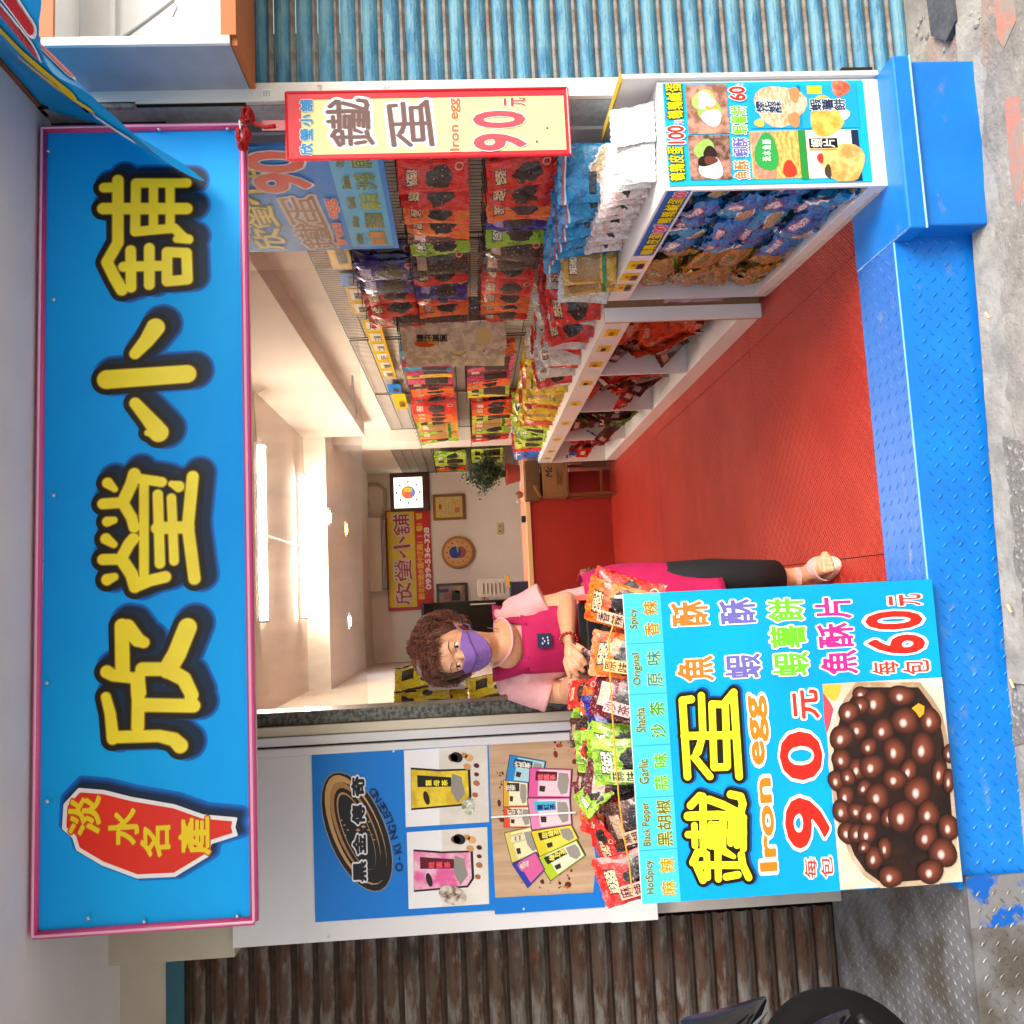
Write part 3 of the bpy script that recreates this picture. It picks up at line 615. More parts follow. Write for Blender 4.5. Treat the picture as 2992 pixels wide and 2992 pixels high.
# ================================================================== snack pouches
class NG:
    """tiny helper to chain shader maths"""
    def __init__(s, m): s.n = m.node_tree; s.p = s.n.nodes['Principled BSDF']
    def new(s, t, **k):
        x = s.n.nodes.new(t)
        for a, b in k.items(): setattr(x, a, b)
        return x
    def math(s, op, a, b=None, c=None):
        x = s.new('ShaderNodeMath', operation=op)
        for i, v in enumerate((a, b, c)):
            if v is None: continue
            if isinstance(v, (int, float)): x.inputs[i].default_value = v
            else: s.n.links.new(v, x.inputs[i])
        return x.outputs[0]
    def mix(s, f, a, b):
        x = s.new('ShaderNodeMix', data_type='RGBA')
        for i, v in ((0, f), (6, a), (7, b)):
            if isinstance(v, (int, float)): x.inputs[i].default_value = v
            elif isinstance(v, (tuple, str)): x.inputs[i].default_value = (*L(v), 1)
            else: s.n.links.new(v, x.inputs[i])
        return x.outputs[2]
    def rect(s, u, v, u0, u1, v0, v1):
        a = s.math('MULTIPLY', s.math('GREATER_THAN', u, u0), s.math('LESS_THAN', u, u1)); b = s.math('MULTIPLY', s.math('GREATER_THAN', v, v0), s.math('LESS_THAN', v, v1)); return s.math('MULTIPLY', a, b)
    def ellm(s, u, v, cu, cv, ru, rv, wob=None, k=.25):
        a = s.math('DIVIDE', s.math('SUBTRACT', u, cu), ru); b = s.math('DIVIDE', s.math('SUBTRACT', v, cv), rv)
        d = s.math('ADD', s.math('MULTIPLY', a, a), s.math('MULTIPLY', b, b))
        if wob is not None: d = s.math('ADD', d, s.math('MULTIPLY', s.math('SUBTRACT', wob, .5), k*6))
        return s.math('LESS_THAN', d, 1)
def uvn(g):
    tc = g.new('ShaderNodeTexCoord'); sp = g.new('ShaderNodeSeparateXYZ'); g.n.links.new(tc.outputs['UV'], sp.inputs[0]); return tc, sp.outputs[0], sp.outputs[1]
def bagmat(name, base, style='egg', label='f3e9d8', accent=None, lines='3a1408', seal=True):
    m = mat(name, base, .2, coat=.5, spec=.6); g = NG(m); tc, u, v = uvn(g); lk = g.n.links.new
    oi = g.new('ShaderNodeObjectInfo'); add = g.new('ShaderNodeVectorMath', operation='ADD'); lk(tc.outputs['UV'], add.inputs[0])
    cmb = g.new('ShaderNodeCombineXYZ'); lk(g.math('MULTIPLY', oi.outputs['Random'], 40), cmb.inputs[0]); lk(cmb.outputs[0], add.inputs[1])
    no = g.new('ShaderNodeTexNoise'); no.inputs['Scale'].default_value = 5; no.inputs['Detail'].default_value = 5; lk(add.outputs[0], no.inputs[0]); nf = no.outputs[0]
    col = g.mix(g.math('GREATER_THAN', nf, .56), base, accent or tuple(x*.6 for x in L(base)))
    # small printed motifs
    mp = g.new('ShaderNodeMapping'); mp.inputs['Scale'].default_value = (16, 26, 1); lk(tc.outputs['UV'], mp.inputs[0])
    vo = g.new('ShaderNodeTexVoronoi'); vo.inputs['Scale'].default_value = 1; lk(mp.outputs[0], vo.inputs[0])
    col = g.mix(g.math('MULTIPLY', g.math('LESS_THAN', vo.outputs['Distance'], .22), .55), col, lines)
    mp2 = g.new('ShaderNodeMapping'); lk(add.outputs[0], mp2.inputs[0]); v2 = g.new('ShaderNodeTexVoronoi'); lk(mp2.outputs[0], v2.inputs[0])
    if style == 'egg':
        mp2.inputs['Scale'].default_value = (7, 13, 1); v2.inputs['Scale'].default_value = 1
        e = g.mix(g.math('LESS_THAN', v2.outputs['Distance'], .40), '0c0502', '3a1a0e'); e = g.mix(g.math('LESS_THAN', v2.outputs['Distance'], .15), e, 'b89a88')  # pale spots are highlights painted onto the eggs
        col = g.mix(g.ellm(u, v, .5, .43, .38, .20, nf, .5), col, e)
    elif style == 'chips':
        mp2.inputs['Scale'].default_value = (9, 7, 1)
        e = g.mix(v2.outputs['Distance'], 'e8cfa0', '9a7246'); col = g.mix(g.ellm(u, v, .62, .36, .36, .22, nf, .4), col, 'dfe4e6'); col = g.mix(g.ellm(u, v, .62, .36, .31, .185, nf, .4), col, e); col = g.mix(g.rect(u, v, 0, 1, .90, .925), col, 'e8e8ea'); col = g.mix(g.rect(u, v, 0, 1, .935, .955), col, 'c84a2a'); col = g.mix(g.rect(u, v, .12, .5, .5, .6), col, '16202c')
    elif style == 'noodle':
        wv = g.new('ShaderNodeTexWave', wave_type='RINGS'); wv.inputs['Scale'].default_value = 7; wv.inputs['Distortion'].default_value = 9; lk(mp2.outputs[0], wv.inputs[0]); mp2.inputs['Scale'].default_value = (1.4, 2, 1)
        e = g.mix(wv.outputs['Fac'], '7a5626', 'c99a58'); col = g.mix(g.rect(u, v, .06, .94, .3, .92), col, e)
        col = g.mix(g.rect(u, v, 0, 1, .18, .26), col, '1f7a2c')
    elif style == 'clear':
        mp2.inputs['Scale'].default_value = (7, 12, 1); e = g.mix(g.math('LESS_THAN', v2.outputs['Distance'], .35), '241008', '5a2c14'); col = g.mix(g.rect(u, v, .08, .92, .10, .62), col, e)
    if label:
        mp3 = g.new('ShaderNodeMapping'); mp3.inputs['Scale'].default_value = (9, 17, 1); lk(add.outputs[0], mp3.inputs[0]); n3 = g.new('ShaderNodeTexNoise'); n3.inputs['Scale'].default_value = 2.2; n3.inputs['Detail'].default_value = 3; lk(mp3.outputs[0], n3.inputs[0])
        lab = g.mix(g.math('GREATER_THAN', n3.outputs[0], .54), label, lines); col = g.mix(g.rect(u, v, .24, .76, .73, .90), col, lines); col = g.mix(g.rect(u, v, .27, .73, .74, .89), col, lab)
    if style == 'plain' and not label:
        col = g.mix(g.rect(u, v, .36, .80, .62, .86), col, '241e10'); col = g.mix(g.math('GREATER_THAN', g.math('ABSOLUTE', g.math('SUBTRACT', u, .5)), .455), col, '2a2410'); col = g.mix(g.ellm(u, v, .3, .4, .12, .10), col, '3a3420')
    if seal: col = g.mix(g.ellm(u, v, .76, .14, .11, .065), col, 'e8b8a0'); col = g.mix(g.ellm(u, v, .76, .14, .075, .045), col, 'c01a12')
    lk(col, g.p.inputs['Base Color'])
    b = g.new('ShaderNodeBump'); b.inputs['Strength'].default_value = .9; b.inputs['Distance'].default_value = .012
    n4 = g.new('ShaderNodeTexNoise'); n4.inputs['Scale'].default_value = 7; n4.inputs['Detail'].default_value = 4; n4.inputs['Distortion'].default_value = 1.6; lk(add.outputs[0], n4.inputs[0]); lk(n4.outputs[0], b.inputs['Height']); lk(b.outputs[0], g.p.inputs['Normal'])
    return m
BM = {
 'red': bagmat('pouch_red', 'e02416', label='ecc9a0', accent='c01810'), 'orange': bagmat('pouch_orange', 'f0721c', label='f2c9a0', accent='e04a16'), 'maroon': bagmat('pouch_maroon', '6a1420', label='d8b0a0', lines='d8c8b8'),
 'green': bagmat('pouch_green', '9fc832', label='e6ecc8', accent='6f9a20', lines='2c3a10'), 'brown': bagmat('pouch_brown', '4a2418', label='c9a080', lines='b89a88'), 'purple': bagmat('pouch_purple', '2c1a86', label='b8a8d8', lines='8a78c8', accent='1a1058'),
 'blue': bagmat('pouch_blue', '1e94cc', 'chips', label=None, accent='0f6ca8', lines='0d4a86', seal=False), 'dblue': bagmat('pouch_deep_blue', '1560c0', 'chips', label='e8eef4', accent='0c3f94', lines='d02a20', seal=False),
 'pink': bagmat('pouch_pink', 'd8366e', 'clear', label=None, accent='a81a4a', lines='f0c0cc', seal=False), 'sky': bagmat('pouch_sky', '2f98d0', 'clear', label=None, accent='1c6ca8', lines='e0d8b0', seal=False),
 'yellow': bagmat('pouch_yellow', 'e8c81c', 'plain', label='8a2018', accent='d89c14', lines='5a3a08', seal=False), 'tan': bagmat('pouch_tan', 'd8a840', 'noodle', label='e8e0c0', lines='a02818', seal=False),
 'white': bagmat('pouch_white', 'e6e2dc', 'plain', label='d8c0a8', accent='cfc8c0', lines='1c1816', seal=False), 'lime': bagmat('pouch_lime', 'b4c83a', 'clear', label='1c1a12', accent='869a24', lines='2c3010', seal=False),
 'orange2': bagmat('pouch_orange_plain', 'd4430e', 'plain', label='e8a070', accent='a82c08', lines='7a1c08', seal=False), 'tray': bagmat('egg_tray_print', 'ecd9d2', label='f6f0ec', accent='e8b8ac', lines='b8303a', seal=False), 'bluein': bagmat('pouch_blue_trim', '1c80c4', 'plain', label='d8e4ec', accent='0c4a94', lines='c83a28', seal=False), 'greenin': bagmat('pouch_noodle_green', 'c88a2c', 'noodle', label='2a7a30', accent='8a5a1c', lines='b82c1c', seal=False),
 'wtray': bagmat('white_egg_tray', 'f0eeea', 'plain', label='f8f6f2', accent='e8e4e0', lines='b8a8a0', seal=False), 'tea': bagmat('tea_pouch_yellow', 'e2d022', 'plain', label=None, accent='c8b818', lines='6a5c10', seal=False)}
def bag_mesh(name, w_, h_, t_, seed, m, nu=12, nv=18, fold=0.):
    """a sealed film pouch: base at z=0, face towards -y"""
    mb = MB(); o = Vector((seed*7.3, seed*3.1, seed))
    def f(side):
        def g(u, v):
            cr = .055; vv = min(1, max(0, (v-cr)/(1-2*cr))); a = max(0, math.sin(math.pi*u))**.55; b = max(0, math.sin(math.pi*vv))**.5
            x = (u-.5)*w_*(1-.05*b); z = v*h_; q = Vector((u*3.2, v*4.4, side*.7))+o
            nz = noise.noise(q); n2 = noise.noise(q*2.7+Vector((4, 1, 2)))
            n3_ = noise.noise(q*5.3+Vector((9, 3, 1))); y = side*t_*.5*a*b*(1+.6*nz+.35*n2)+(.22*t_*nz+.20*t_*n2+.10*t_*n3_)
            y += fold*h_*max(0, v-.72)**2*6
            x += .02*w_*noise.noise(Vector((v*5, seed, 1))); z += .012*h_*noise.noise(Vector((u*5, seed, 2)))
            if v in (0., 1.): z += (.004 if int(round(u*nu)) % 2 else 0)
            return (x, y, z)
        return g
    mb.grid(f(-1), nu, nv); k = len(mb.f); mb.grid(f(1), nu, nv)
    mb.f[k:] = [q[::-1] for q in mb.f[k:]]
    for i in range(k, len(mb.f)): mb.uv[i] = [mb.uv[i][j] for j in (3, 2, 1, 0)] if i in mb.uv else None
    return mb.mesh(name, m, True)
_bm = {}
def bagm(c, size, var):
    k = (c, size, var)
    if k not in _bm:
        w_, h_, t_ = {'egg': (.13, .255, .035), 'big': (.2, .27, .06), 'small': (.12, .2, .035), 'long': (.10, .31, .022), 'tray': (.155, .17, .03), 'note': (.165, .58, .02), 'ctr': (.155, .235, .045), 'tea': (.16, .24, .05)}[size]
        _bm[k] = bag_mesh('pouch', w_, h_, t_, var+1+hash_(c), BM[c], fold=.3 if size in ('egg', 'ctr') and var % 2 else 0)
    return _bm[k]
def hash_(s): return sum(ord(x)*(i+1) for i, x in enumerate(s)) % 17
ORD = 'first second third fourth fifth sixth seventh eighth ninth tenth eleventh twelfth thirteenth fourteenth fifteenth sixteenth seventeenth eighteenth nineteenth twentieth'.split()+['twenty-'+x for x in 'first second third fourth fifth sixth seventh eighth ninth'.split()]+['thirtieth']+['thirty-'+x for x in 'first second third fourth fifth sixth seventh eighth ninth'.split()]
CN = {'red': 'red', 'orange': 'orange', 'maroon': 'maroon', 'green': 'green', 'brown': 'dark brown', 'purple': 'purple', 'blue': 'light blue', 'dblue': 'deep blue', 'pink': 'pink', 'sky': 'sky blue', 'yellow': 'yellow', 'tan': 'yellow and green', 'white': 'white', 'lime': 'lime green', 'orange2': 'orange', 'tea': 'yellow', 'tray': 'pink', 'wtray': 'white', 'bluein': 'blue', 'greenin': 'green banded'}
def pose(loc, yaw=0, tilt=0, roll=0, s=1.):
    """yaw 0 faces -Y; positive yaw turns the face towards -X ... ; tilt leans back"""
    return Matrix.Translation(loc) @ Matrix.Rotation(yaw, 4, 'Z') @ Matrix.Rotation(-tilt, 4, 'X') @ Matrix.Rotation(roll, 4, 'Y') @ Matrix.Diagonal((s, s, s, 1))
def bag(c, size, var, M4, label, cat='snack pouch', group=None, name='snack_pouch'): return place(name, bagm(c, size, var), M4, None, label=label, cat=cat, group=group)
# ------------------------------------------------------------------ cabinets
WH = M['white']
CA, CB = Vector((1.20, 2.365, 0)), Vector((1.252, 3.43, 0)); CU = (CB-CA).normalized(); CV = Vector((1, 0, 0)); CL = (CB-CA).length; CW = .345
def cpt(a, b, z): return CA+CU*a+CV*b+Vector((0, 0, z))
def cbox(name, a0, a1, b0, b1, z0, z1, m, par, bev=.0015):
    mb = MB(); mb.obox(cpt(a0, b0, z0), CU*(a1-a0), CV*(b1-b0), (0, 0, z1-z0)); return mb.build(name, m, par, bev=bev)
cab = empty('display_cabinet', (1.38, 2.9, 0), 'white low cabinet nearest the street with snack posters on its end', 'cabinet')
cbox('plinth', .012, CL-.012, 0, CW, 0, .058, WH, cab); cbox('top_shelf', .012, CL-.012, 0, CW, .60, .69, WH, cab)
cbox('back_panel', .012, CL-.012, CW, CW+.012, 0, .69, WH, cab); cbox('end_panel', 0, .012, 0, CW, 0, .69, WH, cab); cbox('end_panel', CL-.012, CL, 0, CW, 0, .69, WH, cab)
cbox('rear_board', -.004, .35, CW+.013, CW+.028, 0, .80, WH, cab); cbox('foam_edge', -.005, .35, CW-.002, CW+.030, .80, .806, mat('yellow_foam_tape', 'b89a2a', .9), cab)
cbox('tape_strip', .05, CL-.03, -.002, -.0005, .0, .022, mat('masking_tape', 'd8d0c4', .6, var=.2, vscale=20), cab, 0)
cb2 = empty('display_cabinet', (1.42, 5.4, 0), 'long white low cabinet with price tags running to the back of the shop', 'cabinet')
RX = 1.19
bx('plinth', RX, 1.66, 3.53, 7.24, 0, .095, WH, cb2, bev=.0015); bx('top_shelf', RX, 1.66, 3.53, 7.24, .575, .69, WH, cb2, bev=.0015); bx('back_panel', 1.65, 1.68, 3.53, 7.24, .096, .574, WH, cb2)
bx('end_panel', RX-.004, 1.66, 3.512, 3.53, 0, .69, M['wood'], cb2, bev=.001)
bx('edge_strip', RX-.006, RX+.055, 3.495, 3.511, 0, .692, WH, cb2)
for y in (4.40, 5.28, 6.25, 7.24): bx('divider', RX+.002, 1.65, y, y+.016, .096, .574, WH, cb2)
# end poster
EB = Board(cpt(-.001, .343, .665), cpt(-.001, .345, .665), cpt(-.001, .345, .055), cab)
pa, pb = PY(1925, 240, 2.362), PY(2542, 528, 2.362)
tl, tr, bl_ = (1.213, 2.3615, .676), (1.541, 2.3605, .676), (1.213, 2.3615, .052)
cbx = bx('end_poster', 1.213, 1.541, 2.362, 2.364, .052, .676, ink('12b4ee'), cab)
EB = Board(tl, tr, bl_, cab, n=.0005, base=.0004)
def eb(x, y):
    q = PY(x, y, 2.361); return ((q.x-1.213)/.328, (.676-q.z)/.624)
c2 = lambda a, b: (1900+a/1.56, 200+b/1.56)   # crop coordinates of the poster view
def erect(name, a, b, l, m): (u0, v0), (u1, v1) = eb(*c2(*a)), eb(*c2(*b)); return EB.rect(name, min(u0, u1), min(v0, v1), max(u0, u1), max(v0, v1), l, m)
def etext(t, a, h, col, out='ffffff', off=.045, oo=.06, asp=1., pitch=None, l=3, **k): u, v = eb(*c2(*a)); EB.text(t, u, v, h, col, off, l, out, oo, asp, pitch=pitch, **k)
photo_tan = mat('printed_snack_photo', 'c99a86', .35, col2='8a5a48', vscale=30, thr=(.4, .6))
def flatmat(name, a, b, scale, thr=(.4, .6), stretch=None): return mat(name, a, .36, col2=b, vscale=scale, thr=thr, stretch=stretch)
erect('picture', (175, 300), (345, 72), 1, photo_tan); erect('picture', (185, 510), (358, 302), 1, flatmat('printed_snack_photo_dark', 'b88a78', '5a3a30', 40))
_el = 0.
def eell(name, a, ra, rb, l, m):
    u, v = eb(*c2(*a)); global _el; _el += .02; EB.poly(name, [(min(.995, max(.005, u+ra*(.84+.08*math.sin(3*t*math.pi/10+_el*40))*math.cos(t*math.pi/10))), min(.995, v+rb*(.84+.08*math.sin(3*t*math.pi/10+_el*40))*math.sin(t*math.pi/10))) for t in range(20)], l+_el, m)
for a, ra, rb, c in (((245, 150), .13, .07, 'a8cc6a'), ((270, 190), .13, .07, '9abf5c'), ((245, 128), .058, .036, 'f6f3ec'), ((243, 165), .058, .036, 'f4f1ea'), ((277, 180), .042, .036, 'f0a63c'), ((272, 156), .05, .034, 'efe9dc'),
    ((280, 225), .10, .06, 'dfe6ec'), ((250, 375), .13, .06, '9cc060'), ((278, 455), .13, .07, 'e6e8ea'), ((272, 385), .075, .04, '2a1a16'), ((250, 425), .06, .045, '241612'), ((275, 420), .05, .04, '6a3a2a')): eell('printed_food', a, ra, rb, 2, ink(c))
def efit(t, x0, x1, y0, y1, col, out='ffffff', **k): a, b_ = eb(*c2(x0, y1)), eb(*c2(x1, y0)); fit(EB, t, (a[0], a[1], b_[0], b_[1]), col, out, **k)
for i, ch in enumerate('鵪鶉皮蛋'): efit(ch, 88-i*3, 158-i*3, 514-i*40-38, 514-i*40, 'f2e21c', '1a2a10', off=.015, oo=.05)
efit('100', 80, 152, 262, 345, 'e8322a', off=.03, oo=.06); efit('元', 112, 148, 236, 256, 'e8322a', off=.0, oo=.06)
for i, ch in enumerate('鵪鶉鹹蛋'): efit(ch, 76-i*2, 148-i*2, 232-i*41-39, 232-i*41, 'f2e21c', '1a2a10', off=.015, oo=.05)
for i, (ch, c) in enumerate((('魚', 'f07a2a'), ('酥', 'f07a2a'), ('蝦', '6a64b4'), ('酥', '6a64b4'), ('蝦', '7ac832'), ('薯', '7ac832'), ('餅', '7ac832'))): y_ = (508, 462, 405, 358, 302, 258, 214)[i]; efit(ch, 384-i*3, 452-i*3, y_-42, y_, c, 'ffffff', off=.02, oo=.05)
efit('60', 360, 430, 84, 150, 'e8322a', off=.03, oo=.05); efit('元', 392, 424, 72, 82, 'e8322a', off=0, oo=.05)
noodle_p = flatmat('printed_fish_strips', 'ead2b4', 'c49a72', 45, stretch=(1, 1, 2.5)); prawn = ink('e88a5a')
erect('product_print', (462, 275), (680, 75), 1, ink('18a8e4')); eell('printed_food', (590, 170), .24, .155, 2, noodle_p); eell('printed_food', (655, 120), .09, .03, 3, prawn); eell('printed_food', (655, 235), .09, .035, 3, prawn); eell('printed_food', (497, 250), .05, .03, 3, ink('eac060'))
[efit(ch, 482+i*29, 508+i*29, 150, 206, '1a3350', 'f4f6f8', off=.02, oo=.06, l=5) for i, ch in enumerate('櫻花蝦酥')]
erect('product_print', (468, 505), (705, 282), 1, flatmat('printed_noodles', 'e8c86a', 'b88a4c', 50, stretch=(1, 1, 2.5))); erect('product_print', (476, 500), (560, 290), 2, flatmat('printed_strips', 'd8a890', 'c07a64', 45)); eell('printed_food', (530, 385), .22, .07, 3, ink('2fa04a')); eell('printed_food', (635, 460), .10, .04, 3, ink('d83a26'))
[efit(ch, 510, 548, 425-i*26-22, 425-i*26, 'ffffff', None, off=.02, l=5) for i, ch in enumerate('淡水魚酥')]; erect('product_edge', (690, 505), (704, 282), 3, ink('2a8a3a'))
erect('product_print', (682, 275), (935, 75), 1, ink('1aa4e2')); eell('printed_food', (800, 220), .24, .10, 2, flatmat('printed_chips', 'f0c860', 'd89a3a', 30)); eell('printed_food', (865, 90), .10, .055, 2, flatmat('printed_prawn', 'd84a30', 'e88a6a', 30)); eell('printed_food', (885, 210), .06, .03, 4, ink('ffffff'))
erect('product_tag', (715, 118), (778, 80), 2, ink('e6d838')); [efit(ch, 728+i*54, 776+i*54, 140, 196, '1c2c50', 'eef4fa', off=.02, oo=.05, l=5) for i, ch in enumerate('蝦薯餅')]
erect('product_print', (705, 502), (945, 278), 1, ink('f4ecd6')); eell('printed_food', (880, 430), .24, .13, 2, flatmat('printed_chips_bowl', 'eec878', 'c8924a', 26)); erect('product_tag', (725, 365), (850, 318), 3, ink('1a1614')); [efit(ch, 732+i*56, 782+i*56, 322, 362, 'f6f0e4', None, off=.02, l=5) for i, ch in enumerate('蝦片')]; erect('product_tag', (725, 375), (850, 366), 3, ink('e88a2a'))
eell('printed_food', (775, 410), .06, .02, 2, ink('c83a2a')); eell('printed_food', (810, 470), .08, .02, 3, ink('4a3a2a'))
erect('product_edge', (935, 512), (945, 280), 2, ink('1a2a44'))
# fascia labels of the cabinets
def tagb(name, y0, y1, z0, z1, front, m):
    """a label lying on the fascia; y along the cabinet"""
    if front:
        f = lambda y: CA+CU*((y-CA.y)/CU.y)-CV*.0012
        a, b = f(y0), f(y1); mb = MB(); mb.quad(a+V3(0, 0, z0), b+V3(0, 0, z0), b+V3(0, 0, z1), a+V3(0, 0, z1)); return mb.build(name, m, cab)
    mb = MB(); mb.quad((RX-.0012, y0, z0), (RX-.0012, y1, z0), (RX-.0012, y1, z1), (RX-.0012, y0, z1)); return mb.build(name, m, cb2)
def fboard(y0, y1, z0, z1, front):
    if front: f = lambda y: CA+CU*((y-CA.y)/CU.y)-CV*.002
    else: f = lambda y: Vector((RX-.002, y, 0))
    a, b = f(y1), f(y0); return Board(a+V3(0, 0, z1), b+V3(0, 0, z1), a+V3(0, 0, z0), cab if front else cb2, n=.0004, base=.0002)
tagb('label_strip', 2.366, 2.90, .610, .682, True, ink('1668c8')); fb = fboard(2.366, 2.90, .610, .682, True)
fb.text('鵪鶉皮蛋', .03, .84, .72, 'ecdc1c', .015, 3, '3a3208', .06, .93, pitch=.95, res=40); fb.text('100', .36, .84, .74, 'e0526a', .05, 3, 'ffffff', .05, 1.1); fb.text('元', .50, .5, .4, 'e0526a', .02, 3, 'ffffff', .04, 1)
fb.text('鵪鶉鹹蛋', .555, .84, .72, 'ecdc1c', .015, 3, '3a3208', .06, .93, pitch=.95, res=40); fb.text('100', .885, .84, .70, 'e0526a', .05, 3, 'ffffff', .05, .8)
yl = ink('ecca24')
for i, (y, t) in enumerate(((2.955, '蝦酥'), (3.085, '魚酥'), (3.215, '魚酥片'))):
    tagb('price_tag', y, y+.085, .615, .685, True, yl); fb = fboard(y, y+.085, .615, .685, True); fb.text(t, .05, .88, .42, '2c2050', .03, 3, None, pitch=.95); fb.text('60', .42, .42, .34, 'c84a2a', .03, 3, None)
for i, y in enumerate((3.62, 3.86, 4.13, 4.50, 4.98, 5.55, 6.12, 6.62, 6.95)):
    tagb('price_tag', y, y+.10, .60, .665, False, yl); fb = fboard(y, y+.10, .60, .665, False)
    fb.text(('蔥餅', '蝦餅', '薯片', '鐵蛋', '魚片', '花生', '豆干', '香菇', '海苔')[i], .15, .62, .42, '2c2050' if i % 2 else '8a3a1a', .03, 3, None, pitch=.95)
# ------------------------------------------------------------------ goods on and in the cabinets
for i in range(11):
    y = 2.44+i*.058; bag('wtray' if i < 2 else 'tray', 'tray', i % 3, pose(cpt(y-2.365, .14+.006*(i % 2), .692), math.radians(-12), math.radians(26), 0, .88), ('white egg tray standing foremost on the cabinet by the street', 'white egg tray leaning just behind the foremost one')[i] if i < 2 else 'pink vacuum tray of quail eggs, %s behind the two white trays' % ORD[i-2], 'egg tray', 'egg trays on the front cabinet', 'egg_tray')
bag('wtray', 'tray', 1, pose(cpt(.05, .25, .692), math.radians(-2), math.radians(20), 0, .82), 'white egg tray beside the poster corner, nearest the blue shutter', 'egg tray', 'egg trays on the front cabinet', 'egg_tray')
for i in range(10):
    y = 2.66+i*.068; bag('blue', 'big', i % 4, pose((1.42+.012*(i % 3), y, .70), math.radians(-14+rnd.uniform(-6, 6)), math.radians(20+rnd.uniform(-6, 8)), math.radians(rnd.uniform(-7, 7)), 1.0), 'light blue prawn snack bag standing on the front cabinet, %s from the street' % ORD[i], 'snack bag', 'blue snack bags on the front cabinet', 'snack_bag')
for i in range(4):
    bag('tan' if i < 2 else 'white', 'big', i % 4, pose((1.30, 3.14+i*.075, .695), math.radians(-20), math.radians(24), math.radians(rnd.uniform(-6, 6)), .8), '%s noodle snack bag %s behind the light blue bags on the cabinet' % (('yellow and green', 'yellow and green', 'white', 'white')[i], ORD[i]), 'snack bag', 'noodle snack bags on the front cabinet', 'snack_bag')
seq = ['red', 'white', 'red', 'red', 'white', 'red', 'white', 'red', 'white', 'red', 'white', 'yellow', 'yellow', 'tan', 'yellow', 'orange2', 'yellow', 'tan', 'yellow', 'orange2', 'yellow', 'green', 'lime', 'green', 'lime', 'green', 'lime', 'red', 'pink', 'dblue', 'dblue']
cnt = {}
for i, c in enumerate(seq):
    for j in range(2):
        cnt[c] = cnt.get(c, 0)+1; y = 3.56+i*.12+rnd.uniform(-.015, .015)
        bag(c, 'big' if j else 'big', (i+j) % 4, pose((1.31+j*.17, y+j*.03, .692), math.radians(-26+rnd.uniform(-14, 14)), math.radians(16+rnd.uniform(-8, 12)), math.radians(rnd.uniform(-14, 14)), rnd.uniform(.78, .92)+j*.06), '%s snack bag, %s row on long cabinet, %s of its colour from street' % (CN[c], 'outer' if j == 0 else 'wall-side', ORD[(cnt[c]-1)//2]), 'snack bag', 'snack bags standing on the long cabinet', 'snack_bag')
# inside the front cabinet
for lay in range(4):
    for i in range(9):
        c = 'bluein' if i < 5 and (i+lay) % 3 else ('blue' if i < 5 else 'greenin')
        bag(c, 'big', (i+lay) % 4, Matrix.Translation(cpt(.15+i*.100+rnd.uniform(-.01, .01), .035+.02*(lay % 2), .062+lay*.128)) @ Matrix.Rotation(math.radians(-97+rnd.uniform(-16, 16)), 4, 'Z') @ Matrix.Rotation(math.radians(rnd.uniform(-12, 14)), 4, 'X') @ Matrix.Rotation(math.radians((14 if i < 6 else -8)+rnd.uniform(-16, 16)), 4, 'Y') @ Matrix.Diagonal((.80, 1.0, .52, 1)),
            '%s snack bag in %s layer inside front cabinet, %s from street' % (CN[c], ('bottom', 'second', 'third', 'top')[lay], ORD[i]), 'snack bag', 'snack bags packed inside the front cabinet', 'snack_bag')
# inside the long cabinet: four bays
bays = [(3.56, 4.38, ['orange2']*5+['brown'], 54), (4.44, 5.26, ['orange2', 'red', 'red', 'maroon'], 48), (5.32, 6.22, ['maroon', 'maroon', 'green', 'brown'], 36), (6.28, 7.2, ['red', 'red', 'red', 'dblue', 'white'], 24)]
for bi, (y0, y1, cols, n_) in enumerate(bays):
    for i in range(n_):
        c = cols[i % len(cols)]; col_, lay = i % 6, i//6
        y = y0+.08+(y1-y0-.16)*((col_+rnd.random()*.7)/6); z = .10+lay*(.045 if bi < 1 else .05)+rnd.uniform(0, .02)
        bag(c, 'small', i % 4, Matrix.Translation((1.27+rnd.uniform(0, .08), y, z+.03)) @ Matrix.Rotation(math.radians(-90+rnd.uniform(-50, 50)), 4, 'Z') @ Matrix.Rotation(math.radians(rnd.uniform(-30, 30)), 4, 'X') @ Matrix.Rotation(math.radians(rnd.uniform(-70, 70)), 4, 'Y'),
            '%s packet in %s bay of long cabinet, layer %s, %s from street' % (CN[c], ORD[bi], ('one', 'two', 'three', 'four', 'five', 'six', 'seven', 'eight', 'nine')[lay], ORD[col_]), 'snack packet', 'packets piled inside the long cabinet', 'snack_packet')
# ------------------------------------------------------------------ wire grids and hanging goods
WIRE = mat('dark_wire', '2a221c', .45, metal=.6)
def wgrid(x, y0, y1, z0, z1, lab, pv=.028, rails=4):
    g = empty('wire_grid', (x, (y0+y1)/2, z0), lab, 'wire grid'); mb = MB(); y = y0+pv
    while y < y1-.005: mb.box(x-.001, x+.001, y-.001, y+.001, z0, z1); y += pv
    mb.build('vertical_wires', WIRE, g, kind='stuff')
    z = z0; i = 0
    while z <= z1+.001:
        MB().box(x-.007, x-.002, y0, y1, z-.0025, z+.0025).build('rail', WIRE, g); z += (z1-z0)/round((z1-z0)/.11)
    for y in (y0, y1): MB().tube([(x-.003, y, z0), (x-.003, y, z1)], .004, 6).build('side_rod', WIRE, g)
wgrid(1.665, 2.90, 3.62, .95, 2.02, 'first wire grid on the right wall behind the yellow price sign')
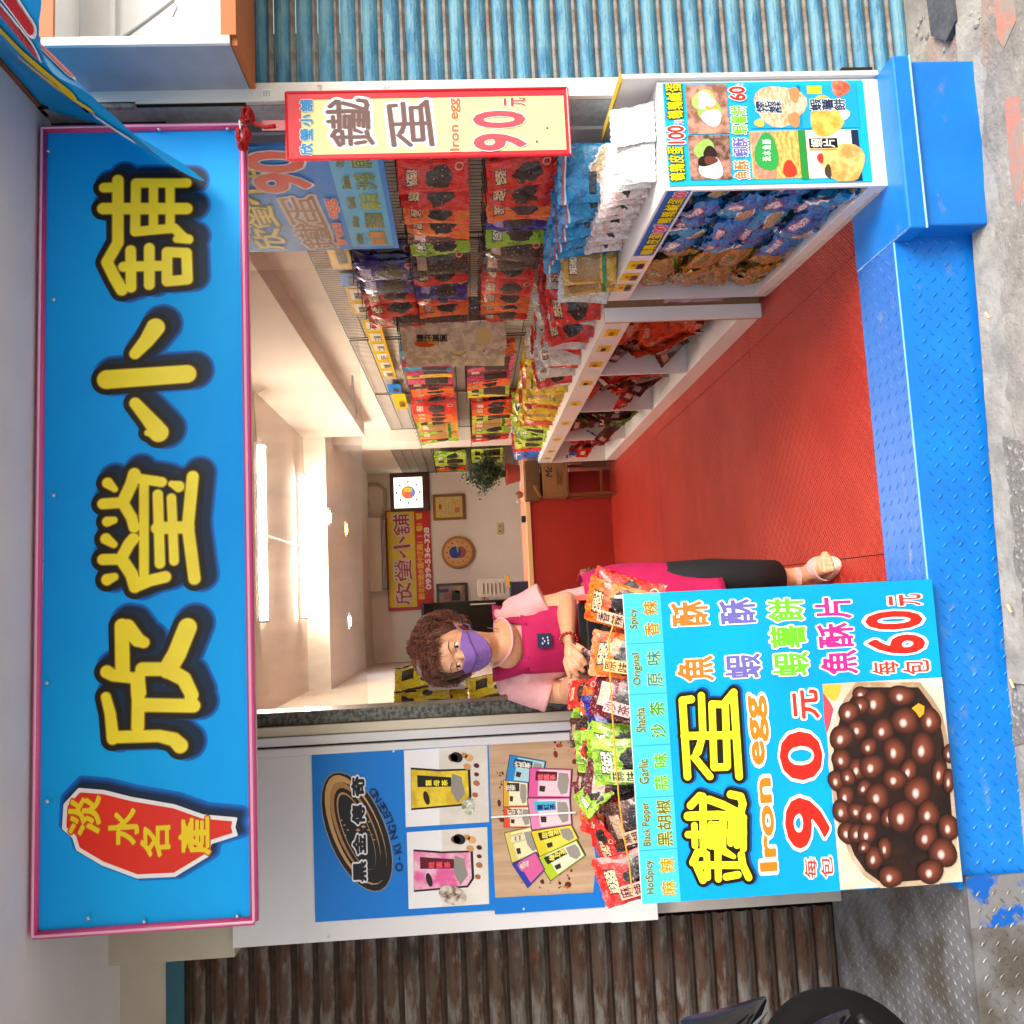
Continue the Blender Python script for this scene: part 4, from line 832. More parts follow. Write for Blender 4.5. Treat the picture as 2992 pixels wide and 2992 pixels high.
wgrid(1.675, 3.70, 5.10, .72, 2.02, 'second wire grid on the right wall from the doorway'); wgrid(1.675, 5.14, 6.48, .72, 2.02, 'third wire grid on the right wall from the doorway'); wgrid(1.675, 6.52, 7.86, .72, 2.02, 'fourth wire grid on the right wall, before the pillar')
wgrid(1.68, 8.75, 10.6, .3, 2.13, 'wire grid on the right wall beyond the pillar', .03)
def hook(x0, x1, y, z, g='wire hooks holding the pouches'):
    pass
def hang_row(name, ys, ztop, cols, size, n_=3, grp='', x0=1.60, dx=.028, yawc=-58, per=None, cat='snack pouch', hs=1.):
    for i, y in enumerate(ys):
        c = cols[i % len(cols)]
        HK.tube([(1.67, y, ztop+.012), (x0-dx*n_-.02, y, ztop+.004), (x0-dx*n_-.028, y, ztop+.016)], .0022, 5)
        for j in range(n_):
            h = {'egg': .255, 'long': .31, 'note': .58, 'small': .2}[size]*hs
            M4 = Matrix.Translation((x0-dx*j, y+rnd.uniform(-.008, .008), ztop)) @ Matrix.Rotation(math.radians(yawc+rnd.uniform(-17, 17)), 4, 'Z') @ Matrix.Rotation(math.radians(rnd.uniform(-5, 9)), 4, 'X') @ Matrix.Rotation(math.radians(rnd.uniform(-6, 6)), 4, 'Y') @ Matrix.Translation((0, 0, -h)) @ Matrix.Diagonal((hs, hs, hs, 1))
            bag(c, size, (i+j) % 4, M4, '%s pouch, %s, %s hook from doorway, %s' % (CN[c], name, ORD[i], ('rearmost', 'middle', 'foremost')[j if n_ == 3 else (0, 2)[j]]), cat, grp)
HK = MB()
hang_row('upper row behind yellow sign', [2.86+.115*i for i in range(6)], 1.52, ['red', 'red', 'orange', 'orange', 'maroon', 'green'], 'egg', 3, 'egg pouches hanging on the first grid', 1.585, .03)
hang_row('lower row behind yellow sign', [2.88+.115*i for i in range(6)], 1.20, ['red', 'red', 'orange', 'purple', 'green', 'brown'], 'egg', 3, 'egg pouches hanging on the first grid', 1.585, .03)
hang_row('top row of second grid', [3.75+.16*i for i in range(5)], 1.80, ['purple', 'purple', 'red', 'red', 'red'], 'egg', 3, 'egg pouches hanging on the second grid', 1.60, .03, hs=1.15)
hang_row('middle row of second grid', [3.66+.14*i for i in range(6)], 1.53, ['brown', 'red', 'purple', 'red', 'orange', 'red'], 'egg', 3, 'egg pouches hanging on the second grid', 1.60, .03)
hang_row('bottom row of second grid', [3.66+.14*i for i in range(6)], 1.21, ['brown', 'red', 'red', 'orange', 'orange', 'red'], 'egg', 3, 'egg pouches hanging on the second grid', 1.60, .03)
hang_row('upper row of slim pouches', [5.12+.115*i for i in range(10)], 1.70, ['sky', 'pink', 'sky', 'pink', 'yellow', 'pink', 'maroon', 'orange', 'orange', 'red'], 'long', 2, 'slim pouches on the third and fourth grids', 1.60, .04, cat='slim pouch')
hang_row('lower row of slim pouches', [5.12+.115*i for i in range(10)], 1.29, ['orange', 'pink', 'brown', 'pink', 'maroon', 'pink', 'orange', 'orange', 'lime', 'yellow'], 'long', 2, 'slim pouches on the third and fourth grids', 1.60, .04, cat='slim pouch')
hang_row('upper row before the pillar', [6.32+.14*i for i in range(10)], 1.72, ['red', 'orange', 'orange', 'lime', 'lime', 'tan', 'green', 'tan', 'red', 'green'], 'long', 3, 'pouches hanging before the pillar', 1.60, .05, hs=1.1)
hang_row('lower row before the pillar', [6.32+.14*i for i in range(10)], 1.26, ['red', 'orange', 'lime', 'lime', 'tan', 'tan', 'green', 'red', 'brown', 'red'], 'long', 3, 'pouches hanging before the pillar', 1.60, .05, hs=1.1)
hang_row('upper row beyond the pillar', [8.9+.13*i for i in range(6)], 1.66, ['green', 'lime', 'green', 'brown', 'red', 'green'], 'long', 2, 'pouches hanging beyond the pillar', 1.60, .05, hs=1.1)
hang_row('lower row beyond the pillar', [8.9+.13*i for i in range(6)], 1.26, ['lime', 'green', 'brown', 'green', 'green', 'red'], 'long', 2, 'pouches hanging beyond the pillar', 1.60, .05, hs=1.1)
# giant banknote-shaped biscuit packs
note = mat('banknote_print', 'e6dcc4', .4, col2='bfae94', vscale=22, thr=(.42, .58), bump=.2, bscale=9, coat=.2)
for i, y in enumerate((4.30, 4.335, 4.37, 4.50, 4.65, 4.82)):
    HK.tube([(1.67, y, 1.66), (1.44, y, 1.655)], .0022, 5)
    r = empty('novelty_pack', (1.50, y, 1.07), ('dark wrapped novelty pack at the back of the banknote packs', 'dark brown novelty pack, second in the banknote stack', 'dark novelty pack just behind the cream banknote pack', 'long cream banknote-style pack with orange flames and seal', 'long banknote-style pack with oval medallion and painted face', 'banknote-style pack hanging last, seen edge on')[i], 'novelty pack', 'banknote-style packs hanging on the grid')
    m4 = frame((1.56 if i < 3 else 1.47, y, 1.07), (math.cos(math.radians(-36)), math.sin(math.radians(-36)), 0), (0, 0, 1))
    tp = lambda x, yy, z, m4=m4: m4 @ Vector((x, z, -yy))
    mb = MB(); wv = lambda z: .02*math.sin(z*7+i)
    def pf(u, v, s=1): return tp((u-.5)*(.10 if i < 3 else .165), wv(v*.58)+s*.006*math.sin(math.pi*u), v*.58)
    mb.grid(lambda u, v: pf(u, v, -1), 5, 14); mb.grid(lambda u, v: pf(u, v, 1), 5, 14); mb.build('wrapper', note if i > 2 else BM['brown'], r, smooth=True)
    if i in (3, 4):
        def on(u, v): q = pf(u, v, -1); return q-(m4.col[2].to_3d())*-.002
        def ov(cu, cv, ru, rv, m, nm, l=1):
            q = [pf(cu+ru*math.cos(t*math.pi/8), cv+rv*math.sin(t*math.pi/8), -1)+m4.col[2].to_3d()*(.0015*l+.005) for t in range(16)]; MB().add(q, [tuple(range(16))]).build(nm, m, r)
        if i == 4:
            ov(.5, .47, .40, .105, ink('8a7a5c'), 'medallion_ring'); ov(.5, .47, .36, .095, ink('d8c88c'), 'medallion', 2); ov(.5, .2, .34, .055, ink('e6e0d6'), 'printed_face'); ov(.5, .12, .36, .05, ink('c9b8a4'), 'printed_body'); ov(.5, .13, .2, .03, ink('b8762c'), 'printed_body', 2); ov(.3, .215, .05, .008, ink('2a2018'), 'printed_eye', 3); ov(.7, .215, .05, .008, ink('2a2018'), 'printed_eye', 3)
            t = '一億円'
        else:
            ov(.5, .22, .3, .08, ink('d8c68a'), 'printed_seal'); ov(.28, .78, .12, .10, ink('c8561c'), 'printed_flame'); ov(.36, .7, .08, .05, ink('e0a030'), 'printed_flame', 2); t = '壹仟萬圓'
        for kk, ch in enumerate(t):
            V, F = textshape(ch, .02, 26); base = m4
            q0 = .86-kk*(.085 if i == 4 else .075)
            mb = MB(); mb.add([pf(.42+(b_-.1)*.30*.9, q0-a*.30*.165/.58*.9, -1)+m4.col[2].to_3d()*.009 for a, b_ in V], F); mb.build('printed_character', ink('3a3430'), r)
hk = HK.build('grid_hooks', WIRE, kind='stuff')
# yellow and blue price strips on top of the grid
def strip(y0, y1, z0, z1, c, cells, name='price_strip', lab=None, txts=None):
    r = empty(name, (1.655, (y0+y1)/2, z0), lab, 'price strip', 'price strips clipped to the grids')
    MB().quad((1.652, y1, z0), (1.652, y0, z0-.01), (1.652, y0, z1-.01), (1.652, y1, z1)).build('strip', ink(c, .2), r)
    bd_ = Board((1.650, y1, z1), (1.650, y0, z1-.01), (1.650, y1, z0), r, n=.0006, base=.0003)
    for i in range(cells):
        u = (i+.15)/cells
        if c == 'e6bc14' and cells > 1: bd_.rect('label_card', u, .16, (i+.85)/cells, .84, 1, ink('e2dcc8'))
        if txts and i < len(txts): bd_.text(txts[i], u+.02/cells, .78, .5 if len(txts[i]) > 1 else .7, '3a2a18', .03, 2, None, asp=1., pitch=.9)
# seen from the shop these read from the back towards the door
strip(3.55, 3.98, 1.83, 1.93, 'e6bc14', 1, lab='yellow price strip nearest the doorway reading snack prices', txts=['滷蛋獨立包裝20'])
strip(4.03, 4.20, 1.82, 1.92, '1e78c8', 1, lab='short blue price strip beside the first yellow one', txts=['促銷'])
strip(4.20, 4.62, 1.82, 1.92, 'e6bc14', 2, lab='yellow price strip with two cards after the first blue strip', txts=['鳥蛋', '鐵蛋'])
strip(4.72, 5.95, 1.80, 1.90, 'e6bc14', 6, lab='long yellow price strip with six cards on the third grid', txts=['魚乾', '肉乾', '豆干', '二兩', '三兩', '一斤'])
strip(6.15, 6.42, 1.80, 1.90, '1e78c8', 1, lab='small blue price strip on the fourth grid', txts=['特價'])
strip(6.44, 6.95, 1.79, 1.89, 'e6bc14', 1, lab='last yellow price strip before the pillar', txts=['新品上市'])
# ------------------------------------------------------------------ counter box in front of the shop
BY = 2.34; BX0, BX1, BZ = -.832, .003, .897
ctr = empty('display_counter', (-.41, 2.6, 0), 'tall blue fronted display box advertising iron eggs in front of the shopkeeper', 'display counter')
bx('front_board', BX0, BX1, BY, BY+.012, .005, BZ, M['white'], ctr); bx('side_board', BX0, BX0+.01, BY+.013, 2.88, .005, .86, WH, ctr); bx('side_board', BX1-.012, BX1-.002, BY+.013, 2.88, .005, .90, WH, ctr)
bx('back_board', BX0, BX1, 2.881, 2.893, .005, .955, mat('red_plastic', 'd01820', .3), ctr, bev=.002); bx('tray', BX0+.011, BX1-.013, BY+.013, 2.88, .74, .755, WH, ctr)
bx('side_rim', BX1-.014, BX1+.006, 2.56, 2.90, .90, .965, mat('red_plastic_rim', 'e02028', .3), ctr, bev=.003)
KB = Board((BX0, BY-.0005, BZ), (BX1, BY-.0005, BZ), (BX0, BY-.0005, .005), ctr, n=.0005, base=.0003)
cyan = mat('poster_cyan', '00a2ea', .45, col2='0094de', vscale=1.5, thr=(.4, .6), spec=.25); KB.rect('blue_face', 0, 0, 1, 1, 0, cyan)
def kb(x, y): q = PY(x, y, BY-.001); return ((q.x-BX0)/(BX1-BX0), (BZ-q.z)/(BZ-.005))
ka = lambda a, b: (1850+a/3.22, 2150+b/3.22); kc = lambda a, b: (1850+a/3.22, 1700+b/3.22); kd = lambda a, b: (2350+a/3.22, 1600+b/3.22)
# flavour strip
u_, v_ = kb(1980, 2640); KB.rect('flavour_strip', 0, 0, 1, .118, 1, ink('48c4f0'))
FL = [('麻辣', 'HotSpicy', 'e08a10'), ('黑胡椒', 'Black Pepper', '6a5a10'), ('蒜味', 'Garlic', '52b41c'), ('沙茶', 'Shacha', '2a8a2a'), ('原味', 'Original', '1a7a8a'), ('香辣', 'Spicy', 'd8641e')]
for i, (t, e, c) in enumerate(FL):
    u0 = i/6
    if i: KB.rect('strip_line', u0-.0012, .0, u0+.0012, .118, 2, ink('2f9ac0'))
    n_ = len(t); w6 = 1/6
    for j, ch in enumerate(t):
        cu = u0+w6*((.27, .70)[j] if n_ == 2 else (.2, .5, .8)[j]); hw = .023; fit(KB, ch, (cu-hw, .060, cu+hw, .106), c, 'c9e88a', off=.008, oo=.03, l=4)
    el_ = min(.0138*len(e), .145)*.95; fit(KB, e, (u0+w6*.5-el_/2, .014, u0+w6*.5+el_/2, .044), '5c5408', 'd4e89a', off=.012, oo=.03, l=4)
def kbrush(ch, cid, extra, cols, l=3):
    al = [p for s in CH[ch] for p in s[1:]]; st_ = []; kk = BY/FOC
    for s in CH[ch]: st_.append([(s[0][0]*kk, s[0][1]*kk)]+[(q.x-BX0, q.z-BZ) for q in (PY(a, b, BY-.001) for a, b in s[1:])])
    for i, (e, c, lay, nm, sh) in enumerate(cols):
        V, F = stroke_shape(st_, e, 120); KB.flat(nm, [(a+sh[0], b+sh[1]) for a, b in V], F, lay, c if not isinstance(c, str) else ink(c), (0, 0), 1)
for ch in '鐵蛋': kbrush(ch, 0, 0, [(.016, '0090d8', 1.4, 'printed_shadow', (.004, -.006)), (.011, '0a4a86', 2.0, 'printed_shadow', (.002, -.004)), (.0085, '1a1408', 2.6, 'outline', (0, 0)), (0, 'fbf12a', 3.4, 'character', (0, 0))])
def ktxt(t, xy, h, col, out='ffffff', off=.05, oo=.08, asp=1., pitch=None, l=4, **k): u, v = kb(*xy); KB.text(t, u, v, h, col, off, l, out, oo, asp, pitch=pitch, **k)
def kfit(t, f, x0, x1, y0, y1, col, out='ffffff', **k):
    """x0..x1 top to bottom, y0..y1 right to left in crop coordinates"""
    a, b_, c_, d_ = kb(*f(x0, y1)), kb(*f(x1, y1)), kb(*f(x0, y0)), kb(*f(x1, y0))
    fit(KB, t, ((a[0]+b_[0])/2, (a[1]+c_[1])/2, (c_[0]+d_[0])/2, (b_[1]+d_[1])/2), col, out, **k)
kfit('Iron', ka, 1160, 1325, 395, 1275, 'f07c1c', off=.03, oo=.07); kfit('egg', kc, 1095, 1275, 1065, 1720, 'f07c1c', off=.03, oo=.07)
# big 90
def ring(cx, cy, rx, ry, w_, lay, col, name, n_=40, a0=0, a1=360):
    vs = []; 
    for i in range(n_+1):
        t = math.radians(a0+(a1-a0)*i/n_)
        for k_ in (0, 1):
            fx, fy = (rx+w_*(1 if k_ else -1), ry+w_*(1 if k_ else -1)); x, y = cx+fx*math.cos(t), cy+fy*math.sin(t); vs.append(KB.pt(*[x/KB.W, y/KB.H], lay))
    MB().add(vs, [(2*i, 2*i+1, 2*i+3, 2*i+2) for i in range(n_)]).build(name, col if not isinstance(col, str) else ink(col), ctr)
def kpos(xy): u, v = kb(*xy); return (u*KB.W, v*KB.H)
def numeral(t, u, v, h, asp, off, oo, c='e3261c', res=34): KB.text(t, u, v, h, c, off, 4, 'ffffff', oo, asp, res=res)
kfit('0', kc, 1375, 1778, 1405, 1865, 'e3261c', off=.025, oo=.035, l=5); kfit('9', ka, 1425, 1840, 575, 1055, 'e3261c', off=.025, oo=.035, l=5)
kfit('元', kc, 1500, 1745, 1012, 1290, 'e3372a', off=.03, oo=.06); kfit('每', ka, 1608, 1728, 1150, 1335, 'e3372a', off=.015, oo=.09); kfit('包', ka, 1762, 1876, 1135, 1330, 'e3372a', off=.015, oo=.09)
for t, f, x0, x1, y0, y1, c in (('魚', kc, 408, 755, 700, 935, 'f0762a'), ('酥', kc, 355, 705, 185, 415, 'f0762a'), ('蝦', kc, 860, 1200, 680, 908, '6a64b0'), ('酥', kc, 810, 1150, 165, 395, '6a64b0'), ('蝦', kc, 1312, 1652, 662, 886, '6cc42c'), ('薯', kc, 1285, 1625, 410, 626, '6cc42c'), ('餅', kc, 1262, 1605, 155, 376, '6cc42c'),
    ('魚', kd, 150, 497, 965, 1192, 'ea2a8a'), ('酥', kd, 122, 462, 710, 940, 'ea2a8a'), ('片', kd, 98, 440, 468, 670, 'ea2a8a')): kfit(t, f, x0, x1, y0, y1, c, off=.022, oo=.05)
kfit('6', kd, 592, 1135, 820, 1002, 'e3261c', off=.03, oo=.05, l=5); kfit('0', kd, 568, 1110, 595, 772, 'e3261c', off=.03, oo=.05, l=5); kfit('元', kd, 790, 1100, 440, 548, 'e3372a', off=.02, oo=.06); kfit('每', kd, 632, 882, 1070, 1195, 'e3372a', off=.015, oo=.07); kfit('包', kd, 922, 1172, 1058, 1192, 'e3372a', off=.015, oo=.07)
# printed photograph of glossy eggs in a bowl
ke = lambda a, b: (2300+a/2.792, 2000+b/2.792)
u0, v0 = kb(*ke(430, 1670)); u1, v1 = kb(*ke(1280, 5)); u1 = kb(*ke(1240, -10))[0]
p0 = kb(*ke(432, 1672)); p1 = kb(*ke(285, -5)); 
KB.poly('egg_picture', [(p0[0], p0[1]), (p1[0], p1[1]), (p1[0], .9995), (p0[0], .9995)], 5, flatmat('picture_backdrop', 'e6d8c4', 'cdb49a', 6))
def kpoly(name, pts, l, m): KB.poly(name, [(max(.0005, u), min(.9995, v)) for u, v in (kb(*ke(a, b)) for a, b in pts)], l, m)
kpoly('picture_red', [(285, 60), (345, 140), (375, 200), (345, 330), (320, 400), (300, 300)], 5.6, ink('d84a56')); kpoly('picture_yellow', [(288, 0), (440, 0), (420, 90), (395, 130), (360, 130), (290, 70)], 5.7, ink('e8b040'))
bowl = [(330, 640), (345, 430), (400, 230), (480, 90), (560, -20), (1080, -20), (1180, 110), (1260, 240), (1300, 420), (1330, 640), (1360, 900), (1385, 1200), (1370, 1360), (1300, 1480), (1240, 1625), (760, 1660), (620, 1560), (520, 1420), (440, 1220), (380, 1000)]
kpoly('bowl_rim', bowl, 6.2, flatmat('bowl_print', 'c8b49e', 'a08468', 10)); kpoly('bowl_dark', [(ce_[0]+(a-ce_[0])*.93, ce_[1]+(b-ce_[1])*.95) for ce_ in ((860, 800),) for a, b in bowl], 6.8, flatmat('sauce_print', '120706', '2a100a', 12))
def eggmat():
    m = mat('printed_egg', '3a1208', .34); g = NG(m); tc, u, v = uvn(g)
    du = g.math('SUBTRACT', u, .5); dv = g.math('SUBTRACT', v, .5); r = g.math('SQRT', g.math('ADD', g.math('MULTIPLY', du, du), g.math('MULTIPLY', dv, dv)))
    rp = g.new('ShaderNodeValToRGB'); g.n.links.new(r, rp.inputs[0]); e = rp.color_ramp; e.elements[0].position = 0; e.elements[0].color = (*L('8a4834'), 1); e.elements[1].position = .5; e.elements[1].color = (*L('1a0a06'), 1); x = e.elements.new(.36); x.color = (*L('4c2014'), 1)
    hu = g.math('SUBTRACT', u, .44); hv = g.math('SUBTRACT', v, .58); h = g.math('SQRT', g.math('ADD', g.math('MULTIPLY', hu, hu), g.math('MULTIPLY', g.math('MULTIPLY', hv, hv), .6)))
    hr = g.new('ShaderNodeMapRange'); g.n.links.new(h, hr.inputs[0]); hr.inputs[1].default_value = .15; hr.inputs[2].default_value = .0; g.n.links.new(g.mix(hr.outputs[0], rp.outputs[0], 'efe2dc'), g.p.inputs['Base Color']); return m
EG = eggmat()
eggs = [(600, 75, 60, 45), (925, 90, 95, 75), (710, 145, 82, 105), (595, 170, 60, 60), (500, 225, 78, 70), (955, 295, 110, 92), (1160, 290, 75, 95), (570, 365, 62, 72), (775, 370, 72, 92), (440, 430, 85, 90), (660, 505, 60, 60), (1100, 520, 92, 118), (870, 540, 85, 100), (440, 610, 66, 78), (565, 690, 60, 85), (685, 665, 85, 92), (985, 700, 60, 85),
    (1235, 720, 55, 90), (395, 780, 60, 68), (490, 750, 50, 60), (870, 770, 82, 80), (1055, 865, 92, 118), (620, 840, 50, 55), (470, 910, 60, 78), (730, 910, 90, 92), (440, 1030, 68, 80), (560, 1030, 60, 60), (670, 1060, 68, 85), (830, 1080, 60, 70), (930, 1070, 105, 115), (1145, 1050, 85, 92), (1310, 1160, 78, 90), (480, 1205, 58, 80), (565, 1210, 60, 72), (645, 1215, 62, 80), (1125, 1240, 82, 95),
    (700, 1410, 66, 78), (790, 1330, 45, 75), (1260, 1365, 100, 108), (835, 1560, 80, 82), (1160, 1520, 88, 92), (620, 1320, 40, 40), (1310, 780, 40, 80), (1310, 560, 35, 60)]
for i, (a, b, ra, rb) in enumerate(eggs):
    ra, rb = ra*1.02+14, rb*1.02+14
    V = []; uv = [(.5, .5)]; cuv = kb(*ke(a, b)); V.append(KB.pt(cuv[0], cuv[1], 7.4+i*.12))
    for t in range(20):
        q = t*math.pi/10; w_ = 1+.07*math.sin(2*q+i)+.04*math.sin(3*q+i*2.3); uu, vv = kb(*ke(a+ra*w_*math.cos(q), b+rb*w_*math.sin(q))); V.append(KB.pt(max(.001, min(uu, .999)), min(vv, .999), 7.4+i*.12)); uv.append((.5+.5*math.cos(q), .5+.5*math.sin(q)))
    mb = MB(); mb.add(V, [(0, 1+t, 1+(t+1) % 20) for t in range(20)], 0, uv); mb.build('printed_egg', EG, ctr)
kpoly('picture_garnish', [(1005, 190), (1060, 150), (1110, 175), (1105, 235), (1070, 270), (1040, 225)], 14, ink('e89a2c'))
# pouches standing in the counter box
rows = [(2.44, .772, ['red', 'brown', 'green', 'maroon', 'orange', 'orange'], 2.2), (2.55, .775, ['red', 'maroon', 'green', 'purple', 'orange', 'orange'], 0), (2.66, .79, ['red', 'brown', 'green', 'maroon', 'orange', 'orange'], 0), (2.77, .80, ['red', 'maroon', 'green', 'orange', 'red'], 0)]
CT = {'red': '麻辣', 'brown': '黑胡椒', 'green': '蒜味', 'maroon': '沙茶', 'orange': '原味'}
BM['spicy'] = BM['orange']
rn = ['front', 'second', 'third', 'rearmost']
for ri, (y, z, cols, _) in enumerate(rows):
    for i, c in enumerate(cols):
        if (ri == 3 and i > 2) or (ri == 2 and i > 3): continue
        x = -.755+i*.137+(.02 if ri % 2 else 0)+rnd.uniform(-.008, .008)
        t = ('red' if (c == 'orange' and i == 5) else c)
        M4 = Matrix.Translation((x, y, z+rnd.uniform(-.004, .012)-(.035 if (ri == 1 and i > 3) else 0))) @ Matrix.Rotation(math.radians(rnd.uniform(-16, 16)), 4, 'Z') @ Matrix.Rotation(math.radians(-24+rnd.uniform(-10, 10)), 4, 'X') @ Matrix.Rotation(math.radians(rnd.uniform(-24, 24)), 4, 'Y') @ Matrix.Diagonal((.9, .9, .96, 1))
        o = bag(t if ri or i < 5 else 'orange', 'ctr', (i+ri) % 4, M4, '%s egg pouch in the %s row of the counter box, %s from the left' % (CN[t if ri or i < 5 else 'orange'], rn[ri], ORD[i]), 'egg pouch', 'egg pouches in the counter box', 'egg_pouch')
        if ri == 0:
            txt = (['麻辣', '黑胡椒', '蒜味', '沙茶', '原味', '香辣'])[i]
            mb = MB(); lab = MB(); n_ = len(txt)
            # a vertical name panel on the pouch face
            zc, zh = (.135, .085)
            f = lambda x_, z_, d: (x_, -.0235-d-.012*max(0, math.sin(math.pi*z_/.235))**.5, z_)
            lab.grid(lambda a, b: f(-.055+a*.04, zc-zh/2+b*zh, .004), 2, 6); lab.build('name_panel', ink(('e8a898', 'c8a890', 'c8d890', 'd8a0a0', 'f0b070', 'f0b8a0')[i], .25), o)
            for kk, ch in enumerate(txt):
                V, F = textshape(ch, .0, 26); s_ = zh/n_*.95
                mb.add([f(-.052+a*.034, zc+zh/2-(kk+.86)*zh/n_+b*s_, .0065) for a, b in V], F)
            mb.build('lettering', ink('2a1608', .25), o)
bag('orange', 'ctr', 1, pose((-.10, 2.60, .84), math.radians(30), math.radians(60), 0), 'orange egg pouch held between the shopkeeper and the front row', 'egg pouch', 'egg pouches in the counter box', 'egg_pouch')
for i in range(9):
    c = ('red', 'orange', 'maroon', 'green', 'red', 'brown', 'orange', 'red', 'maroon')[i]; x = -.76+i*.066
    bag(c, 'small', i % 4, Matrix.Translation((x, 2.60+.07*(i % 3), .925+.012*(i % 2))) @ Matrix.Rotation(math.radians(rnd.uniform(-40, 40)), 4, 'Z') @ Matrix.Rotation(math.radians(-48+rnd.uniform(-12, 12)), 4, 'X') @ Matrix.Rotation(math.radians(rnd.uniform(-30, 30)), 4, 'Y') @ Matrix.Diagonal((.8, .8, .55, 1)), 'small %s pouch strewn across the counter box, %s from the left' % (CN[c], ORD[i]), 'egg pouch', 'egg pouches in the counter box', 'egg_pouch')
bt = empty('black_tray', (-.07, 2.75, .93), 'black plastic tray lying in the box beside her forearm', 'tray'); bx('rim', -.17, -.02, 2.70, 2.72, .90, .955, M['black'], bt, bev=.003); bx('base', -.17, -.02, 2.721, 2.84, .90, .91, M['black'], bt); bx('rim', -.17, -.02, 2.841, 2.855, .90, .965, M['black'], bt, bev=.003)
co = MB(); pts = [PY(x, y, 2.375) for x, y in ((1800, 1800), (1778, 1870), (1782, 1960), (1790, 2100), (1800, 2230), (1808, 2330), (1822, 2440), (1838, 2520), (1848, 2610))]
co.tube(pts, .0022, 6).build('elastic_cord', mat('orange_elastic', 'e89a20', .5), label='thin orange elastic cord stretched across the front row of egg pouches', cat='cord')
# ================================================================== yellow price sign, red knot, hanging blue board
ps = empty('price_sign', (1.55, 2.57, .94), 'pale yellow iron egg price sign with red border beside the doorway', 'price sign')
px0, px1, pz0, pz1 = 1.437, 1.667, .937, 1.852
bx('panel', px0, px1, 2.572, 2.580, pz0, pz1, mat('red_border', 'e02a3c', .35), ps, bev=.001)
PB = Board((px0, 2.5715, pz1), (px1, 2.5715, pz1), (px0, 2.5715, pz0), ps, n=.0005, base=.0004)
PB.rect('face', .07, .052, .885, .985, 0, mat('pale_yellow_vinyl', 'e2dc9c', .5, spec=.2))
for a, b_ in (((px0, pz0), (px0, pz1)), ((px1, pz0), (px1, pz1)), ((px0, pz0), (px1, pz0)), ((px0, pz1), (px1, pz1))): MB().tube([(a[0], 2.572, a[1]), (b_[0], 2.572, b_[1])], .0045, 6).build('piping', mat('red_piping', 'd8152c', .25), ps)
def pu(x, y): q = PY(x, y, 2.571); return ((q.x-px0)/(px1-px0), (pz1-q.z)/(pz1-pz0))
def pfit(t, x0, x1, y0, y1, col, out, **k): a, b_ = pu(x0, y1), pu(x1, y0); fit(PB, t, (a[0], a[1], b_[0], b_[1]), col, out, **k)
for i, ch in enumerate('欣瑩小舖'): pfit(ch, 877, 914, 455-i*42.5-36, 455-i*42.5, '2f88c8', 'dcdcc0', off=.035, oo=.05)
def pbrush(ch, x0, x1, y0, y1):
    a, b_ = pu(x0, y1), pu(x1, y0); wd = (b_[0]-a[0])*PB.W; ht = (b_[1]-a[1])*PB.H; st_, S = strokes_on(None, ch, 1., .8)
    yy = [q[1] for s_ in st_ for q in s_[1:]]; rr = .05; eh = max(yy)-min(yy)+2*rr; sz = ht/eh; asp = wd/(sz*(1+2*rr))
    brush(PB, ch, (a[0]+b_[0])/2, (a[1]+b_[1])/2, sz, [(.06, 'ffffff'), (.012, '9a8482'), (0, '6e5452')], w=.8, l=2, asp=asp, n=90)
pbrush('鐵', 953, 1093, 286, 432); pbrush('蛋', 1132, 1266, 290, 432)
pfit('Iron egg', 1314, 1345, 287, 442, 'e2703c', 'f4f0e0', off=.03, oo=.05); pfit('0', 1382, 1534, 323, 377, 'e4525c', 'f4f4ee', off=.03, oo=.02, l=5); pfit('9', 1384, 1538, 389, 443, 'e4525c', 'f4f4ee', off=.03, oo=.02, l=5); pfit('元', 1472, 1536, 285, 311, 'dc4a50', 'f4f4ee', off=.02, oo=.03)
for u, v in ((.35, .07), (.4, .92), (.2, .88), (.5, .5)): q = PB.pt(u, v, 1); MB().lathe([(0, -.003), (.003, -.002), (.004, 0)], q, (0, 1, 0), 8).build('screw', mat('rusty_screw', '6a5a2a', .5), ps)
# red cord knot on the sign corner
RC = mat('red_cord', 'b80c10', .55, var=.3, vscale=90, bump=.8, bscale=160)
kn = empty('cord_knot', (1.55, 2.55, 1.95), 'red ornamental cord knot tied at the lower right sign corner', 'cord knot')
def coil(name, c, r1, r2, n_, th, ax=0):
    mb = MB()
    for k in range(n_):
        pts = []; ph = rnd.uniform(0, 6)
        for i in range(13):
            t = i*2*math.pi/12; pts.append(Vector(c)+Vector((math.cos(t)*(r1-.004*k)+rnd.uniform(-.001, .001), -.006*k+.012*math.sin(t*2+ph), math.sin(t)*(r2-.004*k))))
        mb.tube(pts, th, 6, cap=False)
    mb.build(name, RC, kn, smooth=True)
q = PY(712, 400, 2.56); coil('coil', q, .034, .022, 4, .0045); q = PY(722, 340, 2.56); coil('coil', q, .026, .02, 4, .0045); q = PY(708, 425, 2.55); coil('coil', q, .016, .013, 3, .0045)
q0, q1, q2 = PY(745, 360, 2.555), PY(775, 372, 2.55), PY(806, 368, 2.55); MB().tube([q0, q1, q2], [.007, .006, .007], 8).build('tail', RC, kn, smooth=True)
q = PY(705, 371, 2.545); mb = MB(); mb.tube([q+V3(-.02, .01, -.004), q+V3(-.012, -.012, 0), q+V3(.012, -.014, .002), q+V3(.022, .008, 0)], .003, 6); mb.build('tie', mat('white_wire_tie', 'd8d4d0', .3), kn)
qa, qb = PY(765, 353, 2.59), PY(840, 380, 2.59); bx('paper_strip', min(qa.x, qb.x), max(qa.x, qb.x), 2.588, 2.592, min(qa.z, qb.z), max(qa.z, qb.z), ink('e08a90'), label='faded pink paper strip under the red knot', cat='paper strip')
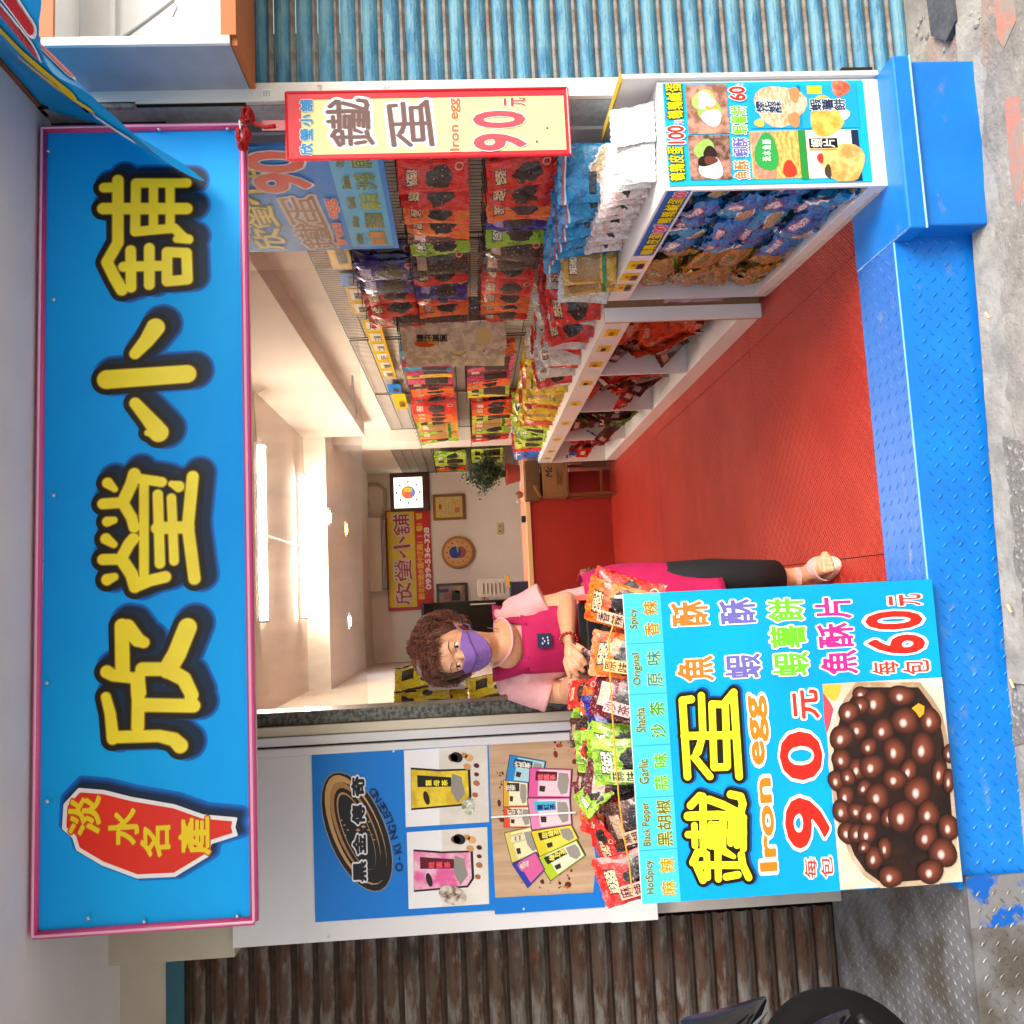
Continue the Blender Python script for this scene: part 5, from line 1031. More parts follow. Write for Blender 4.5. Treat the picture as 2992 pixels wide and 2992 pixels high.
# blue hanging board along the right wall
hb = empty('hanging_board', (1.5, 3.05, 1.55), 'blue iron egg board hanging under the sign behind the yellow price sign', 'hanging board')
hA, hB_ = Vector((1.50, 3.40, 0)), Vector((1.56, 2.70, 0))
mb = MB(); dv = (hB_-hA); mb.obox((hA.x, hA.y, 1.565), dv, (.012, 0, 0), (0, 0, .68)); mb.build('board', ink('1a6ab8'), hb)
HB = Board((hA.x-.0008, hA.y, 2.245), (hB_.x-.0008, hB_.y, 2.245), (hA.x-.0008, hA.y, 1.565), hb, n=.0009, base=.0006)
HB.rect('face', 0, 0, 1, 1, 0, ink('2a86e0')); HB.rect('flavour_strip', .035, .72, 1, .97, 1, ink('5cb8e8'))
for i, ch in enumerate('欣瑩小舖'): brush(HB, ch, .15+i*.235, .24, .15, [(.06, '4a4420'), (0, 'd8c83a')], w=.8, l=2, asp=1.0, n=60)
brush(HB, '鐵', .17, .52, .19, [(.06, 'd8c8c0'), (0, '8a5a34')], w=.75, l=2, n=70); brush(HB, '蛋', .44, .50, .19, [(.06, 'd8c8c0'), (0, '8a5a34')], w=.75, l=2, n=70)
fit(HB, '90', (.62, .30, .97, .60), 'd8432a', 'dfe2e8', off=.03, oo=.03, l=5); fit(HB, 'Iron egg', (.07, .62, .55, .705), 'e8622a', 'e8e0e0', off=.03, oo=.05)
for i, (t, e, c) in enumerate((('麻辣', 'HotSpicy', 'e88a2a'), ('黑胡椒', 'Black Pepper', '6a6414'), ('蒜味', 'Garlic', '9ab82a'), ('沙茶', 'Shacha', '5a7a2a'), ('原味', 'Original', '3a7a5a'))):
    fit(HB, t, (.055+i*.19, .83, .055+i*.19+.15, .94), c, 'b8c86a', off=.008, oo=.03); fit(HB, e, (.07+i*.19, .755, .07+i*.19+.11, .805), '6a6414', 'c8c86a', off=.012, oo=.03)
# ================================================================== plastic air curtain
def plastic():
    m = bpy.data.materials.new('clear_plastic_film'); m.use_nodes = True; n = m.node_tree; n.nodes.clear(); o = n.nodes.new('ShaderNodeOutputMaterial')
    t = n.nodes.new('ShaderNodeBsdfTransparent'); t.inputs[0].default_value = (.93, .90, .88, 1); g = n.nodes.new('ShaderNodeBsdfGlossy'); g.inputs['Roughness'].default_value = .12; d = n.nodes.new('ShaderNodeBsdfDiffuse'); d.inputs[0].default_value = (.5, .42, .38, 1)
    no = n.nodes.new('ShaderNodeTexNoise'); no.inputs['Scale'].default_value = 5; no.inputs['Detail'].default_value = 8; tc = n.nodes.new('ShaderNodeTexCoord'); mp = n.nodes.new('ShaderNodeMapping'); mp.inputs['Scale'].default_value = (1, 1, .35); n.links.new(tc.outputs['Object'], mp.inputs[0]); n.links.new(mp.outputs[0], no.inputs[0])
    r = n.nodes.new('ShaderNodeMapRange'); r.inputs[1].default_value = .42; r.inputs[2].default_value = .72; r.inputs[3].default_value = .10; r.inputs[4].default_value = .42; n.links.new(no.outputs[0], r.inputs[0])
    b = n.nodes.new('ShaderNodeBump'); b.inputs['Strength'].default_value = .25; b.inputs['Distance'].default_value = .02; n.links.new(no.outputs[0], b.inputs['Height']); n.links.new(b.outputs[0], g.inputs['Normal'])
    m1 = n.nodes.new('ShaderNodeMixShader'); n.links.new(r.outputs[0], m1.inputs[0]); n.links.new(t.outputs[0], m1.inputs[1]); n.links.new(d.outputs[0], m1.inputs[2])
    lw = n.nodes.new('ShaderNodeFresnel'); lw.inputs[0].default_value = 1.35; m2 = n.nodes.new('ShaderNodeMixShader'); n.links.new(lw.outputs[0], m2.inputs[0]); n.links.new(m1.outputs[0], m2.inputs[1]); n.links.new(g.outputs[0], m2.inputs[2]); n.links.new(m2.outputs[0], o.inputs[0]); return m
mb = MB(); mb.grid(lambda u, v: (-.365+1.66*u, 3.10+.012*math.sin(u*9)+.008*noise.noise(Vector((u*9, v*4, 0))), 1.712+.008*math.sin(u*7)+.56*v), 60, 20)
pc = mb.build('plastic_curtain', plastic(), smooth=True, label='clear plastic air curtain hanging across the top of the doorway', cat='plastic curtain')
tp = mat('crumpled_tape', 'd8cfc6', .25, coat=.5, bump=.6, bscale=60)
for nm, p_ in (('tape', ((1030, 1098), (1028, 1130), (1034, 1170), (1040, 1200), (1038, 1225))),):
    pts = [PY(x, y, 3.085) for x, y in p_]; mb = MB()
    for i in range(len(pts)-1): mb.tube([pts[i], pts[i+1]], [.012+.006*math.sin(i*2), .014-.005*i/2], 6, sq=(1, .3))
    mb.build('crumpled_tape', tp, smooth=True, label='whitish crumpled tape on the lower edge of the plastic curtain', cat='tape')
# ================================================================== neighbour's light box, cable, banner
lb = empty('light_box', (1.95, 2.5, 1.97), 'open white neighbour light box with brown trim above the blue shutter', 'light box')
wl = mat('light_box_white', 'f2f2f0', .4, var=.05, vscale=4); bt = mat('brown_trim', 'b5672e', .5)
bx('side_panel', 1.700, 1.716, 2.385, 2.60, 1.975, 2.525, mat('dusty_side_panel', '9fa9b4', .6, var=.12, vscale=7), lb)
bx('back_panel', 1.717, 3.2, 2.585, 2.60, 1.99, 2.51, wl, lb); bx('bottom_panel', 1.717, 3.2, 2.385, 2.584, 1.975, 1.989, wl, lb); bx('top_panel', 1.717, 3.2, 2.385, 2.584, 2.511, 2.525, wl, lb)
bx('front_rim', 1.699, 1.725, 2.372, 2.384, 1.975, 2.525, wl, lb); bx('brown_trim', 1.726, 3.2, 2.372, 2.384, 1.955, 2.0, bt, lb); bx('brown_trim', 1.726, 3.2, 2.372, 2.384, 2.49, 2.53, bt, lb)
bx('brown_underside', 1.70, 3.2, 2.385, 2.60, 1.955, 1.972, bt, lb)
for z in (2.08, 2.40): MB().tube([(1.718, 2.56, z), (3.1, 2.56, z)], .012, 8).build('conduit', M['white'], lb)
MB().tube([PY(x, y, 2.5) for x, y in ((360, 110), (430, 60), (470, 30), (505, 3), (520, -40))], .006, 8).build('cable', mat('grey_cable', '9a9a9c', .5), lb, smooth=True)
MB().tube([PY(x, y, 2.52) for x, y in ((505, 3), (518, 22), (505, 50))], .0025, 8).build('cable', mat('grey_cable', '9a9a9c', .5), lb, smooth=True)
MB().tube([PY(x, y, 2.61) for x, y in ((270, 312), (340, 300), (395, 297), (435, 305))], .003, 6).build('loose_wire', mat('white_wire', 'c8ccd0', .5), label='loose white wire lying on the bracket beside the sign', cat='wire')
qa, qb = PY(285, 322, 2.615), PY(400, 305, 2.615); bx('rusty_bracket', min(qa.x, qb.x), max(qa.x, qb.x), 2.60, 2.618, min(qa.z, qb.z), max(qa.z, qb.z), mat('rust_bracket', '8a9490', .6, col2='7a4a2c', vscale=30, thr=(.4, .6)), label='small rusty bracket between the sign and the light box', cat='bracket')
bx('dark_rail', 1.655, 1.70, 2.605, 2.62, 1.99, 2.655, M['dark'], label='dark steel rail above the guide rail between sign and light box', cat='rail')
# blue fabric banner
bn = empty('fabric_banner', (1.6, 2.3, 2.6), 'blue fabric banner with red and white lettering hanging from the soffit edge', 'banner')
tl_ = [Vector((1.665, 2.63, 2.645)), Vector((1.665, 2.45, 2.645)), Vector((1.665, 2.3, 2.645)), Vector((1.665, 2.1, 2.645)), Vector((1.665, 1.9, 2.645)), Vector((1.665, 1.6, 2.645)), Vector((1.665, 1.4, 2.645))]
bl2 = [PY(600, 535, 2.56), PY(455, 440, 2.43), PY(330, 345, 2.30), PY(240, 262, 2.18), PY(135, 180, 2.02), PY(118, 90, 1.90), PY(114, -60, 1.80)]
def crv(P_, t):
    n_ = len(P_)-1; i = min(int(t*n_), n_-1); f = t*n_-i; p0, p1, p2, p3 = P_[max(i-1, 0)], P_[i], P_[i+1], P_[min(i+2, n_)]
    return .5*((2*p1)+(p2-p0)*f+(2*p0-5*p1+4*p2-p3)*f*f+(3*p1-p0-3*p2+p3)*f**3)
def bsurf(u, v):
    a, b_ = crv(tl_, u), crv(bl2, u); p = a.lerp(b_, v); s_ = math.sin(math.pi*v); p.z -= .035*s_*(1-u); p.x += .03*s_*math.sin(u*9+v*3)+.012*math.sin(v*9+u*14)*v; p.y += .01*math.sin(u*22+v*6)*v; return p
BF = mat('banner_blue', '1398de', .4, spec=.3); mb = MB(); mb.grid(bsurf, 60, 16); o = mb.build('fabric', BF, bn, smooth=True)
def bglyph(pts, off, m, nm, th=.06):
    V, F = stroke_shape([[(th, th)]+pts], 0, 40); mb = MB(); vs = []
    for x, y in V:
        p = bsurf(min(max(x, 0), 1), min(max(y, 0), 1)); n_ = (bsurf(min(x+.01, 1), y)-bsurf(max(x-.01, 0), y)).cross(bsurf(x, min(y+.01, 1))-bsurf(x, max(y-.01, 0))).normalized()
        if n_.dot(CAMP-p) < 0: n_ = -n_
        vs.append(p+n_*off)
    mb.add(vs, F); mb.build(nm, m, bn)
for pts, c, th in (([(.93, .5), (.70, .92)], 'c8242a', .035), ([(.97, .70), (.80, .95)], 'c8242a', .03), ([(.90, .35), (.62, .70)], 'c8242a', .03), ([(.85, .62), (.98, .85)], 'c8242a', .025), ([(.60, .75), (.52, .93)], 'c8242a', .018), ([(.62, .36), (.48, .5), (.38, .72)], 'd8b81e', .022), ([(.44, .42), (.33, .8)], 'd8b81e', .014), ([(.30, .78), (.22, .93)], 'e8e8ea', .014), ([(.4, .62), (.26, .7)], '20242a', .010)):
    if c == 'c8242a': bglyph(pts, .004, ink('f0f0f2'), 'printed_outline', th*1.5)
    bglyph(pts, .007, ink(c), 'printed_stroke', th)
# ================================================================== tea posters on the white panel
def pboard(name, pxs, Y, lab):
    qs = [PY(x, y, Y) for x, y in pxs]; x0_, x1_ = min(q.x for q in qs), max(q.x for q in qs); z0_, z1_ = min(q.z for q in qs), max(q.z for q in qs)
    r = empty(name, ((x0_+x1_)/2, Y, z0_), lab, 'poster'); bx('sheet', x0_, x1_, Y, Y+.003, z0_, z1_, ink('0a78d6'), r)
    b_ = Board((x0_, Y-.0002, z1_), (x1_, Y-.0002, z1_), (x0_, Y-.0002, z0_), r, n=.0005, base=.0002)
    b_.f = lambda x, y: ((PY(x, y, Y).x-x0_)/(x1_-x0_), (z1_-PY(x, y, Y).z)/(z1_-z0_)); return b_
PA = pboard('tea_poster', ((912, 2205), (921, 2688), (1428, 2172), (1436, 2660)), 3.128, 'blue tea poster with dark oval logo and two packet photos')
q1 = lambda a, b: (850+a/3.513, 2100+b/3.513); q2 = lambda a, b: (1350+a/3.864, 2100+b/3.864)
def qp(bd_, name, pts, l, m, f=q1): bd_.poly(name, [bd_.f(*f(*p)) for p in pts], l, m if not isinstance(m, str) else ink(m))
def el(cx, cy, ra, rb, ang, n_=28): c_, s_ = math.cos(math.radians(ang)), math.sin(math.radians(ang)); return [(cx+ra*math.cos(t*2*math.pi/n_)*c_-rb*math.sin(t*2*math.pi/n_)*s_, cy+ra*math.cos(t*2*math.pi/n_)*s_+rb*math.sin(t*2*math.pi/n_)*c_) for t in range(n_)]
qp(PA, 'logo_oval', el(678, 1160, 655, 300, 68), 1, '8f8a84'); qp(PA, 'logo_oval', el(678, 1160, 645, 290, 68), 2, '120f14')
for r_, s_, dx, dy, c in ((.93, .84, -12, -20, 'c49a62'), (.86, .76, 14, 10, '120f14'), (.80, .66, -16, -30, 'a87c4c'), (.76, .58, 6, 6, '120f14'), (.66, .46, -6, -10, 'b08a58'), (.64, .43, 0, 0, '15121a')):
    qp(PA, 'logo_swirl', el(678+dx, 1160+dy, 645*r_, 290*s_, 68), 2.4+(1-r_)*6, c)
for a, b_ in ((690, 1140), (745, 1105), (795, 1140), (585, 1140), (830, 1190), (550, 1090), (520, 1040), (560, 1195), (855, 1240), (805, 1055)): s_ = 18 if a in (690, 745) else 10; qp(PA, 'logo_diamond', [(a-s_*1.4, b_), (a, b_-s_), (a+s_*1.4, b_), (a, b_+s_)], 5.6, 'b88a58')
for t, p_ in (('黑', (800, 1655)), ('金', (795, 1375)), ('傳', (785, 1070)), ('奇', (780, 780))):
    u, v = PA.f(*q1(*p_)); fit(PA, t, (u-.005, v-.085, u+.115, v-.01), '17141e', 'dedde4', off=.05, oo=.09, l=8)
t = 'O-KING LEGEND'; path = [(1155, 1560), (1140, 1450), (1140, 1380), (1125, 1300), (1100, 1225), (1082, 1160), (1075, 1100), (1055, 1060), (1035, 1000), (1012, 945), (975, 895), (940, 830), (900, 765)]
for i, ch in enumerate(t):
    if ch == ' ': continue
    u, v = PA.f(*q1(*path[i])); nx_ = path[min(i+1, 12)] if i < 12 else path[i]; pv = path[i] if i < 12 else path[11]
    PA.text(ch, u, v, .058, '12245a', .03, 6, None, asp=1.05, rot=math.atan2(-(nx_[0]-pv[0]), -(nx_[1]-pv[1]))*-1 if 0 else math.atan2((pv[0]-nx_[0]), (pv[1]-nx_[1])))
for k_, (y0, x0_) in enumerate(((290, 1160), (1130, 1190))):
    qp(PA, 'photo_field', [(x0_, y0+35), (x0_+20, y0+822), (2035, y0+770), (2015, y0-20)], 1, 'e8e8ee'); qp(PA, 'photo_table', [(x0_+360, y0+15), (x0_+365, y0+800), (2035, y0+770), (2015, y0-20)], 1.6, flatmat('table_print', 'd2ccc4', 'e2ded8', 5))
    d = y0-290; c1, c2_, lbl = (('e8cf2a', 'c9a41c', '17140a') if k_ == 0 else ('dc5a9c', 'e8b8d0', '5a1024')); dx = 0 if k_ == 0 else 28
    qp(PA, 'packet_edge', [(1230+dx, 500+d), (1520+dx, 520+d), (1840+dx, 510+d), (1855+dx, 800+d), (1790+dx, 890+d), (1235+dx, 938+d)], 2.2, '241c14'); qp(PA, 'packet', [(1232+dx, 520+d), (1520+dx, 540+d), (1815+dx, 530+d), (1828+dx, 795+d), (1780+dx, 870+d), (1238+dx, 918+d)], 3, flatmat('packet_print_%d' % k_, c1, c2_, 14))
    qp(PA, 'packet_label', [(1295+dx, 578+d), (1300+dx, 700+d), (1650+dx, 695+d), (1645+dx, 600+d)], 3.8, lbl); qp(PA, 'packet_window', [(1655+dx, 560+d), (1755+dx, 600+d), (1760+dx, 650+d), (1790+dx, 760+d), (1715+dx, 865+d), (1640+dx, 740+d)], 4, '8f8a86')
    u, v = PA.f(*q1(1425+dx, 690+d))
    for j, ch in enumerate('薑母茶' if k_ == 0 else '桂圓茶'): u, v = PA.f(*q1(1440+dx+j*82, 690+d)); PA.text(ch, u, v, .036, 'e8d83a' if k_ == 0 else 'f04a5a', .03, 5, None)
    qp(PA, 'packet_logo', el(1392+dx, 812+d, 72, 30, 75), 4, '2a1c10')
    for (a, b_, r1, c) in ((1665, 400, 52, '6a4a38'), (1700, 395, 66, '1c1620'), (1780, 375, 34, 'c08a4a'), (1830, 400, 46, 'd8a468'), (1810, 490, 40, 'c8945c'), (1905, 480, 30, '5a1a1e'), (1905, 570, 26, '6a2024'), (1905, 660, 36, 'b06a48'), (1890, 780, 32, 'a86444')): qp(PA, 'printed_food', el(a+dx, b_+d, r1, r1*.8, 20, 12), 4.6, c)
    if k_ == 0: qp(PA, 'printed_grain', el(1830, 900, 78, 90, 0, 14), 4.4, flatmat('rice_print', 'dfe2d4', '7a7e62', 60))
    else: qp(PA, 'printed_grain', el(1660, 1810, 150, 95, 20, 14), 4.4, flatmat('mushroom_print', 'd8d0c4', '6a4c34', 40))
PC = pboard('tea_poster', ((1438, 2172), (1446, 2672), (1740, 2165), (1745, 2640)), 3.127, 'tea poster showing many colourful packets on a wooden table')
woodp = mat('printed_wood', 'c9a98c', .35, col2='b0906f', vscale=4, thr=(.35, .65), stretch=(9, 1, 1)); qp(PC, 'photo_field', [(300, 290), (330, 1100), (375, 2020), (1480, 1960), (1515, 1600), (1300, 235)], 1, woodp, q2)
pk_ = [([(470, 690), (470, 990), (740, 985), (740, 700)], 'd9a53a', 'ece4c4', '3a2c1c'), ([(545, 410), (495, 695), (890, 735), (940, 480)], '2a84c8', 'a8d0dc', '123a5a'), ([(475, 995), (475, 1222), (780, 1222), (770, 990)], 'd9502c', 'eadccc', '7a1c18'), ([(770, 555), (750, 880), (1215, 885), (1235, 572)], 'dc5a9c', 'eacad8', '5a1024'),
    ([(740, 900), (790, 1250), (1235, 1190), (1210, 895)], 'e08ab4', 'f0d2dc', '4ab4dc'), ([(480, 1290), (565, 1620), (880, 1500), (770, 1220)], 'd8c86a', 'efe6b8', 'cfc47a'), ([(780, 1270), (880, 1560), (1305, 1350), (1230, 1200)], 'e0cc2c', 'e8dc5a', '2a2810'), ([(840, 1570), (1000, 1820), (1385, 1540), (1290, 1370)], 'b4cc2e', 'dce8c8', '1c2c14'), ([(570, 1640), (740, 1900), (930, 1700), (830, 1500)], '2a3cae', 'd8629c', 'd8629c')]
for i, (pts, c1, c2_, lc) in enumerate(pk_):
    A_, B__, C__, D__ = [Vector(p) for p in pts]; f = lambda u, v: tuple((A_.lerp(B__, u)).lerp(D__.lerp(C__, u), v))
    qp(PC, 'packet_edge', [f(-.02, -.02), f(1.02, -.02), f(1.02, 1.03), f(-.02, 1.03)], 2+i*.9, '2a2224', q2); qp(PC, 'packet', [f(0, 0), f(1, 0), f(1, 1), f(0, 1)], 2.3+i*.9, c1, q2); qp(PC, 'packet_print', [f(.04, .22), f(.96, .22), f(.96, .98), f(.04, .98)], 2.5+i*.9, c2_, q2)
    qp(PC, 'packet_label', [f(.1, .14), f(.42, .14), f(.42, .66), f(.1, .66)], 2.7+i*.9, lc, q2)
    if i < 8: qp(PC, 'packet_window', [f(.12, .70), f(.6, .68), f(.9, .78), f(.85, .93), f(.4, .96), f(.15, .92)], 2.7+i*.9, '9a948e', q2); qp(PC, 'packet_logo', [f(.6, .25), f(.8, .25), f(.82, .38), f(.62, .40)], 2.7+i*.9, '3a2c20', q2)
    tx = ('花茶', '竹芭茶', '紅豆茶', '桂圓茶', '薑紅茶', '甜菊茶', '固齒茶', '綠豆茶', '冬瓜')[i]
    for j, ch in enumerate(tx): p_ = f(.40, .32+j*.15); u, v = PC.f(*q2(*p_)); PC.text(ch, u, v, .055, 'f0e060' if lc in ('2a2810', '1c2c14') else 'f06a7a' if lc == '5a1024' else '1a2a6a' if lc == '4ab4dc' else 'e8e0d0', .03, 3.4+i*.9, None)
for i in range(46):
    a, b_ = rnd.choice([(1000+rnd.random()*280, 250+rnd.random()*240), (380+rnd.random()*90, 560+rnd.random()*900), (650+rnd.random()*560, 1800+rnd.random()*150), (1100+rnd.random()*150, 1700+rnd.random()*260)])
    r1 = rnd.uniform(8, 20) if i > 8 else rnd.uniform(22, 42); qp(PC, 'printed_seed', el(a, b_, r1, r1*rnd.uniform(.5, .9), rnd.uniform(0, 90), 8), 1.6+i*.01, rnd.choice(['7a2c18', '5a2416', 'c8803a', '2a1612', 'b04a20']), q2)
qa, qb = PY(1435, 2388, 3.12), PY(1682, 2374, 3.12); MB().tube([qa, qb], .0035, 8).build('white_rod', ink('f2f2f4'), label='thin white plastic rod taped across the packet poster', cat='rod')
# ================================================================== back of the shop
bw = 10.69
def wallbox(name, pts, d, m, par=None, Y=bw, **k):
    qs = [PY(x, y, Y-d) for x, y in pts]; return bx(name, min(q.x for q in qs), max(q.x for q in qs), Y-d, Y, min(q.z for q in qs), max(q.z for q in qs), m, par, **k)
bk = lambda a, b: (1000+a/3.22, 1300+b/3.22)
bb = empty('wall_banner', (.6, bw, 1.8), 'yellow and red shop banner with phone number on the back wall', 'banner')
wallbox('sheet', (bk(405, 620), bk(850, 1545)), .02, ink('b8201a'), bb); o_ = [PY(*bk(418, 1535), bw-.022), PY(*bk(418, 632), bw-.022), PY(*bk(842, 1535), bw-.022)]
WB = Board((o_[0].x, bw-.0215, o_[1].z), (o_[1].x, bw-.0215, o_[1].z), (o_[0].x, bw-.0215, PY(*bk(842, 1100), bw-.02).z), bb, n=.002, base=.001)
WB.rect('yellow_field', 0, 0, 1, .63, 1, ink('dcc424')); WB.rect('red_field', 0, .63, 1, 1, 1, ink('c41c16'))
for i, ch in enumerate('欣瑩小舖'): brush(WB, ch, .14+i*.24, .33, .25, [(.05, 'd8ccd0'), (0, '9a2418')], w=.75, l=3, n=50)
WB.text('新北市淡水區中正路11巷1號', .07, .80, .155, 'e8c02a', .03, 4, None, pitch=.92, asp=.98, res=22); WB.text('0939-536-328', .17, .965, .165, 'f0e4e4', .04, 4, None, asp=1.55, pitch=None)
ac = empty('air_conditioner', (.7, bw, 2.42), 'white wall air conditioner above the shop banner', 'air conditioner')
mb = MB(); qa, qb = PY(*bk(215, 1385), bw-.2), PY(*bk(400, 675), bw-.2); prof = [(0, .16), (.0, .0), (-.03, -.02)]
mb.box(qa.x, qb.x, bw-.20, bw, qb.z+.055, qa.z+.03); mb.build('casing', mat('ac_white', 'd9d2c4', .4), ac, bev=.02); bx('outlet', qa.x+.02, qb.x-.02, bw-.17, bw-.01, qb.z+.0, qb.z+.054, mat('ac_dark_outlet', '2c2622', .5), ac)
for i in range(3): bx('louvre', qa.x+.03, qb.x-.03, bw-.18, bw-.174, qb.z+.006+i*.016, qb.z+.012+i*.016, M['white'], ac)
MB().tube([PY(*bk(a, b), bw-.03) for a, b in ((380, 680), (405, 560), (400, 420), (340, 372), (230, 375), (185, 372))], .022, 8).build('pipe_cover', mat('pvc_duct', 'b8a888', .6), ac, smooth=True)
wallbox('junction_box', (bk(200, 470), bk(300, 525)), .04, M['white'], None, label='small white junction box left of the air conditioner pipe', cat='junction box')
lc = empty('wall_lightbox', (1.5, bw, 1.9), 'glowing square wall clock with zodiac print in dark wooden frame', 'lit clock')
dw = mat('dark_wood_frame', '4a1610', .4); wallbox('frame', (bk(445, 268), bk(825, 615)), .07, dw, lc, bev=.01); wallbox('lit_face', (bk(482, 310), bk(760, 585)), .078, mat('lit_face', 'e6f2d2', .5, emit=1.1), lc)
o1 = PY(*bk(482, 585), bw-.08); o2 = PY(*bk(760, 310), bw-.08); LB = Board((o1.x, bw-.080, o1.z), (o2.x, bw-.080, o1.z), (o1.x, bw-.080, o2.z), lc, n=.001, base=.001)
LB.poly('printed_disc', [(.5+.23*math.cos(t*math.pi/14), .5+.23*math.sin(t*math.pi/14)) for t in range(28)], 1, mat('disc_orange', 'e07a28', .5, emit=.5)); LB.poly('printed_disc', [(.5-.0+.23*math.cos(t*math.pi/14), .5+.23*math.sin(t*math.pi/14)) for t in range(1, 14)], 2, mat('disc_blue', '5a86c8', .5, emit=.4))
for i in range(7): LB.rect('printed_bar', .34+i*.047, .36, .365+i*.047, .64, 3, mat('bar_%d' % i, ('d85a4a', 'e8d83a')[i > 3], .5, emit=.5))
for i in range(8): t = i*math.pi/4; LB.poly('printed_figure', [(.5+.38*math.cos(t)+.045*math.cos(k_*1.26+i)*(1+.5*(k_ % 2)), .5+.38*math.sin(t)+.035*math.sin(k_*1.26+i)) for k_ in range(5)], 2, ink(('4a6a3a', 'a8562a', '3a5a3a', '7a6a2a')[i % 4]))
def framed(name, a, b, fc, pc_, lab, cat, fr=.03, extra=None):
    r = empty(name, tuple(PY(*bk(*a), bw)), lab, cat); wallbox('frame', (bk(*a), bk(*b)), .03, fc, r, bev=.006); s = lambda p, q, t: p+(q-p)*t
    wallbox('picture', (bk(s(a[0], b[0], .09), s(a[1], b[1], .10)), bk(s(a[0], b[0], .91), s(a[1], b[1], .90))), .033, pc_, r); return r
gold = mat('gilt_frame', '8a5a1c', .35, metal=.4)
r = framed('certificate', (848, 470), (1162, 698), gold, mat('certificate_paper', 'd6bf74', .5, var=.15, vscale=30), 'gilt framed certificate on the back wall under the lit clock', 'certificate')
for i in range(5): wallbox('printed_line', (bk(935+i*32, 535), bk(941+i*32, 640)), .035, ink('6a4a1c'), r)
wallbox('printed_seal', (bk(905, 560), bk(935, 605)), .035, ink('b8582a'), r); wallbox('printed_seal', (bk(1060, 590), bk(1105, 635)), .036, ink('c87a4a'), r)
r = framed('framed_photo', (883, 1308), (1185, 1525), mat('dark_photo_frame', '3a2612', .4), mat('photo_print_backdrop', '9a8a8c', .3, col2='6a5a5c', vscale=4), 'small framed photograph of a seated figure beside the cabinet', 'framed photo')
for a_, b_, c in (((955, 1400), (1030, 1450), 'a05a48'), ((1030, 1370), (1110, 1460), '26382c'), ((1060, 1330), (1125, 1390), 'b8a070'), ((905, 1360), (1000, 1385), '3a3a3c')): wallbox('printed_shape', (bk(*a_), bk(*b_)), .036, ink(c), r)
rc = empty('wall_clock', tuple(PY(*bk(1090, 1012), bw)), 'round wooden wall clock with blue and red overlapping discs', 'wall clock'); qc = PY(*bk(1088, 1012), bw-.03); R_ = .207
mb = MB(); mb.lathe([(0, -.03), (R_*.97, -.03), (R_, -.02), (R_, .03)], qc, (0, 1, 0), 40); mb.build('case', mat('clock_wood', 'a8641e', .4), rc, smooth=False)
def cdisc(name, dx, dz, r_, l, m): MB().lathe([(0, 0), (r_, 0)], qc+V3(dx, -.031-l*.003, dz), (0, -1, 0), 32).build(name, m if not isinstance(m, str) else ink(m), rc)
cdisc('dial', 0, 0, R_*.86, 1, 'd8a060'); cdisc('dial_ring', 0, 0, R_*.80, 1.5, 'c88c48'); cdisc('dial', 0, 0, R_*.78, 2, 'dca868')
for dz, c in ((.035, 'e8d0a0'), (-.035, 'e8d0a0')): cdisc('disc_rim', 0, dz, R_*.41, 2.4, c)
cdisc('red_disc', 0, -.035, R_*.37, 3, 'a8543a'); cdisc('blue_disc', 0, .035, R_*.37, 3.4, '2c3c9a')
for i in range(12): t = i*math.pi/6; q = qc+V3(R_*.65*math.sin(t), -.043, R_*.65*math.cos(t)); bx('hour_mark', q.x-.007, q.x+.007, q.y, q.y+.001, q.z-.010, q.z+.010, ink('5a3412'), rc)
for ang, ln in ((80, .12), (95, .08)): t = math.radians(ang); MB().tube([qc+V3(0, -.046, 0), qc+V3(ln*math.sin(t), -.046, ln*math.cos(t))], .004, 6).build('hand', ink('efe2b8'), rc)
for a_, b_, lab in (((1452, 735), (1518, 842), 'cream double socket on the back wall above the red counter'), ((1310, 1405), (1375, 1512), 'cream light switch on the back wall beside the cabinet')):
    r = empty('wall_socket', tuple(PY(*bk(*a_), bw)), lab, 'socket'); wallbox('plate', (bk(*a_), bk(*b_)), .012, mat('socket_cream', 'cdb98a', .4), r, bev=.003)
    m_ = ((a_[0]+b_[0])/2, (a_[1]+b_[1])/2)
    for k_ in (-22, 22): wallbox('socket_hole', (bk(m_[0]-9, m_[1]+k_-7), bk(m_[0]+9, m_[1]+k_+7)), .014, ink('7a6a4a'), r)
# dark glass cabinet behind her head
fr = empty('drinks_fridge', (-.3, 10.0, 0), 'tall black cabinet standing at the back left of the shop', 'tall cabinet'); qa, qb = PY(*bk(697, 1560), 10.0), PY(*bk(700, 1990), 10.0)
bx('body', -.64, .02, 10.0, 10.6, 0, 1.93, M['black'], fr, bev=.006); bx('door', -.63, .01, 9.985, 9.999, .05, 1.90, mat('glossy_black', '0b0b0d', .12), fr, bev=.004); bx('handle', -.03, -.015, 9.955, 9.984, 1.05, 1.35, M['alu'], fr)
# red fronted counter at the back with peach top
rcn = empty('back_counter', (.6, 7.8, 0), 'red fronted counter with peach top at the back of the shop', 'counter')
bx('front', -.25, 1.16, 7.62, 7.64, 0, .75, mat('counter_red', '9a1c0e', .55), rcn); bx('edge_band', -.27, 1.18, 7.60, 7.66, .752, .795, mat('cream_edge', 'dcb888', .5), rcn, bev=.003); bx('top', -.27, 1.66, 7.66, 8.3, .752, .80, mat('peach_top', 'e0987a', .45), rcn, bev=.003); bx('side', -.25, -.23, 7.641, 8.28, 0, .75, mat('counter_red', '9a1c0e', .55), rcn)
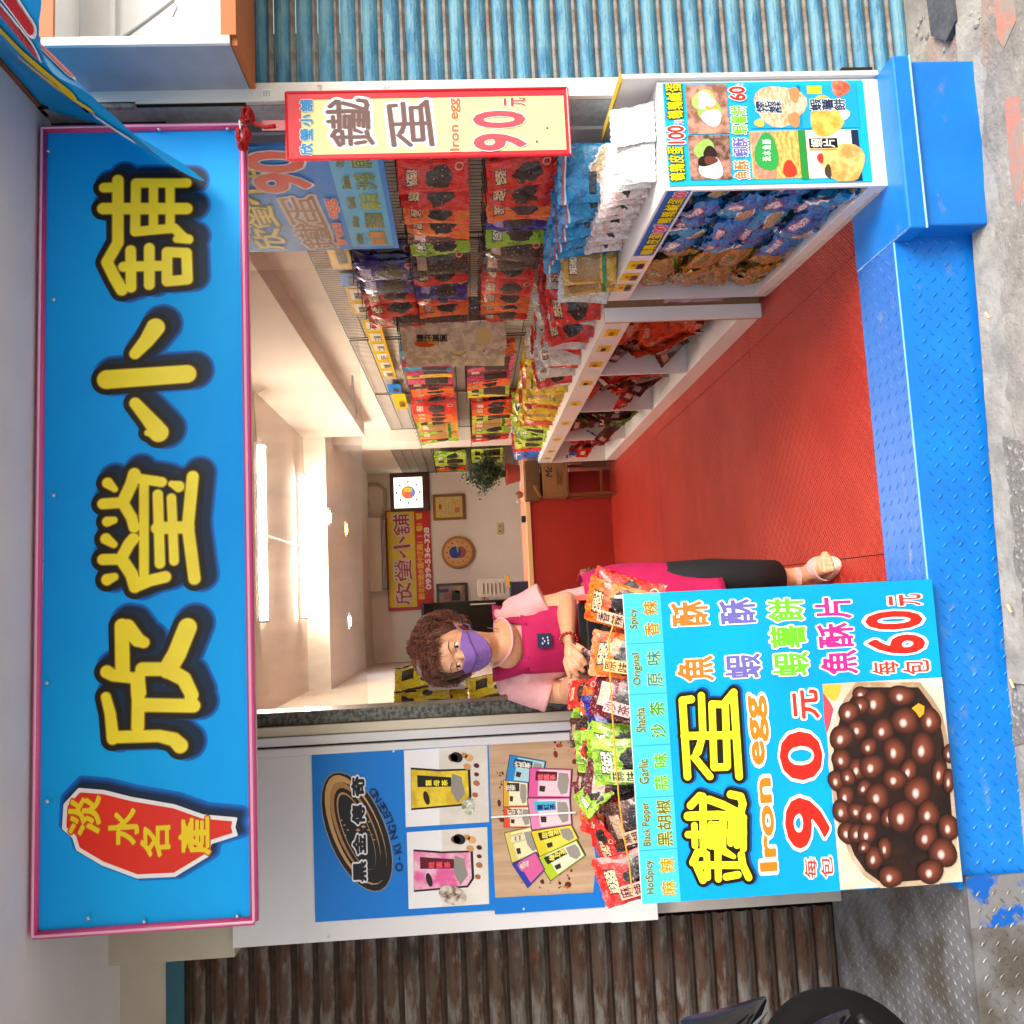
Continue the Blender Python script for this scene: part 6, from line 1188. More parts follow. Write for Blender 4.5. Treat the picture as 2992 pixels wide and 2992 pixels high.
# potted plant
pl = empty('potted_plant', (1.22, 7.95, .80), 'leafy green plant in a terracotta pot on the back counter', 'potted plant'); c0 = Vector((1.215, 7.95, .80))
MB().lathe([(0, 0), (.075, 0), (.105, .13), (.115, .13), (.115, .15), (.10, .15), (.095, .135)], c0, n=24).build('pot', mat('terracotta', '8a3222', .6), pl, smooth=False); MB().lathe([(0, .0), (.14, 0), (.14, .012), (0, .012)], c0, n=24).build('saucer', mat('saucer', 'c8c0bc', .5), pl)
mb = MB(); lf = MB(); tips = []
for i in range(44):
    a = rnd.uniform(0, 6.28); r_ = rnd.uniform(.03, .2); h_ = rnd.uniform(.18, .44)-r_*.5; e = c0+V3(math.cos(a)*r_, math.sin(a)*r_*.8, .14+h_); mid = c0+V3(math.cos(a)*r_*.35, math.sin(a)*r_*.3, .14+h_*.55); mb.tube([c0+V3(rnd.uniform(-.03, .03), 0, .13), mid, e], [.004, .003, .002], 5)
    for j in range(90):
        t = rnd.random(); p_ = mid.lerp(e, t)+Vector((rnd.gauss(0, .028), rnd.gauss(0, .028), rnd.gauss(0, .028))); s_ = rnd.uniform(.014, .028); d = Vector((rnd.gauss(0, 1), rnd.gauss(0, 1), rnd.gauss(0, .6))).normalized(); n_ = d.orthogonal().normalized(); n_.rotate(Matrix.Rotation(rnd.uniform(0, 6), 3, d)); w_ = d.cross(n_)
        lf.add([p_, p_+d*s_*.5+n_*s_*.35, p_+d*s_, p_+d*s_*.5-n_*s_*.35+w_*s_*.15], [(0, 1, 2, 3)])
mb.build('stems', mat('plant_stem', '4a4a22', .7), pl, kind='stuff'); lf.build('foliage', mat('plant_leaf', '24401c', .5, var=.5, vscale=30), pl, kind='stuff')
cp = empty('trinket', (.98, 7.75, .80), 'small brown ornament with key ring on the back counter', 'trinket'); MB().ell((.98, 7.75, .84), .035, .03, .035).build('body', mat('trinket_brown', '7a4a2a', .4), cp, smooth=True); mb = MB(); mb.tube([(.93+.03*math.cos(t), 7.74, .84+.03*math.sin(t)) for t in [i*.6 for i in range(11)]], .003, 5, cap=False); mb.build('ring', M['alu'], cp)
bd = empty('bulldog_clip', (.74, 7.68, .80), 'small black clip stuck on the counter edge', 'clip'); mb = MB(); mb.box(.71, .77, 7.64, 7.68, .80, .835); mb.build('body', M['black'], bd); MB().tube([(.715, 7.66, .835), (.72, 7.66, .862), (.735, 7.66, .862), (.74, 7.66, .835)], .0025, 5).build('handle', M['alu'], bd)
# cardboard boxes and stool by the counter
cb = mat('cardboard', '8a6238', .8, var=.12, vscale=4); Yb = 7.36
def cbx(pts, Y, d): qs = [PY(x, y, Y) for x, y in pts]; return min(q.x for q in qs), max(q.x for q in qs), Y, Y+d, min(q.z for q in qs), max(q.z for q in qs)
g5 = lambda a, b: (1450+a/3.22, 900+b/3.22)
c_ = cbx((g5(430, 1462), g5(660, 1760)), 7.32, .24); r = empty('cardboard_box', (c_[0], 7.4, c_[4]), 'brown cardboard box with printed lines on the stool at the back', 'cardboard box'); bx('carton', *c_, cb, r, bev=.004)
CB_ = Board((c_[0], 7.319, c_[5]), (c_[1], 7.319, c_[5]), (c_[0], 7.319, c_[4]), r, n=.001, base=.0008); CB_.text('Mc', .55, .42, .4, '241a10', .02, 1, None, shear=.2)
for i in range(4): CB_.rect('printed_line', .3+(i % 2)*.05, .62+i*.07, .8-(i % 3)*.1, .64+i*.07, 1, ink('3a2a1a'))
c2_ = cbx((g5(265, 1440), g5(420, 1790)), 7.36, .22); r = empty('cardboard_box', (c2_[0], 7.5, c2_[4]), 'open dark cardboard box with raised flap on top of the other', 'cardboard box'); bx('carton', *c2_, mat('cardboard_dark', '5f4224', .8), r, bev=.004)
qa = PY(*g5(420, 1780), 7.30); MB().obox(qa, (.10, 0, .05), (0, -.03, .02), (.006, 0, -.012)).build('flap', mat('cardboard_flap', 'a87c44', .8), r)
st = empty('wooden_stool', (.98, 7.45, 0), 'low wooden stool under the cardboard boxes', 'stool'); sw = mat('stool_wood', '7a4422', .55)
c_zz = c_[4]; bx('seat', c_[0]-.01, c_[1]+.02, 7.3, 7.58, c_zz-.025, c_zz-.001, sw, st, bev=.004)
for x in (c_[0]+.005, c_[1]): 
    for y in (7.32, 7.55): bx('leg', x-.012, x+.012, y-.012, y+.012, 0, c_zz-.026, sw, st)
bx('crossbar', c_[0]+.018, c_[1]-.013, 7.31, 7.33, .12, .14, sw, st); bx('cloth', c_[1]-.06, c_[1]+.0, 7.285, 7.297, .08, .3, mat('brown_cloth', '4a2c1c', .8), st)
# striped folding stool behind the shopkeeper
Ys = 5.2; fs = empty('folding_stool', tuple(PY(1760, 1690, Ys)), 'striped fabric folding stool with gold frame behind the shopkeeper', 'folding stool')
cols = ['7a4a22', '7a3a1c', '2c3c2a', '6a5218', '1c2440', '6a4a1c']; 
for i, c in enumerate(cols):
    pts = [PY(1480+(745+i*43)/3.12, 1480+b/3.12, Ys+.02*i) for b in (760, 700, 620, 575)]; q0, q1_ = PY(1480+(735+i*43)/3.12, 1480+780/3.12, Ys), PY(1480+(770+i*43)/3.12, 1480+(560-(i > 0)*6)/3.12, Ys)
    bx('stripe', min(q0.x, q1_.x), max(q0.x, q1_.x), Ys+.002, Ys+.3, min(q0.z, q1_.z), max(q0.z, q1_.z), mat('stripe_%d' % i, c, .85), fs, bev=.004)
    MB().tube([PY(1480+(738+i*43)/3.12, 1480+790/3.12, Ys-.002), PY(1480+(736+i*43)/3.12, 1480+600/3.12, Ys-.002), PY(1480+(750+i*43)/3.12, 1480+562/3.12, Ys-.002), PY(1480+(776+i*43)/3.12, 1480+580/3.12, Ys-.002), PY(1480+(783+i*43)/3.12, 1480+780/3.12, Ys-.002)], .006, 6).build('piping', mat('stool_piping', 'b8a888', .6), fs)
gt = mat('gold_tube', 'b8862a', .3, metal=.7); q = PY(1480+1090/3.12, 1480+618/3.12, Ys-.01); 
MB().tube([PY(1480+870/3.12, 1480+710/3.12, Ys-.02), PY(1480+915/3.12, 1480+625/3.12, Ys-.02), PY(1480+1090/3.12, 1480+615/3.12, Ys-.02), Vector((q.x, Ys-.02, .0))], .010, 8).build('leg', gt, fs, smooth=True)
MB().tube([Vector((q.x-.25, Ys+.25, 0)), Vector((q.x-.25, Ys+.25, q.z+.05)), Vector((q.x-.02, Ys+.25, q.z+.1)), Vector((q.x+.01, Ys+.25, 0))], .010, 8).build('leg', gt, fs, smooth=True)
# tea pouches and shelf on the left wall
lw = empty('left_rack', (-.6, 4.0, 1.0), 'narrow wire rack on the left wall holding the yellow tea packs', 'wire rack'); mb = MB()
for i in range(14): mb.box(-.69, -.687, 3.5+i*.06, 3.503+i*.06, .9, 1.72)
for i in range(9): mb.box(-.687, -.684, 3.5, 4.32, .9+i*.1, .903+i*.1)
mb.build('wires', WIRE, lw, kind='stuff')
g7 = lambda a, b: (1150+a/3.22, 1650+b/3.22)
k_ = 0
for a, b in ((25, 980), (35, 1120), (35, 1260), (730, 1060), (735, 1200), (240, 1030), (250, 1170)):
    Yt = 3.58+.035*k_+(.12 if a > 200 else 0); q = PY(*g7(a, b), Yt); k_ += 1
    bag('tea', 'tea', k_ % 4, Matrix.Translation((q.x-.02, Yt, q.z-.22)) @ Matrix.Rotation(math.radians(18+14*math.sin(k_*2)), 4, 'Z') @ Matrix.Rotation(math.radians(-10-6*(k_ % 3)), 4, 'X') @ Matrix.Rotation(math.radians(7*math.sin(k_*3.1)), 4, 'Y') @ Matrix.Diagonal((.72, .9, 1, 1)), 'yellow tea pack beside the door post, %s' % ('topmost and nearest her hair', 'middle of the upper stack', 'lowest of the upper three, by the post', 'upper one under her hair', 'lower one by her shoulder', 'back one touching her hair', 'rear one half hidden in the stack')[k_-1], 'tea pack', 'yellow tea packs on the left rack', 'tea_pack')
q = PY(*g7(110, 1190), 3.8); bag('pink', 'tea', 1, Matrix.Translation((q.x, 3.85, q.z-.2)) @ Matrix.Rotation(math.radians(20), 4, 'Z'), 'magenta tea pack tucked between the yellow packs', 'tea pack', 'tea packs on the left rack', 'tea_pack')
q0, q1_ = PY(*g7(330, 1185), 3.55), PY(*g7(660, 1000), 3.55); ns = empty('notice_sheet', tuple(q1_), 'grey laminated notice sheet behind the shopkeeper\'s hair', 'notice'); bx('sheet', min(q0.x, q1_.x), max(q0.x, q1_.x), 3.55, 3.555, min(q0.z, q1_.z), max(q0.z, q1_.z), ink('a8a0a4'), ns)
q0, q1_ = PY(*g7(400, 1150), 3.548), PY(*g7(675, 1010), 3.548); bx('paper', min(q0.x, q1_.x), max(q0.x, q1_.x), 3.546, 3.549, min(q0.z, q1_.z), max(q0.z, q1_.z), ink('e2dfe8'), ns)
q = PY(*g7(940, 210), 6.2); ft = empty('flyer', tuple(q), 'glossy white flyer hanging beside the light switch', 'flyer'); bx('sheet', q.x-.07, q.x+.06, 6.2, 6.203, q.z-.1, q.z+.12, mat('glossy_paper', 'd0ccc8', .15), ft)
for i in range(6): bx('printed_line', q.x-.05, q.x+.03, 6.198, 6.1995, q.z-.08+i*.03, q.z-.074+i*.03, ink('4a4440'), ft)
nb = empty('navy_case', (.03, 7.75, .80), 'dark navy case standing at the left end of the back counter', 'case'); qa, qb = PY(1494, 1700, 7.72), PY(1537, 1765, 7.72)
bx('case_body', qb.x, qa.x, 7.72, 7.9, .801, qa.z, mat('dark_navy', '1c1a38', .5), nb, bev=.004); bx('case_lid', qb.x-.003, qa.x+.003, 7.717, 7.903, qa.z+.001, qa.z+.012, mat('dark_navy', '1c1a38', .5), nb)
qc, qd = PY(1474, 1682, 7.78), PY(1494, 1716, 7.78); bx('wooden_block', qd.x, qc.x, 7.76, 7.85, qa.z+.013, qc.z, mat('ochre_block', 'c8962a', .5), label='ochre wooden block standing on the navy case', cat='block')
# ================================================================== motor scooter at the lower left corner
sc = empty('motor_scooter', (-1.15, 2.0, -.2), 'black motor scooter with only its wheel and fender in view', 'scooter')
def torus(c, R1, r1, ax, m, name, par, n_=40, k_=14, sq=1.0):
    ax = Vector(ax).normalized(); a = ax.orthogonal().normalized(); b = ax.cross(a); mb = MB(); vs = []
    for i in range(n_):
        t = 2*math.pi*i/n_; d = a*math.cos(t)+b*math.sin(t)
        for j in range(k_): q = 2*math.pi*j/k_; vs.append(Vector(c)+d*(R1+r1*math.cos(q))+ax*r1*sq*math.sin(q))
    mb.add(vs, [(i*k_+j, i*k_+(j+1) % k_, ((i+1) % n_)*k_+(j+1) % k_, ((i+1) % n_)*k_+j) for i in range(n_) for j in range(k_)]); return mb.build(name, m, par, smooth=True)
wc = PY(2475, 3190, 1.98); tyre_c = Vector((wc.x, 1.98, wc.z)); ax_ = Vector((.42, -.90, .02))
rub = mat('tyre_rubber', '08080a', .8, spec=.2, bump=.3, bscale=30); torus(tyre_c, .155, .052, ax_, rub, 'tyre', sc)
torus(tyre_c, .105, .012, ax_, mat('rim_black', '14151a', .3), 'rim', sc); mb = MB(); mb.lathe([(0, -.05), (.045, -.05), (.05, -.03), (.105, -.01)], tyre_c, ax_, 20); mb.build('hub', mat('hub_black', '101116', .35), sc, smooth=True)
pf_ = mat('glossy_dark_blue', '10131f', .18, coat=.6)
def shell(name, cen, hw, m, off=0.):
    """a tapering body panel along traced centre points"""
    pts = [PY(x, y, Y) for x, y, Y in cen]; mb = MB(); vs = []
    for i, p_ in enumerate(pts):
        t = (pts[min(i+1, len(pts)-1)]-pts[max(i-1, 0)]).normalized(); s_ = t.cross(Vector((0, 1, 0))).normalized(); 
        for j in range(9): q = math.pi*j/8; vs.append(p_+s_*math.cos(q)*hw[i]-Vector((0, 1, 0))*(math.sin(q)*hw[i]*.7+off))
    mb.add(vs, [(i*9+j, i*9+j+1, (i+1)*9+j+1, (i+1)*9+j) for i in range(len(pts)-1) for j in range(8)]); o = mb.build(name, m, sc, smooth=True); sm_ = o.modifiers.new('sub', 'SUBSURF'); sm_.levels = sm_.render_levels = 1; return o
shell('leg_shield', ((2238, 2918, 1.95), (2215, 2945, 1.92), (2170, 2985, 1.88), (2100, 3040, 1.84), (2000, 3090, 1.8)), (.006, .022, .038, .06, .08), pf_)
shell('silver_trim', ((2228, 2935, 1.91), (2205, 2962, 1.88), (2165, 3002, 1.84), (2100, 3060, 1.8)), (.003, .006, .006, .006), mat('silver_trim', 'a8acb4', .2, metal=.9), .03)
shell('fender', ((2480, 2960, 1.93), (2440, 2990, 1.90), (2390, 3030, 1.88), (2330, 3090, 1.86)), (.01, .022, .03, .04), pf_)
MB().tube([PY(2510, 2975, 1.9), PY(2540, 3005, 1.9), PY(2600, 3100, 1.9)], .012, 8).build('fork', M['black'], sc, smooth=True)
for p_ in ((-1.05, 1.2), (-1.15, .75)): pass
torus(Vector((tyre_c.x-.42, 1.05, tyre_c.z)), .155, .052, ax_, rub, 'tyre', sc); shell('body_shell', ((2100, 3250, 1.8), (2100, 3500, 1.6), (2000, 3800, 1.4)), (.12, .16, .12), pf_)
# street-side small stuff on the red floor plastic bag
q = PZ(2150, 860, .12); mb = MB(); mb.grid(lambda u, v: Vector((1.262+.02*noise.noise(Vector((u*4, v*4, 1))), 3.45+.05*u, .18+.25*v+.02*noise.noise(Vector((u*5, v*3, 4))))), 8, 12); mb.build('plastic_bag', mat('pinkish_film', 'd8b8bc', .25, alpha=.75), smooth=True, label='crumpled pinkish plastic bag hanging between the two cabinets', cat='plastic bag')
# ================================================================== the shopkeeper
pw = empty('person', (-.1, 3.05, 0), 'person in pink shirt, magenta apron and purple mask leaning over the counter box', 'person')
SKIN = mat('skin', 'd9a07c', .5, var=.07, vscale=14, bump=.06, bscale=90); SKIN.node_tree.nodes['Principled BSDF'].inputs['Subsurface Weight'].default_value = .12; SKIN.node_tree.nodes['Principled BSDF'].inputs['Subsurface Radius'].default_value = (.012, .005, .003)
def remesh(mb, name, m, vox, sm=3, parent=None):
    o = mb.build(name, m, parent or pw, smooth=True); r = o.modifiers.new('remesh', 'REMESH'); r.mode = 'VOXEL'; r.voxel_size = vox; r.use_smooth_shade = True
    if sm: s_ = o.modifiers.new('smooth', 'SMOOTH'); s_.factor = .5; s_.iterations = sm
    dg = bpy.context.evaluated_depsgraph_get(); me = bpy.data.meshes.new_from_object(o.evaluated_get(dg)); me.name = name; o.modifiers.clear(); o.data = me; return o
HY = 2.86
hc = PY(1338, 1898, HY); YAW = math.radians(-11); RH = Matrix.Rotation(YAW, 3, 'Z') @ Matrix.Rotation(math.radians(8), 3, 'X') @ Matrix.Rotation(math.radians(-3), 3, 'Y')
def H(x, y, z): return hc+RH @ Vector((x, y, z))      # head space: x her left, y back, z up
b = MB()
b.ell(H(0, .01, .03), .078, .092, .088, RH, 20, 14); b.ell(H(0, -.02, -.03), .066, .068, .082, RH, 18, 12); b.ell(H(0, -.035, -.085), .042, .042, .032, RH, 14, 10)
b.ell(H(0, -.065, .045), .052, .026, .032, RH, 14, 10); b.ell(H(.033, -.062, -.015), .026, .02, .022, RH); b.ell(H(-.033, -.062, -.015), .026, .02, .022, RH)
b.tube([H(0, -.082, .015), H(0, -.092, -.01), H(0, -.100, -.032)], [.009, .011, .014], 10); b.ell(H(.012, -.09, -.036), .009, .010, .008, RH); b.ell(H(-.012, -.09, -.036), .009, .010, .008, RH)
for s_ in (-1, 1):
    b.tube([H(s_*.014, -.086, .030), H(s_*.034, -.083, .036), H(s_*.054, -.068, .030)], [.007, .008, .006], 8)            # brow ridge
    b.tube([H(s_*.015, -.078, .006), H(s_*.032, -.083, .001), H(s_*.050, -.070, .006)], [.004, .005, .004], 8)           # lower lid
    b.tube([H(s_*.016, -.079, .017), H(s_*.032, -.087, .022), H(s_*.050, -.072, .015)], [.004, .0055, .004], 8)          # upper lid
    e = [H(s_*.078, .012, .028), H(s_*.090, .024, .030), H(s_*.094, .030, .010), H(s_*.086, .020, -.014), H(s_*.078, .012, -.026)]; b.tube(e, [.006, .008, .008, .007, .007], 8); b.ell(H(s_*.080, .018, .004), .006, .013, .022, RH)
nk0, nk1 = H(0, .012, -.06), PY(1462, 1893, 2.98)
b.tube([nk0, nk0.lerp(nk1, .5), nk1, nk1+V3(0, .02, -.05)], [.052, .050, .058, .075], 18)
b.ell(PY(1490, 1885, 2.965), .075, .055, .045); b.ell(PY(1480, 1895, 2.94), .07, .05, .06)
# collar bones
b.tube([PY(1466, 1840, 2.93), PY(1486, 1880, 2.90)], .009, 8)
c5 = lambda a, b_: (1600+a/4.83, 1650+b_/4.83)
def J(a, b_, Y): return PY(*c5(a, b_), Y)
# her left arm (picture upper), forearm, hand
sh1 = PY(1470, 1800, 3.02); el1 = PY(1655, 1762, 3.0); wr1 = J(300, 1060, 2.83)
b.tube([sh1.lerp(el1, .1)+V3(-.012, .01, 0), sh1.lerp(el1, .5), el1.lerp(sh1, .12), el1], [.040, .045, .043, .040], 14); b.ell(el1, .042, .042, .040); b.tube([el1, el1.lerp(wr1, .35), el1.lerp(wr1, .75), wr1], [.042, .043, .033, .027], 14, sq=(1, .85))
def hand(wr, palm, fingers, th, r0=.0105):
    b.tube([wr, wr.lerp(palm[0], .5)]+[palm[0], palm[1]], [.025, .028, .034, .030], 12, sq=(1, .62))
    for f in fingers:
        k = len(f); b.tube([palm[0].lerp(f[0], .55)]+f, [r0*1.15]+[r0*(1.08-.12*i) for i in range(k)], 9); b.ell(f[-1], r0*.84, r0*.84, r0*.84, n=8, k=6)
    b.tube([wr.lerp(palm[0], .55)]+th, [r0*1.3]+[r0*1.15, r0*1.0, r0*.9][:len(th)], 9); b.ell(th[-1], r0*.88, r0*.88, r0*.88, n=8, k=6)
hand(wr1, [J(320, 1230, 2.79), J(320, 1340, 2.775)], [
    [J(400, 1230, 2.76), J(480, 1310, 2.745), J(540, 1395, 2.75)], [J(345, 1310, 2.76), J(430, 1415, 2.745), J(505, 1500, 2.75)],
    [J(295, 1350, 2.765), J(345, 1480, 2.75), J(430, 1570, 2.755)], [J(255, 1370, 2.775), J(285, 1480, 2.765), J(318, 1580, 2.77)]], [J(420, 1150, 2.78), J(490, 1190, 2.765), J(565, 1240, 2.765)])
# her right arm, mostly behind, hand under the other
sh2 = PY(1475, 2000, 3.02); el2 = PY(1655, 2025, 3.02); wr2 = J(390, 1625, 2.87)
b.tube([sh2.lerp(el2, .1)+V3(.012, .01, 0), sh2.lerp(el2, .5), el2.lerp(sh2, .12), el2], [.040, .044, .042, .038], 14); b.ell(el2, .041, .041, .038); b.tube([el2, el2.lerp(wr2, .35), el2.lerp(wr2, .8), wr2], [.041, .042, .032, .027], 14, sq=(1, .85))
hand(wr2, [J(470, 1540, 2.83), J(520, 1480, 2.81)], [
    [J(545, 1370, 2.78), J(610, 1335, 2.765), J(655, 1312, 2.765)], [J(560, 1480, 2.78), J(615, 1455, 2.765), J(660, 1440, 2.765)],
    [J(555, 1560, 2.785), J(610, 1575, 2.77), J(650, 1585, 2.77)], [J(540, 1640, 2.80), J(590, 1670, 2.785), J(632, 1690, 2.785)]], [J(520, 1360, 2.81), J(565, 1290, 2.795), J(600, 1270, 2.79)])
body_upper = b
# foot and ankle join the same body through the legs
fa, ft_ = Vector((.035, 3.12, .07)), Vector((.075, 2.965, .035))
hipl, hipr = Vector((.0, 3.1, .78)), Vector((-.17, 3.1, .78)); 
for hp, kn_, an in ((hipl, Vector((.035, 3.05, .43)), Vector((.035, 3.13, .11))), (hipr, Vector((-.19, 3.07, .43)), Vector((-.19, 3.16, .11)))):
    b.tube([hp, kn_, an], [.085, .055, .036], 14)
    d = an-Vector((.035, 3.13, .11)); f0 = Vector((.034, 3.15, .055))+d; f1 = Vector((.055, 3.05, .06))+d; f2 = Vector((.075, 2.965, .042))+d
    b.tube([f0+V3(0, .02, -.01), f0, f1, f2], [.026, .034, .036, .034], 12, sq=(1, .75)); b.tube([an, f0.lerp(f1, .3)], [.036, .035], 12)
    for i, (ox, ln, r_) in enumerate(((-.026, .040, .0125), (-.006, .042, .0098), (.010, .036, .0092), (.023, .028, .0086), (.034, .018, .0082))):
        base = f2+V3(ox*1.0, .012+.004*i, -.004); b.tube([base, base+V3(.006, -ln*.7, .0), base+V3(.008, -ln-.004, -.008)], [r_, r_*.95, r_*.85], 8); b.ell(base+V3(.008, -ln-.004, -.008), r_*.85, r_*.85, r_*.8, n=8, k=6)
tor = MB()
b.tube([nk1+V3(0, .02, -.02), Vector((-.15, 3.06, 1.08)), Vector((-.13, 3.09, .95)), Vector((-.09, 3.1, .80))], [.05, .07, .08, .10], 16, sq=(1.1, .7))
remesh(b, 'body', SKIN, .0042, 3)
# eyes
ew = mat('eye_white', 'e8e0dc', .2); ir = mat('iris_dark', '1c0e08', .15)
for s_ in (-1, 1):
    MB().ell(H(s_*.033, -.0745, .0115), .0125, .0105, .0078, RH, 14, 10).build('eyeball', ew, pw, smooth=True); MB().ell(H(s_*.033-.001, -.083, .0115), .0052, .0032, .0055, RH, 12, 8).build('iris', ir, pw, smooth=True)
    mb = MB(); mb.tube([H(s_*.019, -.0815, .0165), H(s_*.033, -.0885, .0205), H(s_*.049, -.077, .0155)], [.0012, .0018, .0012], 5); mb.build('eyelash', ir, pw)
    mb = MB(); mb.tube([H(s_*.014, -.0945, .033), H(s_*.034, -.093, .041), H(s_*.056, -.077, .035)], [.0024, .0028, .001], 6, sq=(1, .5)); mb.build('eyebrow', mat('eyebrow', '6a4c3c', .8), pw)
# mask: a shaped cloth panel standing a little off the face
PUR = mat('purple_cloth', '7d5aa4', .8, var=.10, vscale=20, bump=.25, bscale=35)
def mk(u, v):
    x = (u-.5)*.142; a = (u-.5)*2; zt = .000-.014*a*a-.006*math.cos(a*5); zb = -.100+.05*a*a*abs(a)**.3; z = zb+(zt-zb)*v
    prot = .034*math.exp(-(a*1.6)**2)*(1-.6*abs(v-.55)); y = -.083*math.sqrt(max(0, 1-(abs(a)*.93)**2.4))-prot-.0105+.02*(1-v)*(1-abs(a))-.001*math.sin(v*40)*(1-abs(a))
    return H(x, y, z)
mb = MB(); mb.grid(mk, 30, 18); o = mb.build('mask', PUR, pw, smooth=True); s_ = o.modifiers.new('solid', 'SOLIDIFY'); s_.thickness = .003
mb = MB(); mb.tube([mk(i/14, .58)+(RH @ V3(0, -.003, 0)) for i in range(15)], .0018, 5); mb.build('mask_fold', mat('purple_seam', '543678', .8), pw)
for s_ in (0, 1): sg_ = -1 if s_ == 0 else 1; mb = MB(); mb.tube([mk(s_, .85), H(sg_*.084, -.005, .0), H(sg_*.088, .018, .006)], .0018, 5); mb.tube([mk(s_, .2), H(sg_*.080, -.005, -.045), H(sg_*.086, .018, -.02)], .0018, 5); mb.build('ear_loop', PUR, pw)
# hair: base volume plus many curls
HR = mat('hair_brown', '553024', .5, var=.5, vscale=22, thr=(.3, .7)); HR2 = mat('hair_auburn', '8a4e36', .5, var=.4, vscale=25); HG = mat('hair_grey', '9a8478', .5, var=.3, vscale=40)
hv = MB(); hv.ell(H(0, .035, .062), .092, .095, .080, RH, 20, 12); hv.ell(H(.05, .04, .05), .055, .08, .07, RH); hv.ell(H(-.06, .035, .035), .045, .08, .07, RH); hv.ell(H(0, .065, .0), .078, .062, .085, RH); 
hr_base = remesh(hv, 'hair', HR, .006, 2)
cu = [MB(), MB(), MB()]; r3 = random.Random(5)
def hsurf(a, e): return Vector((math.cos(a)*math.cos(e)*.104, .038+math.sin(a)*math.cos(e)*.104, .052+math.sin(e)*.094))
for i in range(6500):
    a = r3.uniform(0, 2*math.pi); e = math.asin(r3.uniform(-.85, 1)); p = hsurf(a, e)
    front = p.y < -.025
    if front and p.z < .075: continue
    if p.y < .012 and p.z < .07: continue
    n_ = (p-Vector((0, .035, .05))).normalized(); t1 = n_.orthogonal().normalized(); t1.rotate(Matrix.Rotation(r3.uniform(0, 6.28), 3, n_)); t2 = n_.cross(t1)
    R1 = r3.uniform(.006, .018); L_ = r3.uniform(.03, .06); ph = r3.uniform(0, 6); pts = []
    down = Vector((0, .2, -.6)) if not front else Vector((r3.uniform(-.8, .8), -.2, -.15))
    for k in range(9):
        s_ = k/8; pts.append(H(*(p+n_*(.004+.012*math.sin(s_*2.6)+.016*(noise.noise(p*28)))+(t1*.7+down*.45)*L_*s_+(t2*math.cos(ph+s_*5)+n_*math.sin(ph+s_*5))*R1*.5)))
    cu[0 if r3.random() < .55 else 1].tube(pts, [.0007, .0009, .0010, .0010, .0009, .0009, .0008, .0006, .0003], 4, cap=False)
for i in range(160):   # grey roots around the crown parting, combed outwards
    a = r3.uniform(0, 6.28); c_ = Vector((-.03+math.cos(a)*.004, -.012+math.sin(a)*.004, .138)); d = Vector((math.cos(a), math.sin(a)*.9, -.25)); L_ = r3.uniform(.018, .04)
    cu[2].tube([H(*(c_+d*L_*s_+Vector((0, 0, .010*math.sin(s_*3))))) for s_ in (0, .35, .7, 1)], [.0012, .0012, .001, .0006], 4, cap=False)
for i in range(150):   # fringe
    x = r3.uniform(-.072, .078); pts = []; L_ = r3.uniform(.010, .03)*(.6+.8*abs(x)/.07); lean = r3.uniform(-1.2, 1.2)
    for k in range(6): s_ = k/5; pts.append(H(x+lean*L_*s_+.004*math.sin(s_*6+x*90), -.052-.034*math.sqrt(max(0, 1-(x/.09)**2))*(.6+.5*s_), .104-L_*s_*(.6+.9*abs(x)/.08)+.006*math.sin(s_*3)))
    cu[r3.random() < .5].tube(pts, [.0010, .0014, .0012, .0010, .0008, .0004], 4, cap=False)
for m_, c_, nm in zip((HR, HR2, HG), cu, ('curls', 'auburn_curls', 'grey_roots')): c_.build(nm, m_, hr_base, smooth=True, kind='stuff')
# shirt
PKS = mat('pink_cotton', 'e6a9ac', .85, var=.06, vscale=9, bump=.35, bscale=9); t = MB()
def lo(mb, secs, n=22):
    """loft of ellipse sections (centre, rx, ry)"""
    vs = []
    for c, rx, ry, tl in secs:
        for j in range(n): q = 2*math.pi*j/n; vs.append(Vector(c)+Vector((rx*math.cos(q), ry*math.sin(q), tl*math.sin(q))))
    k = len(secs); mb.add(vs, [(i*n+j, i*n+(j+1) % n, (i+1)*n+(j+1) % n, (i+1)*n+j) for i in range(k-1) for j in range(n)]+[tuple(range(n))[::-1], tuple((k-1)*n+j for j in range(n))])
S1, S2 = PY(1478, 1795, 3.03), PY(1490, 2010, 3.03); mid = (S1+S2)/2
lo(t, [((-.10, 3.10, .72), .165, .13, 0), ((-.11, 3.09, .86), .16, .125, 0), ((-.13, 3.06, 1.0), .155, .12, 0), ((mid.x, 3.04, mid.z-.05), .150, .115, .01), ((mid.x, 3.045, mid.z+.005), .132, .085, .012), ((mid.x, 3.055, mid.z+.03), .085, .052, .012)])
def sleeve(a, c, r0, r1): t.tube([a+V3(0, .01, 0), a.lerp(c, .4), c], [r0, (r0+r1)/2, r1], 16)
e1, e2 = PY(1592, 1752, 3.01), PY(1606, 2034, 3.02)
for S_, k_ in ((S1, 1), (S2, -1)): t.tube([Vector((mid.x+.035*k_, 3.045, mid.z+.012)), S_+V3(-.012*k_, .01, -.006), S_+V3(0, .01, -.012)], [.040, .052, .056], 16)
sleeve(S1+V3(-.012, 0, -.014), e1, .060, .066); sleeve(S2+V3(.012, 0, -.012), e2, .059, .060)
o = remesh(t, 'shirt', PKS, .006, 4)
d = o.modifiers.new('folds', 'DISPLACE'); tx = bpy.data.textures.new('folds', 'CLOUDS'); tx.noise_scale = .05; d.texture = tx; d.strength = .010; d.mid_level = .5
